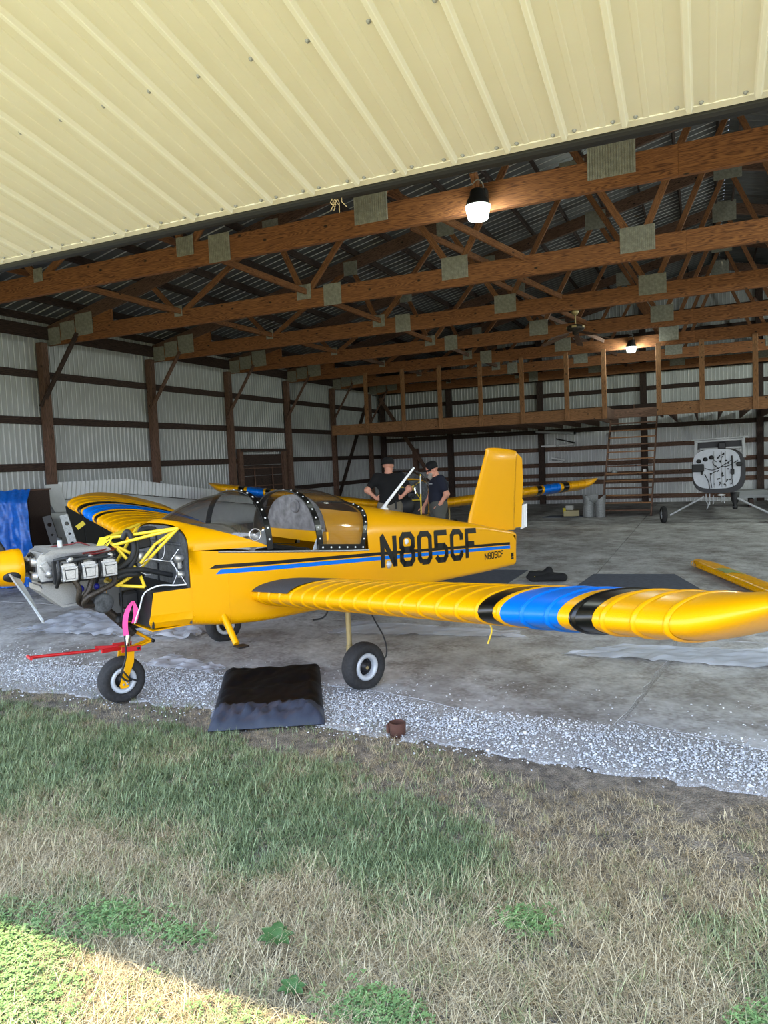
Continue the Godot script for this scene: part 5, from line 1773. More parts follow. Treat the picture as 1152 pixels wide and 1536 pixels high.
func nose_gear(root: Node3D):
	var g := Node3D.new()
	g.name = "nose_gear"
	root.add_child(g)
	for s in [1, -1]:
		var mb := MB.new()
		# each fork arm a flat plate that narrows to the axle
		var ol := PackedVector2Array([Vector2(-1.462, 0.385), Vector2(-1.40, 0.385), Vector2(-1.41, 0.30), Vector2(-1.455, 0.20), Vector2(-1.46, 0.125), Vector2(-1.475, 0.115), Vector2(-1.52, 0.12), Vector2(-1.525, 0.14), Vector2(-1.475, 0.285)])
		mb.prism(Transform3D(Basis(), P(0, 0, s * 0.082)), ol, 0.014)
		var fk := part(g, "fork_arm", mb, M.yellow)
		mb = MB.new()
		for q in [[-1.50, 0.145], [-1.475, 0.165], [-1.495, 0.185], [-1.47, 0.145]]: mb.lathe(Transform3D(Basis(Vector3(1, 0, 0), PI / 2 * s), P(q[0], q[1], s * 0.088)), [[0.0, 0.008], [0.008, 0.007], [0.009, 0.0]], 8)
		part(fk, "bolt", mb, M.galv)
	var mb2 := MB.new()
	mb2.box(Transform3D(Basis(), P(-1.43, 0.39, 0)), Vector3(0.075, 0.028, 0.18), 0.006)
	part(g, "fork_crown", mb2, M.yellow)
	tubes(g, "oleo_leg", [[P(-1.425, 0.39, 0), P(-1.40, 0.52, 0)]], 0.019, M.chrome, 14)
	tubes(g, "leg_housing", [[P(-1.40, 0.50, 0), P(-1.36, 0.80, 0)]], 0.034, M.yellow, 14)
	tubes(g, "torque_link", [[P(-1.38, 0.535, 0.03), P(-1.235, 0.425, 0.03)], [P(-1.38, 0.535, -0.03), P(-1.235, 0.425, -0.03)], [P(-1.42, 0.385, 0.03), P(-1.235, 0.425, 0.03)], [P(-1.42, 0.385, -0.03), P(-1.235, 0.425, -0.03)]], 0.011, M.yellow, 8)
	mb2 = MB.new()
	mb2.lathe(Transform3D(Basis(Vector3(1, 0, 0), PI / 2), P(-1.232, 0.425, -0.05)), [[0.0, 0.0], [0.014, 0.0], [0.014, 0.1], [0.0, 0.1]], 10)
	mb2.box(Transform3D(Basis(), P(-1.37, 0.575, 0.0)), Vector3(0.16, 0.05, 0.16), 0.015)
	part(g, "link_pin", mb2, M.steel_dark)
	# red tow bar, clamped on the fork: a thing of its own
	var tb := thing("tow_bar", "red painted steel tow bar clamped on the nose wheel fork, pointing out left", "tow bar", root.position, root.rotation.y)
	mb2 = MB.new()
	mb2.tube([P(-1.64, 0.425, 0.0), P(-2.12, 0.468, 0.0)], 0.0115, 10)
	part(tb, "bar", mb2, M.red)
	for s in [1, -1]:
		mb2 = MB.new()
		mb2.box(Transform3D(Basis(Vector3(0, 0, 1), -0.09).rotated(Vector3(0, 1, 0), s * 0.30), P(-1.56, 0.420, s * 0.05)), Vector3(0.17, 0.03, 0.010), 0.003)
		mb2.box(Transform3D(Basis(Vector3(0, 0, 1), -0.07), P(-1.425, 0.408, s * 0.098)), Vector3(0.15, 0.04, 0.010), 0.003)
		part(tb, "clamp_arm", mb2, M.red)
		mb2 = MB.new()
		mb2.lathe(Transform3D(Basis(Vector3(1, 0, 0), PI / 2), P(-1.375, 0.405, s * 0.10 - 0.012)), [[0.0, 0.0], [0.012, 0.0], [0.012, 0.024], [0.0, 0.024]], 10)
		part(tb, "pin", mb2, M.steel_dark)
	mb2 = MB.new()
	mb2.tube([P(-2.115, 0.468, -0.05), P(-2.115, 0.468, 0.05)], 0.0115, 10)
	part(tb, "handle", mb2, M.red)

# ==================================================================== the back of the hangar
func build_background():
	# second aircraft of the same kind, nose towards the camera
	var t2 := PI / 2 + deg_to_rad(24.0)
	var r2 := airframe("light_aircraft", "second yellow aircraft with banded wings, parked nose-on behind the two standing people", W(-6.30, 0, 15.2), t2, false)
	var em := Node3D.new()
	em.name = "engine_mount"
	r2.add_child(em)
	for q in [[P(-1.12, 1.3, 0.36), P(-1.5, 1.2, 0.14)], [P(-1.12, 1.3, -0.36), P(-1.5, 1.2, -0.14)], [P(-1.12, 0.9, 0.34), P(-1.5, 0.92, 0.14)], [P(-1.12, 0.9, -0.34), P(-1.5, 0.92, -0.14)], [P(-1.5, 1.2, 0.14), P(-1.5, 1.2, -0.14)], [P(-1.5, 1.2, 0.14), P(-1.12, 0.9, 0.34)], [P(-1.5, 1.2, -0.14), P(-1.12, 0.9, -0.34)], [P(-1.5, 0.92, -0.14), P(-1.5, 0.92, 0.14)]]:
		var mb0 := MB.new()
		mb0.tube([q[0], q[1]], 0.0125, 6)
		part(em, "mount_tube", mb0, M.tube_yellow)
	var mb := MB.new()
	mb.lathe(Transform3D(Basis(Vector3(0, 0, 1), PI / 2), P(-1.30, 0.80, 0.0)), [[0.0, 0.26], [0.14, 0.25], [0.19, 0.2], [0.2, 0.0], [0.0, 0.0]], 24)
	mb.box(Transform3D(Basis(), P(-1.3, 1.02, 0.12)), Vector3(0.22, 0.12, 0.16), 0.02)
	mb.box(Transform3D(Basis(), P(-1.3, 1.06, -0.14)), Vector3(0.18, 0.16, 0.12), 0.02)
	part(r2, "accessory_case", mb, M.steel_dark)
	tubes(r2, "hose", [[P(-1.15, 1.1, 0.25), P(-1.32, 1.1, 0.2), P(-1.42, 0.98, 0.12), P(-1.4, 0.86, 0.0)], [P(-1.15, 1.05, -0.2), P(-1.35, 1.12, -0.1), P(-1.42, 1.0, 0.02)]], 0.018, M.hose, 8)
	tubes(r2, "chrome_pipe", [[P(-1.2, 1.25, 0.3), P(-1.4, 1.24, 0.2), P(-1.44, 1.05, 0.22)]], 0.022, M.chrome, 8)

	# ------------------------------------------------ stripped grey fuselage without wings, right
	var g := thing("stripped_fuselage", "stripped grey aircraft fuselage, its white firewall covered in black fittings, beside the ladder", "aircraft", W(0.26, 0, 18.4))
	var ring := func(z, sc, lift):
		var r := PackedVector3Array()
		for i in 32:
			var a := TAU * i / 32.0
			var x: float = signf(cos(a)) * pow(absf(cos(a)), 0.62) * 0.545 * sc
			var y: float = signf(sin(a)) * pow(absf(sin(a)), 0.62) * 0.50 * sc
			r.push_back(Vector3(x, 1.17 + lift + y, z))
		return r
	mb = MB.new()
	mb.loft([ring.call(0.02, 1.0, 0.0), ring.call(-0.5, 1.06, 0.0), ring.call(-1.6, 1.0, 0.05), ring.call(-3.4, 0.5, 0.25)], false, true, true, 1)
	part(g, "fuselage_shell", mb, M.steel_dark)
	mb = MB.new()
	var ol := PackedVector2Array()
	for i in 32:
		var a := TAU * i / 32.0
		ol.push_back(Vector2(signf(cos(a)) * pow(absf(cos(a)), 0.6) * 0.50, 1.235 + signf(sin(a)) * pow(absf(sin(a)), 0.6) * 0.455))
	mb.prism(Transform3D(Basis(), Vector3(-0.05, 0, 0.04)), ol, 0.02)
	var fwm := tri_mat(M.wall_sheet.albedo_texture, Vector3(1.5, 1.5, 1.5), 0.5)
	fwm.albedo_color = Color(0.86, 0.87, 0.9)
	var fwp := part(g, "firewall", mb, fwm)
	mb = MB.new()
	for x in [-0.10, 0.06, 0.14]: mb.box(Transform3D(Basis(), Vector3(x, 1.22, 0.055)), Vector3(0.016, 0.84, 0.02), 0.004)
	part(fwp, "stiffener", mb, M.grey)
	mb = MB.new()
	mb.box(Transform3D(Basis(), Vector3(-0.44, 1.27, 0.10)), Vector3(0.26, 0.18, 0.1), 0.015)
	mb.box(Transform3D(Basis(), Vector3(-0.36, 1.15, 0.08)), Vector3(0.05, 0.08, 0.05), 0.01)
	part(g, "battery_box", mb, M.darkmetal)
	mb = MB.new()
	var rr := RandomNumberGenerator.new()
	rr.seed = 12
	for i in 26:
		var y := rr.randf_range(0.85, 1.6)
		mb.box(Transform3D(Basis(Vector3(0, 0, 1), rr.randf() * 3.0), Vector3(rr.randfn(0.06, 0.11), y, 0.065)), Vector3(rr.randf_range(0.02, 0.07), rr.randf_range(0.012, 0.03), 0.03), 0.004)
	mb.box(Transform3D(Basis(Vector3(0, 0, 1), 0.04), Vector3(0.28, 1.35, 0.075)), Vector3(0.03, 0.36, 0.03), 0.006)
	mb.box(Transform3D(Basis(), Vector3(0.28, 1.16, 0.08)), Vector3(0.08, 0.12, 0.05), 0.01)
	mb.box(Transform3D(Basis(), Vector3(0.42, 1.33, 0.08)), Vector3(0.12, 0.1, 0.06), 0.02)
	for q in [[-0.28, 1.46], [-0.15, 1.5], [-0.42, 1.42]]: mb.ball(Vector3(q[0], q[1], 0.07), Vector3(0.055, 0.05, 0.03), 10, 6)
	part(g, "firewall_fittings", mb, M.darkmetal)
	var hs := []
	for q in [[-0.3, 1.26, -0.08, 1.22, 0.3, 1.45], [-0.3, 1.12, -0.22, 0.95, -0.2, 0.79], [-0.15, 0.8, -0.17, 1.1, 0.0, 1.2], [0.3, 0.8, 0.27, 1.0, 0.28, 1.15], [0.05, 1.28, 0.2, 1.3, 0.4, 1.42], [-0.1, 1.5, -0.12, 1.35, 0.0, 1.24]]:
		hs.append([Vector3(q[0], q[1], 0.07), Vector3(q[2], q[3], 0.10), Vector3(q[4], q[5], 0.07)])
	tubes(g, "cable", hs, 0.009, M.hose, 6)
	mb = MB.new()
	for s in [-1, 1]:
		mb.box(Transform3D(Basis(Vector3(0, 0, 1), s * 0.05), Vector3(s * 0.50 + 0.02, 1.70, -0.02)), Vector3(0.07, 0.46, 0.06), 0.01)
	part(g, "cabin_post", mb, M.grey)
	mb = MB.new()
	mb.box(Transform3D(Basis(Vector3(0, 0, 1), 0.02), Vector3(0.02, 1.93, -0.05)), Vector3(1.2, 0.03, 0.2), 0.006)
	mb.box(Transform3D(Basis(Vector3(0, 0, 1), 0.02), Vector3(0.0, 1.885, 0.0)), Vector3(1.02, 0.05, 0.05), 0.01)
	mb.box(Transform3D(Basis(), Vector3(-0.15, 1.70, 0.0)), Vector3(0.5, 0.045, 0.05), 0.01)
	mb.box(Transform3D(Basis(), Vector3(0.3, 1.71, 0.0)), Vector3(0.36, 0.045, 0.05), 0.01)
	part(g, "cabin_frame", mb, M.grey)
	mb = MB.new()
	mb.box(Transform3D(Basis(), Vector3(0.04, 1.79, -0.12)), Vector3(1.0, 0.2, 0.02), 0.004)
	mb.box(Transform3D(Basis(), Vector3(0.07, 1.76, 0.01)), Vector3(0.16, 0.16, 0.1), 0.02)
	part(g, "cabin_panel", mb, M.steel_dark)
	for s in [-1, 1]:
		tubes(g, "gear_leg", [[Vector3(s * 0.30 - 0.02, 0.60, 0.02), Vector3(s * 1.06, 0.18, 0.1)]], 0.024, M.grey, 10)
		wheel(g, Vector3(s * 1.20, 0.2, 0.1), 0.2, 0.12, s, 0.006)
		g.get_child(g.get_child_count() - 1).rotation.y = PI / 2 - 0.25 * s
	tubes(g, "drain_pipe", [[Vector3(-0.28, 0.66, 0.0), Vector3(-0.27, 0.5, 0.02), Vector3(-0.23, 0.4, 0.02), Vector3(-0.27, 0.3, 0.02)], [Vector3(-0.2, 0.66, 0.0), Vector3(-0.2, 0.4, 0.02)], [Vector3(-0.12, 0.62, 0.0), Vector3(-0.13, 0.42, 0.02)], [Vector3(0.05, 0.6, 0.0), Vector3(0.05, 0.48, 0.03)], [Vector3(0.11, 0.6, 0.0), Vector3(0.11, 0.44, 0.03)]], 0.014, M.grey, 6)
	mb = MB.new()
	mb.lathe(Transform3D(Basis(), Vector3(0.33, 0.3, -0.02)), [[0.0, 0.0], [0.05, 0.0], [0.06, 0.05], [0.04, 0.09], [0.08, 0.2], [0.1, 0.38], [0.0, 0.38]], 14)
	part(g, "nose_leg_socket", mb, M.darkmetal)
	mb = MB.new()
	mb.ball(Vector3(0.05, 0.63, 0.02), Vector3(0.09, 0.025, 0.05), 14, 6)
	part(g, "white_cap", mb, M.white)
	# light beam lying on trestles behind it
	mb = MB.new()
	mb.prism(Transform3D(Basis(Vector3(0, 0, 1), Vector3(0, 1, 0), Vector3(-1, 0, 0)), Vector3.ZERO), PackedVector2Array([Vector2(-0.35, 0.0), Vector2(0.35, 0.02), Vector2(0.38, 0.1), Vector2(0.2, 0.22), Vector2(-0.2, 0.24), Vector2(-0.4, 0.08)]), 2.6)
	var pn := part(self, "wing_panel", mb, M.grey)
	pn.position = W(2.05, 0.242, 23.2)
	tag(pn, "grey aircraft wing panel lying low behind the stripped grey fuselage", "wing panel")
	for x in [-0.9, 0.9]:
		var bl := MB.new()
		bl.box(Transform3D(), Vector3(0.12, 0.24, 0.7), 0.01)
		var bo := part(self, "support_block", bl, M.dark)
		bo.position = W(2.05 + x, 0.11, 23.2)
		tag(bo, ("left" if x < 0 else "right") + " dark wood block under the low grey wing panel by the back wall", "block", "blocks under the grey wing panel")
	# ------------------------------------------------ parked metal wing along the left wall
	var w := thing("detached_wing", "pale grey detached metal wing with a corrugated flap, standing on edge along the left wall", "aircraft wing", W(-10.82, 0, 9.40))
	var zs := [0.0, 1.3, 2.0, 3.4, 5.4, 6.7]
	var rows := []
	var rows2 := []
	for i in zs.size():
		var z: float = zs[i]
		var top := interp(z, [0.0, 2.0, 6.7], [1.59, 1.59, 0.98])
		var mid := top - lerpf(0.30, 0.22, z / 6.7)
		var bot := interp(z, [0.0, 6.7], [0.35, 0.30])
		var r := PackedVector3Array()
		for q in [[-0.02, mid], [0.07, lerpf(mid, bot, 0.25)], [0.11, lerpf(mid, bot, 0.6)], [0.09, lerpf(mid, bot, 0.85)], [0.0, bot], [-0.12, lerpf(mid, bot, 0.85)], [-0.16, lerpf(mid, bot, 0.5)], [-0.10, mid]]: r.push_back(Vector3(q[0] - z * 0.02, q[1], -z))
		rows.append(r)
	mb = MB.new()
	mb.loft(rows, false, true, true, 1)
	part(w, "wing_skin", mb, tri_mat(M.wall_sheet.albedo_texture, Vector3(0.6, 0.6, 0.6), 0.5))
	# corrugated flap: raised ridges across a thin sheet
	mb = MB.new()
	var lo := PackedVector3Array()
	var hi := PackedVector3Array()
	var nr := 58
	for i in nr * 2 + 1:
		var z := 0.28 + 6.4 * i / (nr * 2.0)
		var top := interp(z, [0.0, 2.0, 6.7], [1.63, 1.63, 1.02])
		var d := 0.028 if i % 2 else 0.0
		lo.push_back(Vector3(0.0 - z * 0.02 + d, top - lerpf(0.32, 0.24, z / 6.7), -z + 0.05))
		hi.push_back(Vector3(-0.10 - z * 0.02 + d, top, -z - 0.10))
	mb.slab([lo, hi], Vector3(0.015, 0, 0), -1)
	part(w, "corrugated_flap", mb, tri_mat(M.wall_sheet.albedo_texture, Vector3(0.6, 0.6, 0.6), 0.5))
	mb = MB.new()
	mb.slab([PackedVector3Array([Vector3(0.03, 1.60, 0.04), Vector3(0.0, 1.60, -0.30)]), PackedVector3Array([Vector3(0.10, 1.25, 0.02), Vector3(0.06, 1.22, -0.36)]), PackedVector3Array([Vector3(0.16, 1.10, -0.02), Vector3(0.12, 1.08, -0.36)])], Vector3(0.01, 0, 0))
	part(w, "root_fairing", mb, tri_mat(M.wall_sheet.albedo_texture, Vector3(0.6, 0.6, 0.6), 0.5))
	# ------------------------------------------------ dark panel and holed frames leaning in front of it
	mb = MB.new()
	mb.prism(Transform3D(Basis(Vector3(0, 0, -1), Vector3(0, 1, 0), Vector3(1, 0, 0)), Vector3.ZERO), PackedVector2Array([Vector2(0, 0.12), Vector2(1.85, 0.12), Vector2(1.9, 1.28), Vector2(1.75, 1.33), Vector2(0.0, 1.36)]), 0.03)
	for k in 4: mb.box(Transform3D(Basis(), Vector3(0.02, 0.72, -0.3 - k * 0.4)), Vector3(0.02, 1.15, 0.03), 0.004)
	var dp := part(self, "leaning_sheet", mb, M.steel_dark)
	dp.transform = Transform3D(Basis(Vector3(0, 0, 1), 0.10), W(-9.35, -0.1, 8.6))
	tag(dp, "dark grey ribbed metal sheet leaning between the pale wing and the yellow wing tip", "metal sheet")
	var fs := [["inner", -9.03, 8.05, 0.10], ["outer", -8.86, 8.22, 0.10]]
	for k in 2:
		var x: float = fs[k][1]
		var sh := CSGCombiner3D.new()
		sh.name = numbered("holed_frame")
		var pl := CSGPolygon3D.new()
		pl.name = "web"
		pl.polygon = PackedVector2Array([Vector2(0.0, 0.0), Vector2(0.14, 0.0), Vector2(0.10, 1.16), Vector2(-0.02, 1.16)])
		pl.depth = 0.03
		sh.add_child(pl)
		for j in 6:
			var c := CSGCylinder3D.new()
			c.name = "hole"
			c.radius = 0.032 if j % 2 else 0.02
			c.height = 0.2
			c.sides = 16
			c.operation = CSGShape3D.OPERATION_SUBTRACTION
			c.transform = Transform3D(Basis(Vector3(1, 0, 0), PI / 2), Vector3(0.05, 0.22 + j * 0.16, 0.015))
			sh.add_child(c)
		sh.material_override = M.galv if k else M.steel_dark
		add_child(sh)
		sh.transform = Transform3D(Basis(Vector3.UP, 0.55) * Basis(Vector3(0, 0, 1), 0.20), W(fs[k][1], 0.0, fs[k][2]))
		tag(sh, ["dark grey slanted metal frame with lightening holes left of the yellow wing tip", "lighter grey slanted metal frame with round lightening holes, nearest the yellow wing tip"][k], "metal frame")
	mb = MB.new()
	mb.box(Transform3D(Basis(Vector3(0, 0, 1), 0.6), Vector3.ZERO), Vector3(0.14, 0.07, 0.004))
	var yt := part(self, "paper_tag", mb, mat(Color(0.85, 0.76, 0.2), 0.7))
	yt.transform = Transform3D(Basis(Vector3.UP, 0.5), W(-8.74, 0.98, 8.17))
	tag(yt, "small yellow paper tag hanging on the dark frames below the yellow wing tip", "tag")
	# ------------------------------------------------ brown cabinet and tarp-covered load
	var cb := thing("brown_cabinet", "tall dark brown wooden cabinet between the blue tarp and the pale wing", "cabinet", W(-10.47, 0, 8.80), 0.0)
	mb = MB.new()
	mb.box(Transform3D(Basis(), Vector3(0, 0.76, 0)), Vector3(0.34, 1.52, 0.44), 0.01)
	part(cb, "body", mb, M.dark)
	mb = MB.new()
	mb.box(Transform3D(Basis(), Vector3(0, 1.53, 0.0)), Vector3(0.37, 0.025, 0.48), 0.006)
	part(cb, "top_board", mb, M.brown)
	mb = MB.new()
	mb.box(Transform3D(Basis(), Vector3(0, 0.75, 0.226)), Vector3(0.30, 1.42, 0.016), 0.005)
	part(cb, "door", mb, M.dark)
	var tn := FastNoiseLite.new()
	tn.seed = 8
	tn.frequency = 1.6
	tn.fractal_octaves = 4
	rows = []
	for j in 34:
		var v := j / 33.0
		var r := PackedVector3Array()
		for i in 40:
			var u := i / 39.0
			var x := lerpf(-0.95, 0.0, u) + 0.10 * v * v * u
			var n := tn.get_noise_2d(u * 2.2, v * 0.9) * 0.22 + tn.get_noise_2d(u * 6.0 + 9, v * 2.0) * 0.07
			var y := 1.53 * (1.0 - v) + 0.02 + (0.03 * tn.get_noise_2d(u * 5.0, 3.0) if j == 0 else 0.0)
			r.push_back(Vector3(x, y, n * (0.3 + v) * 0.7 + 0.14 * v - (0.22 * (1.0 - minf(1.0, v * 9.0)))))
		rows.append(r)
	mb = MB.new()
	mb.slab(rows, Vector3(0, 0, 0.006), 1)
	var tp := part(self, "blue_tarp", mb, M.tarp)
	tp.transform = Transform3D(Basis(Vector3.UP, 0.62), W(-9.90, 0, 8.22))
	tag(tp, "wrinkled bright blue tarp draped over a load at the left wall", "tarp")
	# ------------------------------------------------ ladder stair to the loft
	var ld := thing("loft_ladder", "wide brown wooden ladder stair leaning up to the loft", "ladder", W(-1.98, 0, 20.25))
	var lean := 0.36
	for s in [-1, 1]:
		board(ld, "stringer", W(-1.98 + s * 0.63, 0, 20.25), W(-1.80 + s * 0.60, 2.86, 20.25 + 2.86 * lean), 0.14, 0.04, M.brown, Vector3.BACK)
	for k in 14:
		var y := 0.16 + k * 0.195
		var cx := lerpf(-1.98, -1.80, y / 2.86)
		board(ld, "tread", W(cx - 0.61, y, 20.25 + y * lean - 0.02), W(cx + 0.61, y, 20.25 + y * lean - 0.02), 0.035, 0.19, M.stud if k % 3 else M.brown)
	# ------------------------------------------------ buckets with cut funnels, box, tubes on the wall
	for k in 2:
		var x := -2.915 + k * 0.315
		var b := thing("metal_chute", ["left one of two grey metal chutes with slanted funnel tops standing left of the ladder", "right one of two grey metal chutes with slanted funnel tops, touching the ladder foot"][k], "chute", W(x, 0, 19.98), 0.0, "grey metal chutes by the ladder")
		mb = MB.new()
		mb.lathe(Transform3D(), [[0.0, 0.0], [0.115, 0.0], [0.125, 0.02], [0.13, 0.32], [0.135, 0.34], [0.12, 0.34]], 22)
		part(b, "pipe", mb, M.galv)
		mb = MB.new()
		var r0 := PackedVector3Array()
		var r1 := PackedVector3Array()
		var mir := -1.0 if k else 1.0
		for i in 20:
			var a := TAU * i / 20.0
			r0.push_back(Vector3(cos(a) * 0.13, 0.34, sin(a) * 0.13))
			r1.push_back(Vector3(cos(a) * 0.15, 0.50 - 0.13 * cos(a) * mir, sin(a) * 0.15))
		mb.loft([r0, r1], false, false, false, 1)
		part(b, "funnel", mb, M.galv)
	mb = MB.new()
	mb.slab([PackedVector3Array([Vector3(-0.24, 0.0, 0), Vector3(0.16, 0.0, 0.0)]), PackedVector3Array([Vector3(-0.22, 0.56, -0.06), Vector3(0.16, 0.6, -0.06)])], Vector3(0, 0, 0.006))
	var mp := part(self, "leaning_plate", mb, M.galv)
	mp.position = W(-2.86, 0, 20.25)
	tag(mp, "plain grey metal sheet leaning behind the two metal chutes", "metal sheet")
	var bx := thing("parts_box", "low cream cardboard box with a yellow flap on the floor left of the metal chutes", "box", W(-3.42, 0.023, 20.25), 0.2)
	mb = MB.new()
	mb.box(Transform3D(Basis(), Vector3(0, 0.08, 0)), Vector3(0.42, 0.16, 0.3), 0.01)
	part(bx, "body", mb, mat(Color(0.66, 0.62, 0.48), 0.8))
	mb = MB.new()
	mb.box(Transform3D(Basis(Vector3(0, 0, 1), 0.2), Vector3(-0.18, 0.16, 0.1)), Vector3(0.08, 0.14, 0.1), 0.01)
	part(bx, "yellow_flap", mb, mat(Color(0.75, 0.68, 0.16), 0.7))
	mb = MB.new()
	mb.box(Transform3D(Basis(), Vector3.ZERO), Vector3(0.2, 0.12, 0.14), 0.01)
	var wb2 := part(self, "small_carton", mb, mat(Color(0.7, 0.7, 0.68), 0.8))
	wb2.position = W(-3.46, 0.25, 20.27)
	tag(wb2, "small pale carton lying on top of the low cream box", "carton")
	mb = MB.new()
	mb.prism(Transform3D(Basis(Vector3(1, 0, 0), Vector3(0, 0, -1), Vector3(0, 1, 0)), Vector3(0, 0.012, 0)), PackedVector2Array([Vector2(-0.55, -0.2), Vector2(0.4, -0.3), Vector2(0.55, 0.2), Vector2(-0.4, 0.25)]), 0.02)
	var fb2 := part(self, "flat_board", mb, M.mat_dark)
	fb2.position = W(-3.62, 0.0, 20.2)
	tag(fb2, "flat dark board lying on the floor under the low cream box", "board")
	var tl := thing("light_tube", "long white fluorescent tube fixture hung slanting high on the back wall", "light tube", W(-4.72, 2.47, 25.1))
	mb = MB.new()
	mb.tube([Vector3(-0.64, 0.06, 0), Vector3(0.64, -0.05, 0)], 0.045, 10)
	part(tl, "tube", mb, M.rim)
	for s in [-1, 1]:
		mb = MB.new()
		mb.tube([Vector3(s * 0.64, -s * 0.055 + 0.005, 0), Vector3(s * 0.70, -s * 0.06 + 0.005, 0)], 0.05, 10)
		part(tl, "end_cap", mb, M.darkmetal)
	var sp := [[-5.0, 2.025, "white slat bundle lying left on the upper back wall girt", 0.5, 0.0], [-4.4, 2.03, "white slat bundle lying right on the upper back wall girt, a dark rod across it", 0.5, 0.04], [-4.75, 1.475, "white slats stacked on the middle back wall girt", 0.48, 0.0], [-4.68, 1.56, "white slat tilted on top of the stacked slats on the middle girt", 0.46, -0.18]]
	for q in sp:
		var sl := thing("white_slat", q[2], "slat", W(q[0], q[1], 25.42), 0.0, "white slats on the back wall girts")
		mb = MB.new()
		mb.box(Transform3D(Basis(Vector3(0, 0, 1), q[4]), Vector3(0, 0, 0)), Vector3(q[3], 0.05, 0.1), 0.006)
		part(sl, "slat", mb, M.white)
		mb = MB.new()
		mb.box(Transform3D(Basis(Vector3(0, 0, 1), q[4]), Vector3(-0.06, 0.045, 0)), Vector3(0.1, 0.04, 0.06), 0.006)
		part(sl, "bracket", mb, M.grey)
	mb = MB.new()
	mb.tube([Vector3(-0.32, 0.17, 0), Vector3(0.32, 0.0, 0)], 0.022, 8)
	var rd := part(self, "dark_rod", mb, M.darkmetal)
	rd.position = W(-4.4, 2.09, 25.33)
	tag(rd, "dark rod lying aslant over the right white slats on the back wall", "rod")
	# small tools on a ladder tread
	for q in [[-2.30, 1.24, 20.68, "small grey hand tool lying on a middle tread of the ladder, left end", 0.16], [-1.52, 1.25, 20.68, "small white tin standing on a middle tread of the ladder, right of centre", 0.09]]:
		mb = MB.new()
		mb.lathe(Transform3D(Basis(), Vector3.ZERO), [[0.0, 0.0], [q[4] * 0.45, 0.0], [q[4] * 0.5, 0.01], [q[4] * 0.5, 0.06], [q[4] * 0.3, 0.08], [0.0, 0.08]], 12)
		var o := part(self, "small_tin", mb, M.galv if q[4] > 0.1 else M.white)
		o.position = W(q[0], 1.155, q[2] - 0.02)
		tag(o, q[3], "tin")
	# ------------------------------------------------ yellow ribbed control surface on the floor, right
	var ys := thing("control_surface", "narrow yellow ribbed aircraft flap with a worn green patch, lying on the floor far right", "aircraft flap", W(-0.10, 0, 11.45), -1.232)
	var rng0 := []
	for k in 9:
		var x := 2.9 * k / 8.0
		var wd := 0.17 if k > 0 else 0.10
		var r := PackedVector3Array()
		for i in 14:
			var a := TAU * i / 14.0
			r.push_back(Vector3(x, 0.075 + 0.07 * sin(a) * (0.6 + 0.4 * cos(a)), cos(a) * wd))
		rng0.append(r)
	mb = MB.new()
	mb.loft(rng0, false, true, true, 1)
	part(ys, "skin", mb, M.yellow)
	for k in 26:
		mb = MB.new()
		var r0 := []
		for q in [[-0.010, 1.0], [0.0, 1.10], [0.010, 1.0]]:
			var r := PackedVector3Array()
			for i in 14:
				var a := TAU * i / 14.0
				r.push_back(Vector3(0.12 + k * 0.105 + q[0], 0.075 + 0.0705 * q[1] * sin(a) * (0.6 + 0.4 * cos(a)), cos(a) * 0.1705 * (1.0 + (q[1] - 1.0) * 0.4)))
			r0.append(r)
		mb.loft(r0, false, false, false, 1)
		part(ys, "rib_strip", mb, M.yellow)
	mb = MB.new()
	var pr := []
	for k in 5:
		var r := PackedVector3Array()
		for i in 6:
			var a := lerpf(0.7, 2.3, i / 5.0)
			r.push_back(Vector3(0.95 + k * 0.09 + 0.02 * sin(i * 3.0 + k), 0.082 + 0.071 * sin(a) * (0.6 + 0.4 * cos(a)), cos(a) * 0.165))
		pr.append(r)
	mb.slab(pr, Vector3(0, 0.002, 0))
	part(ys, "primer_patch", mb, mat(Color(0.55, 0.60, 0.36), 0.8), "worn greenish primer patch")

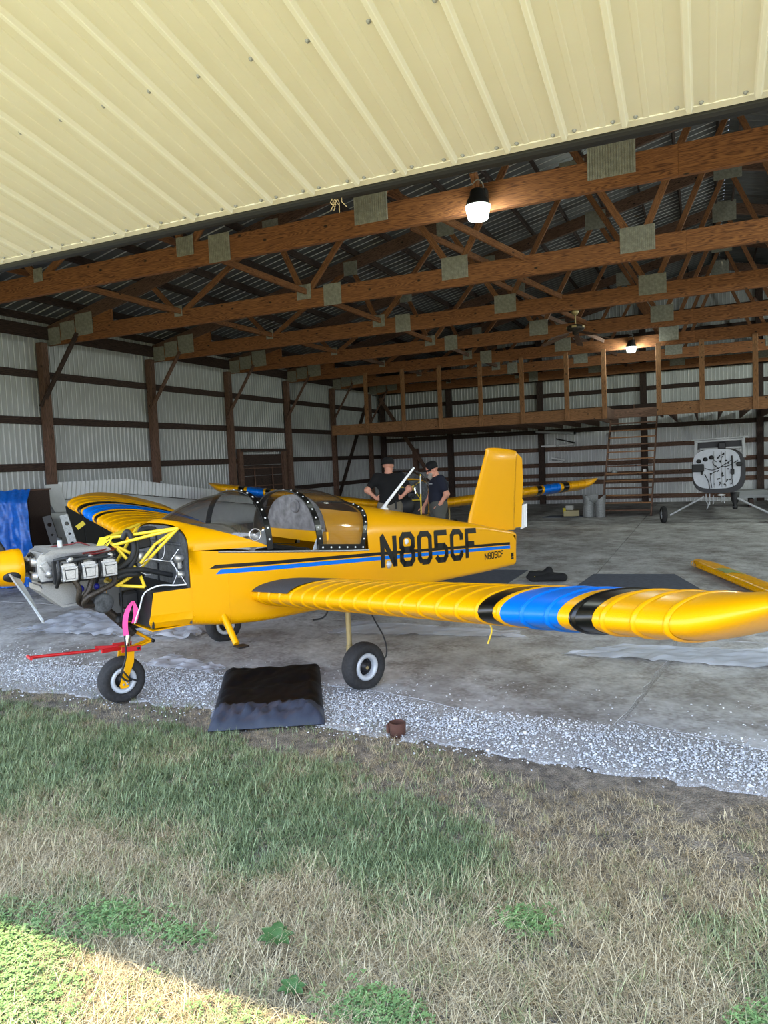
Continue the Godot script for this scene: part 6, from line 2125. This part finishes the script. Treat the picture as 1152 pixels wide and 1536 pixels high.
# ==================================================================== people
# tapered capsules joined by a smooth minimum, meshed as surface nets and added to mb
func nets(mb: MB, bones: Array, cell: float, k: float, xf := Transform3D()):
	var lo := Vector3(1e9, 1e9, 1e9)
	var hi := -lo
	for b in bones:
		var r := maxf(b[2], b[3]) + cell * 2.5
		for p in [b[0], b[1]]:
			lo = lo.min(p - Vector3(r, r, r))
			hi = hi.max(p + Vector3(r, r, r))
	var nx := int((hi.x - lo.x) / cell) + 2
	var ny := int((hi.y - lo.y) / cell) + 2
	var nz := int((hi.z - lo.z) / cell) + 2
	var f := PackedFloat32Array()
	f.resize(nx * ny * nz)
	f.fill(1.0)
	for b in bones:
		var A: Vector3 = b[0]
		var AB: Vector3 = b[1] - A
		var L2 := maxf(AB.length_squared(), 1e-9)
		var ra: float = b[2]
		var dr: float = b[3] - ra
		var m := maxf(b[2], b[3]) + k + cell * 2.0
		var c0 := ((A.min(b[1]) - Vector3(m, m, m) - lo) / cell).max(Vector3.ZERO)
		var c1 := ((A.max(b[1]) + Vector3(m, m, m) - lo) / cell).min(Vector3(nx - 1, ny - 1, nz - 1))
		for z in range(int(c0.z), int(c1.z) + 1):
			for y in range(int(c0.y), int(c1.y) + 1):
				var row := (z * ny + y) * nx
				for x in range(int(c0.x), int(c1.x) + 1):
					var p := lo + Vector3(x, y, z) * cell - A
					var t := clampf(p.dot(AB) / L2, 0.0, 1.0)
					var d := (p - AB * t).length() - ra - dr * t
					var o := f[row + x]
					var h := maxf(k - absf(d - o), 0.0) / k
					f[row + x] = minf(d, o) - h * h * k * 0.25
	var id := PackedInt32Array()
	id.resize(nx * ny * nz)
	id.fill(-1)
	var vs := PackedVector3Array()
	var sxy := nx * ny
	var offs := [0, 1, nx, nx + 1, sxy, sxy + 1, sxy + nx, sxy + nx + 1]
	var edges := [[0, 1], [2, 3], [4, 5], [6, 7], [0, 2], [1, 3], [4, 6], [5, 7], [0, 4], [1, 5], [2, 6], [3, 7]]
	for z in nz - 1:
		for y in ny - 1:
			var row := (z * ny + y) * nx
			for x in nx - 1:
				var i := row + x
				var s := 0
				for q in 8:
					if f[i + offs[q]] < 0.0: s += 1
				if s == 0 or s == 8: continue
				var sum := Vector3.ZERO
				var n := 0
				for e in edges:
					var a := f[i + offs[e[0]]]
					var b := f[i + offs[e[1]]]
					if (a < 0.0) != (b < 0.0):
						var t := a / (a - b)
						var pa := Vector3(e[0] & 1, (e[0] >> 1) & 1, e[0] >> 2)
						var pb := Vector3(e[1] & 1, (e[1] >> 1) & 1, e[1] >> 2)
						sum += pa.lerp(pb, t)
						n += 1
				id[i] = vs.size()
				vs.push_back(xf * (lo + (Vector3(x, y, z) + sum / n) * cell))
	var n0 := mb.v.size()
	for z in range(1, nz - 1):
		for y in range(1, ny - 1):
			for x in range(1, nx - 1):
				var i := (z * ny + y) * nx + x
				var s := f[i] < 0.0
				for ax in 3:
					var st: int = [1, nx, sxy][ax]
					if (f[i + st] < 0.0) == s: continue
					var u: int = [nx, sxy, 1][ax]
					var w: int = [sxy, 1, nx][ax]
					var a := id[i]; var b := id[i - u]; var c := id[i - u - w]; var d := id[i - w]
					if a < 0 or b < 0 or c < 0 or d < 0: continue
					if s: mb.quad(vs[a], vs[d], vs[c], vs[b], 3)
					else: mb.quad(vs[a], vs[b], vs[c], vs[d], 3)
	mb.outward(n0)

func hand_bones(wrist: Vector3, dir: Vector3, palm_n: Vector3, thumb_side: float, curl: float) -> Array:
	var side_v := dir.cross(palm_n).normalized() * thumb_side
	var out := []
	var pc := wrist + dir * 0.045
	for q in [-0.022, 0.0, 0.022]: out.append([wrist + side_v * q * 0.7, wrist + dir * 0.085 + side_v * q, 0.018, 0.014])
	var lens := [0.075, 0.085, 0.08, 0.06]
	for i in 4:
		var b := wrist + dir * 0.085 + side_v * (0.029 - i * 0.0195)
		var d1 := (dir * cos(curl) + palm_n * sin(curl)).normalized()
		var d2 := (dir * cos(curl * 2.3) + palm_n * sin(curl * 2.3)).normalized()
		var m: Vector3 = b + d1 * lens[i] * 0.5
		out.append([b, m, 0.0095, 0.0088])
		out.append([m, m + d2 * lens[i] * 0.5, 0.0088, 0.0075])
	var tb := wrist + dir * 0.03 + side_v * 0.03
	var tm := tb + (dir * 0.6 + side_v * 0.75).normalized() * 0.04
	out.append([tb, tm, 0.012, 0.0105])
	out.append([tm, tm + (dir * 0.9 + side_v * 0.35 + palm_n * 0.2).normalized() * 0.032, 0.0105, 0.0085])
	return out

func head_bones() -> Array:      # chin towards -z, origin at the middle of the head
	return [
		[Vector3(0, 0.03, 0.015), Vector3(0, 0.045, -0.02), 0.088, 0.078],
		[Vector3(0, -0.02, -0.02), Vector3(0, -0.09, -0.062), 0.066, 0.036],
		[Vector3(-0.03, -0.06, -0.03), Vector3(0.03, -0.06, -0.03), 0.044, 0.044],
		[Vector3(0, 0.012, -0.088), Vector3(0, -0.022, -0.108), 0.009, 0.015],
		[Vector3(-0.03, 0.022, -0.083), Vector3(0.03, 0.022, -0.083), 0.014, 0.014],
		[Vector3(-0.018, -0.056, -0.088), Vector3(0.018, -0.056, -0.088), 0.012, 0.012],
		[Vector3(-0.082, 0.015, 0.012), Vector3(-0.088, -0.025, 0.006), 0.016, 0.010],
		[Vector3(0.082, 0.015, 0.012), Vector3(0.088, -0.025, 0.006), 0.016, 0.010],
	]

func person(label: String, at: Vector3, turn: float, j: Dictionary, shirt: Material, pants: Material, beard: bool, cap_back: bool) -> Node3D:
	var o := thing("person", label, "person", at, turn)
	var neck: Vector3 = j.neck
	var head: Vector3 = j.head
	var hb: Basis = j.head_turn
	var bones := [
		[Vector3(-0.07, 0.98, 0), Vector3(0.07, 0.98, 0), 0.125, 0.125],
		[Vector3(0, 1.0, 0), j.chest, 0.128, 0.14],
		[j.chest + Vector3(-0.08, 0.02, 0), j.chest + Vector3(0.08, 0.02, 0), 0.13, 0.13],
		[j.chest + Vector3(0, 0.08, 0), neck, 0.09, 0.056],
		[neck, head + hb * Vector3(0, -0.05, 0.02), 0.056, 0.054],
	]
	var sleeves := []
	for s in [0, 1]:
		var sh: Vector3 = j.sh[s]
		var el: Vector3 = j.el[s]
		var wr: Vector3 = j.wr[s]
		bones.append([j.chest + Vector3(0, 0.07, 0), sh, 0.085, 0.062])
		bones.append([sh, el, 0.056, 0.042])
		bones.append([el, wr, 0.043, 0.027])
		sleeves.append([j.chest + Vector3(0, 0.06, 0), sh, 0.10, 0.075])
		sleeves.append([sh, sh.lerp(el, 0.66), 0.074, 0.066])
		bones.append([j.hip[s], j.kn[s], 0.092, 0.058])
		bones.append([j.kn[s], j.an[s], 0.056, 0.040])
		bones.append([j.an[s], j.an[s] + Vector3(0, -0.045, -0.13), 0.04, 0.035])
	var mb := MB.new()
	nets(mb, bones, 0.017, 0.05)
	nets(mb, head_bones(), 0.0065, 0.022, Transform3D(hb, head))
	for s in [0, 1]: nets(mb, hand_bones(j.wr[s], j.hd[s], j.hn[s], j.ht[s], j.hc[s]), 0.005, 0.008)
	part(o, "body", mb, M.skin)
	# shirt with short sleeves
	mb = MB.new()
	var sb := [
		[Vector3(-0.07, 1.03, 0), Vector3(0.07, 1.03, 0), 0.125, 0.125],
		[Vector3(0, 1.06, 0), j.chest, 0.155, 0.165],
		[Vector3(-0.05, 1.12, 0.0), Vector3(0.05, 1.12, 0.0), 0.14, 0.14],
		[j.chest + Vector3(-0.09, 0.02, 0), j.chest + Vector3(0.09, 0.02, 0), 0.142, 0.142],
		[j.chest + Vector3(0, 0.08, 0), neck + Vector3(0, -0.045, 0), 0.10, 0.068],
	]
	nets(mb, sb + sleeves, 0.017, 0.05)
	part(o, "shirt", mb, shirt)
	mb = MB.new()
	var tb := [[Vector3(-0.08, 0.94, 0), Vector3(0.08, 0.94, 0), 0.136, 0.136], [Vector3(-0.065, 1.0, 0), Vector3(0.065, 1.0, 0), 0.137, 0.137]]
	for s in [0, 1]:
		tb.append([j.hip[s], j.kn[s], 0.112, 0.082])
		tb.append([j.kn[s], j.an[s] + Vector3(0, 0.03, 0), 0.08, 0.066])
	nets(mb, tb, 0.018, 0.05)
	part(o, "trousers", mb, pants)
	for s in [0, 1]:
		mb = MB.new()
		nets(mb, [[j.an[s] + Vector3(0, -0.02, 0.03), j.an[s] + Vector3(0, -0.035, -0.14), 0.05, 0.046]], 0.014, 0.02)
		part(o, "shoe", mb, M.darkmetal)
	# cap: crown, brim, short hair, eyes
	mb = MB.new()
	var fr := Transform3D(hb, head)
	mb.lathe(fr * Transform3D(Basis(Vector3(1, 0, 0), 0.06), Vector3(0, 0.030, 0.008)), [[0.100, -0.012], [0.104, 0.02], [0.100, 0.065], [0.080, 0.098], [0.045, 0.113], [0.0, 0.116]], 24)
	var cap := part(o, "cap", mb, M.cloth_black)
	mb = MB.new()
	var rows := []
	var dirz := 1.0 if cap_back else -1.0
	for k in 4:
		var r := PackedVector3Array()
		for i in 13:
			var a := lerpf(-1.15, 1.15, i / 12.0)
			var rad := 0.094 + 0.075 * (k / 3.0) * cos(a * 0.9)
			r.push_back(fr * Vector3(sin(a) * rad * 0.97, 0.036 - 0.012 * k / 3.0 - 0.012 * a * a, dirz * cos(a) * rad + 0.01))
		rows.append(r)
	mb.slab(rows, Vector3(0, 0.004, 0))
	part(cap, "brim", mb, M.cloth_black)
	mb = MB.new()
	for s in [-1, 1]: mb.ball(fr * Vector3(s * 0.032, 0.004, -0.083), Vector3(0.012, 0.008, 0.008), 10, 6)
	part(o, "eye", mb, M.darkmetal)
	if beard:
		mb = MB.new()
		nets(mb, [[Vector3(-0.045, -0.055, -0.055), Vector3(0, -0.105, -0.085), 0.03, 0.034], [Vector3(0.045, -0.055, -0.055), Vector3(0, -0.105, -0.085), 0.03, 0.034], [Vector3(0, -0.11, -0.082), Vector3(0, -0.15, -0.075), 0.035, 0.018], [Vector3(-0.03, -0.04, -0.092), Vector3(0.03, -0.04, -0.092), 0.011, 0.011]], 0.008, 0.02, fr)
		part(o, "beard", mb, M.beard)
	return o

func build_people():
	# seen from behind, hands on his hips
	var p1: Node3D = person("person in black cap and black t-shirt seen from behind, hands on hips", W(-5.03, 0, 11.5), 0.32, {
		"chest": Vector3(0, 1.35, 0.0), "neck": Vector3(0, 1.545, -0.01), "head": Vector3(0, 1.672, -0.03), "head_turn": Basis(Vector3.UP, -0.1) * Basis(Vector3(1, 0, 0), -0.12),
		"sh": [Vector3(-0.195, 1.475, 0.0), Vector3(0.195, 1.475, 0.0)], "el": [Vector3(-0.375, 1.26, 0.10), Vector3(0.36, 1.26, 0.10)], "wr": [Vector3(-0.225, 1.12, 0.10), Vector3(0.215, 1.12, 0.10)],
		"hd": [Vector3(0.85, -0.2, -0.45).normalized(), Vector3(-0.85, -0.2, -0.45).normalized()], "hn": [Vector3(0.45, 0.1, 0.85).normalized() * -1, Vector3(-0.45, 0.1, 0.85).normalized() * -1], "ht": [1.0, -1.0], "hc": [0.25, 0.25],
		"hip": [Vector3(-0.10, 0.93, 0), Vector3(0.10, 0.93, 0)], "kn": [Vector3(-0.13, 0.50, -0.02), Vector3(0.13, 0.50, -0.02)], "an": [Vector3(-0.14, 0.095, 0.0), Vector3(0.14, 0.095, 0.02)]},
		M.cloth_black, M.cloth_khaki, false, true)
	var mb := MB.new()
	mb.box(Transform3D(Basis(), Vector3(0.12, 0.99, 0.172)), Vector3(0.03, 0.14, 0.02), 0.006)
	part(p1, "belt_knife", mb, M.darkmetal)
	# bearded, turned to the left and looking down, one hand in his pocket
	var p2: Node3D = person("bearded person in dark cap and navy t-shirt turned left, one hand in the pocket", W(-4.16, 0, 11.55), 2.15, {
		"chest": Vector3(0, 1.28, 0.02), "neck": Vector3(0, 1.455, -0.02), "head": Vector3(0, 1.57, -0.075), "head_turn": Basis(Vector3(1, 0, 0), -0.36),
		"sh": [Vector3(-0.19, 1.40, 0.01), Vector3(0.19, 1.40, 0.01)], "el": [Vector3(-0.27, 1.16, 0.09), Vector3(0.25, 1.14, -0.06)], "wr": [Vector3(-0.20, 0.985, -0.02), Vector3(0.24, 0.93, -0.20)],
		"hd": [Vector3(0.30, -0.90, -0.25).normalized(), Vector3(0.0, -0.95, -0.3).normalized()], "hn": [Vector3(0.9, 0.1, 0).normalized(), Vector3(-1, 0, 0)], "ht": [-1.0, 1.0], "hc": [0.2, 0.75],
		"hip": [Vector3(-0.10, 0.91, 0), Vector3(0.10, 0.91, 0)], "kn": [Vector3(-0.12, 0.49, -0.03), Vector3(0.12, 0.49, -0.03)], "an": [Vector3(-0.13, 0.095, 0.0), Vector3(0.13, 0.095, 0.03)]},
		M.cloth_navy, M.cloth_grey, true, false)
	mb = MB.new()
	mb.box(Transform3D(Basis(Vector3.UP, 0.5), Vector3(-0.10, 1.335, -0.137)), Vector3(0.075, 0.014, 0.004))
	part(p2, "chest_print", mb, M.grey, "small pale print on the chest")
	# the yellow and white rod in his right hand
	mb = MB.new()
	mb.tube([Vector3(0, 0.0, 0), Vector3(0.02, 1.05, 0)], 0.011, 8)
	var stt := part(self, "rod", mb, M.tube_yellow)
	stt.position = W(-4.43, 0.45, 11.42)
	tag(stt, "thin yellow rod with a white upper end held upright by the bearded person", "rod")
	mb = MB.new()
	mb.tube([Vector3(0.013, 0.72, 0), Vector3(0.02, 1.02, 0)], 0.0125, 8)
	part(stt, "white_sleeve", mb, M.white)

# ==================================================================== small things
func sheet_on_floor(n: String, label: String, cat: String, pts: Array, amp: float, m: Material, sd: int, thick := 0.0015, nu := 26, nv := 14, freq := 4.0, base := 0.006):
	# quad p0 p1 p2 p3 in (x, depth), p0-p1 the near edge
	var nz := FastNoiseLite.new()
	nz.seed = sd
	nz.frequency = freq
	nz.fractal_octaves = 3
	var rows := []
	for j in nv + 1:
		var v := float(j) / nv
		var r := PackedVector3Array()
		for i in nu + 1:
			var u := float(i) / nu
			var a: Vector2 = pts[0].lerp(pts[1], u)
			var b: Vector2 = pts[3].lerp(pts[2], u)
			var p := a.lerp(b, v)
			var e := 0.05 * (nz.get_noise_2d(p.x * 2.0, p.y * 2.0 + 40.0)) * (1.0 if amp > 0.0 else 0.0)
			var h := absf(nz.get_noise_2d(p.x * 0.5 + p.y * 1.1, p.y - p.x * 0.25)) * amp
			r.push_back(W(p.x + e, base + h, p.y + e * 0.6))
		rows.append(r)
	var mb := MB.new()
	mb.slab(rows, Vector3(0, thick, 0), 1)
	var o := part(self, n, mb, m)
	tag(o, label, cat)
	return o

func lamp(at: Vector3, label: String, energy: float, r := 1.0):
	var o := thing("barn_lamp", label, "lamp", at)
	var mb := MB.new()
	mb.lathe(Transform3D(), [[0.0, 0.30], [0.06, 0.30], [0.075, 0.28], [0.078, 0.24], [0.11, 0.19], [0.122, 0.15], [0.122, 0.135], [0.0, 0.135]], 24)
	mb.box(Transform3D(Basis(), Vector3(0.06, 0.24, -0.05)), Vector3(0.06, 0.14, 0.09), 0.012)
	part(o, "housing", mb, M.darkmetal)
	mb = MB.new()
	mb.tube(smooth([Vector3(0.05, 0.28, -0.04), Vector3(0.05, 0.36, -0.02), Vector3(0.0, 0.40, -0.01), Vector3(-0.06, 0.37, -0.03)]), 0.006, 6)
	part(o, "wire", mb, M.grey)
	mb = MB.new()
	var prof := [[0.128, 0.135], [0.128, 0.12], [0.118, 0.115], [0.104, 0.03], [0.094, 0.005], [0.07, 0.0], [0.0, -0.002]]
	mb.lathe(Transform3D(), prof, 28)
	var gm := mat(Color(0.95, 0.97, 0.95), 0.3)
	gm.emission_enabled = true
	gm.emission = Color(0.95, 1.0, 0.97)
	gm.emission_energy_multiplier = 1.2
	var rf := part(o, "glass_refractor", mb, gm, "glowing ribbed glass")
	mb = MB.new()
	for k in 28:
		var a := TAU * k / 28.0
		mb.tube([Vector3(cos(a) * 0.118, 0.112, sin(a) * 0.118), Vector3(cos(a) * 0.097, 0.012, sin(a) * 0.097)], 0.004, 5)
	part(rf, "flutes", mb, gm, "", "stuff")
	var l := OmniLight3D.new()
	l.name = "lamp_light"
	l.light_color = Color(0.95, 1.0, 0.96)
	l.light_energy = energy
	l.light_size = 0.09
	l.omni_range = 40.0
	l.omni_attenuation = 2.0
	l.shadow_enabled = true
	l.position = Vector3(0, 0.06, 0)
	o.add_child(l)
	return o

func build_small():
	# two lit barn lamps in view, then three unseen ones added to brighten the interior
	lamp(W(-2.06, 4.115, 7.24), "large lit barn lamp with a bright ribbed glass, on the front roof truss", 0.22)
	lamp(W(-1.64, 4.125, 18.86), "small far lit barn lamp hanging near the loft, right of the ceiling fan", 0.7)
	lamp(W(4.6, 4.12, 7.26), "added lamp brightening the interior, on the front truss far right, outside the picture", 4.0)
	lamp(W(8.6, 4.12, 13.06), "added lamp brightening the interior, on the third truss far right, outside the picture", 5.0)
	lamp(W(5.4, 4.12, 18.86), "added lamp brightening the interior, by the loft far right, outside the picture", 5.0)
	# mounting arms
	tag(board(self, "lamp_bracket", W(-2.10, 4.50, 7.36), W(-2.10, 4.60, 7.24), 0.06, 0.09, M.pine_web, Vector3.RIGHT), "short pine block holding the large lamp to the front roof truss", "bracket")
	tag(tubes(self, "conduit", [[W(-1.74, 4.66, 18.98), W(-1.68, 4.58, 18.9), W(-1.60, 4.56, 18.88), W(-1.60, 4.53, 18.86)]], 0.014, M.grey, 8), "thin curved grey arm above the far lamp", "conduit")
	# ceiling fan
	var fan := thing("ceiling_fan", "bronze five-bladed ceiling fan hanging from a pine truss beam", "ceiling fan", W(-2.075, 3.90, 13.24))
	var mb := MB.new()
	mb.lathe(Transform3D(Basis(), Vector3(0, 0.26, 0)), [[0.0, 0.08], [0.06, 0.08], [0.065, 0.05], [0.04, 0.0], [0.0, 0.0]], 18)
	mb.tube([Vector3(0, 0.05, 0), Vector3(0, 0.28, 0)], 0.013, 10)
	part(fan, "canopy_and_rod", mb, M.tan)
	mb = MB.new()
	mb.lathe(Transform3D(), [[0.0, 0.09], [0.10, 0.09], [0.15, 0.07], [0.155, 0.02], [0.13, -0.01], [0.06, -0.03], [0.055, -0.07], [0.0, -0.08]], 24)
	part(fan, "motor", mb, M.exhaust)
	mb = MB.new()
	for k in 5: mb.box(Transform3D(Basis(Vector3.UP, TAU * k / 5.0) * Transform3D(Basis(), Vector3(0, 0.045, 0.152)).basis, Basis(Vector3.UP, TAU * k / 5.0) * Vector3(0, 0.045, 0.152)), Vector3(0.08, 0.035, 0.008), 0.002)
	part(fan, "motor_band", mb, M.tan)
	for k in 5:
		var a := 0.35 + TAU * k / 5.0
		var b := Basis(Vector3.UP, a) * Basis(Vector3(0, 0, 1), -0.26) * Basis(Vector3(1, 0, 0), 0.22)
		mb = MB.new()
		var rows := []
		for i in 7:
			var t := i / 6.0
			var w := lerpf(0.045, 0.068, t) * (1.0 if i < 6 else 0.75)
			rows.append(PackedVector3Array([b * Vector3(0.14 + 0.53 * t, -0.012, -w), b * Vector3(0.14 + 0.53 * t, -0.012, w)]))
		mb.slab(rows, b * Vector3(0, 0.008, 0), -1)
		part(fan, "blade", mb, M.brown)
	# black vinyl bag on the ground before the aircraft
	var c4 := [Vector2(-3.05, 3.79), Vector2(-2.36, 4.15), Vector2(-3.06, 5.34), Vector2(-3.77, 4.95)]
	var nz := FastNoiseLite.new()
	nz.seed = 17
	nz.frequency = 1.0
	nz.fractal_octaves = 3
	var rows := []
	var front := []
	for j in 41:
		var v := j / 40.0
		var r := PackedVector3Array()
		for i in 37:
			var u := i / 36.0
			var p: Vector2 = c4[0].lerp(c4[1], u).lerp(c4[3].lerp(c4[2], u), v)
			var edge := minf(minf(u, 1 - u) * 9.0, minf(v * 7.0, (1 - v) * 9.0))
			var h := 0.085 * sqrt(clampf(edge, 0.0, 1.0))
			# folds running across
			h += 0.012 * sin(v * 17.0 + 3.0 * nz.get_noise_2d(u * 1.5, v * 2.0) + 2.0 * u) * clampf(edge, 0, 1) * smoothstep(0.15, 0.4, v)
			h += 0.02 * nz.get_noise_2d(u * 3.0, v * 6.0) * clampf(edge, 0, 1)
			h += (0.05 * nz.get_noise_2d(u * 7.0 + 5.0, v * 12.0) + 0.02 * nz.get_noise_2d(u * 16.0, v * 30.0)) * clampf(edge * 1.5, 0, 1) * (1.0 - smoothstep(0.12, 0.25, v))
			r.push_back(W(p.x, maxf(0.002, h), p.y))
		rows.append(r)
		if j <= 8: front.append(r)
	mb = MB.new()
	mb.slab(rows, Vector3(0, 0.002, 0), 1)
	var bag := part(self, "vinyl_bag", mb, M.vinyl)
	tag(bag, "large flat black vinyl cover bag lying on the ground in front of the aircraft", "cover bag")
	var fr2 := []
	for j in 9:
		var r := PackedVector3Array()
		for i in 37: r.push_back(front[j][i] + Vector3(0, 0.004, 0.003) + (Vector3(0, 0, -0.05 * nz.get_noise_2d(i * 0.25, 9.0)) if j == 8 else Vector3.ZERO))
		fr2.append(r)
	mb = MB.new()
	mb.slab(fr2, Vector3(0, 0.002, 0), 1)
	part(bag, "folded_edge", mb, M.vinyl_sky_sheen, "crumpled folded edge coloured with a bluish sky reflection")
	# plastic sheets, mats, jacket
	sheet_on_floor("plastic_sheet", "crumpled translucent plastic sheet on the floor under the engine", "plastic sheet", [Vector2(-7.1, 5.65), Vector2(-4.9, 5.85), Vector2(-4.9, 6.3), Vector2(-7.4, 6.75)], 0.10, M.plastic, 3, 0.001, 44, 18, 3.5)
	sheet_on_floor("plastic_sheet", "narrow strip of translucent plastic sheet between the nose wheel and the black bag", "plastic sheet", [Vector2(-4.70, 4.97), Vector2(-3.88, 4.93), Vector2(-3.86, 5.10), Vector2(-4.66, 5.33)], 0.05, M.plastic, 4, 0.001, 30, 10, 5.0)
	sheet_on_floor("plastic_sheet", "long whitish plastic sheet lying under the striped wing tip on the right", "plastic sheet", [Vector2(-1.18, 6.22), Vector2(1.6, 6.25), Vector2(1.6, 6.85), Vector2(-0.75, 6.65)], 0.06, M.plastic, 5, 0.001, 44, 12, 4.0)
	sheet_on_floor("plastic_sheet", "thin plastic sheet lying on the floor behind the near main wheel", "plastic sheet", [Vector2(-3.6, 6.45), Vector2(-1.6, 6.75), Vector2(-1.7, 6.95), Vector2(-3.5, 7.05)], 0.03, M.plastic, 6, 0.001, 36, 8, 4.0)
	sheet_on_floor("floor_mat", "dark blue-grey floor mat right of the black jacket, behind the wing tip bands", "floor mat", [Vector2(-1.62, 9.0), Vector2(0.05, 9.15), Vector2(-0.42, 10.70), Vector2(-1.49, 10.55)], 0.0, M.mat_dark, 7, 0.008, 4, 4, 1.0, 0.01)
	sheet_on_floor("floor_mat", "dark blue-grey floor mat under the tail of the near aircraft", "floor mat", [Vector2(-3.6, 9.3), Vector2(-2.50, 9.3), Vector2(-2.49, 10.80), Vector2(-3.25, 10.72)], 0.0, M.mat_dark, 8, 0.008, 4, 4, 1.0, 0.01)
	mb = MB.new()
	var jr := RandomNumberGenerator.new()
	jr.seed = 3
	var jb := []
	for k in 9: jb.append([Vector3(jr.randf_range(-0.24, 0.24), jr.randf_range(0.03, 0.10), jr.randf_range(-0.14, 0.14)), Vector3(jr.randf_range(-0.24, 0.24), jr.randf_range(0.02, 0.12), jr.randf_range(-0.14, 0.14)), 0.05, 0.035])
	jb.append([Vector3(-0.06, 0.05, 0), Vector3(0.02, 0.15, 0.0), 0.07, 0.05])
	nets(mb, jb, 0.014, 0.03)
	var jk := part(self, "jacket", mb, M.cloth_black)
	jk.position = W(-2.02, 0.0, 9.95)
	tag(jk, "crumpled black jacket lying on the floor just behind the blue wing band", "jacket")
	mb = MB.new()
	mb.box(Transform3D(Basis(Vector3(0, 0, 1), 0.15), Vector3(-0.20, 0.06, 0.13)), Vector3(0.12, 0.02, 0.03), 0.006)
	part(jk, "yellow_trim", mb, M.tube_yellow)
	# rusty pipe stub in the ground and a few pale stones
	var ps := thing("pipe_stub", "short rusty iron pipe stub standing in the gravel right of the black bag", "pipe", W(-1.83, 0, 4.15))
	mb = MB.new()
	mb.lathe(Transform3D(), [[0.052, -0.02], [0.054, 0.072], [0.047, 0.075], [0.043, 0.07], [0.043, -0.02]], 24, 1, true)
	part(ps, "pipe", mb, M.rust)
	mb = MB.new()
	mb.box(Transform3D(Basis(), Vector3(-0.055, 0.035, 0.02)), Vector3(0.02, 0.06, 0.04), 0.005)
	part(ps, "weld_lug", mb, M.rust)
	var st := [[-2.1, 4.12, 0.022, "round white stone left of the rusty pipe stub"], [-1.55, 4.48, 0.022, "pale stone at the slab edge just right of the rusty pipe stub"], [-1.06, 4.38, 0.02, "pale stone further right on the gravel strip, below the blue wing band"]]
	for q in st:
		mb = MB.new()
		mb.ball(Vector3.ZERO, Vector3(q[2], q[2] * 0.6, q[2] * 0.8), 8, 5, Basis(Vector3.UP, q[0] * 7.0))
		var o := part(self, "stone", mb, mat(Color(0.78, 0.77, 0.75), 0.9))
		o.position = W(q[0], q[2] * 0.35, q[1])
		tag(o, q[3], "stone")
	# grey outlet box on the second left wall post
	mb = MB.new()
	mb.box(Transform3D(), Vector3(0.06, 0.11, 0.08), 0.008)
	var ob := part(self, "outlet_box", mb, M.grey)
	ob.position = W(LEFT + 0.17, 1.48, 13.0)
	tag(ob, "small grey outlet box on a left wall post above the pale wing", "outlet")
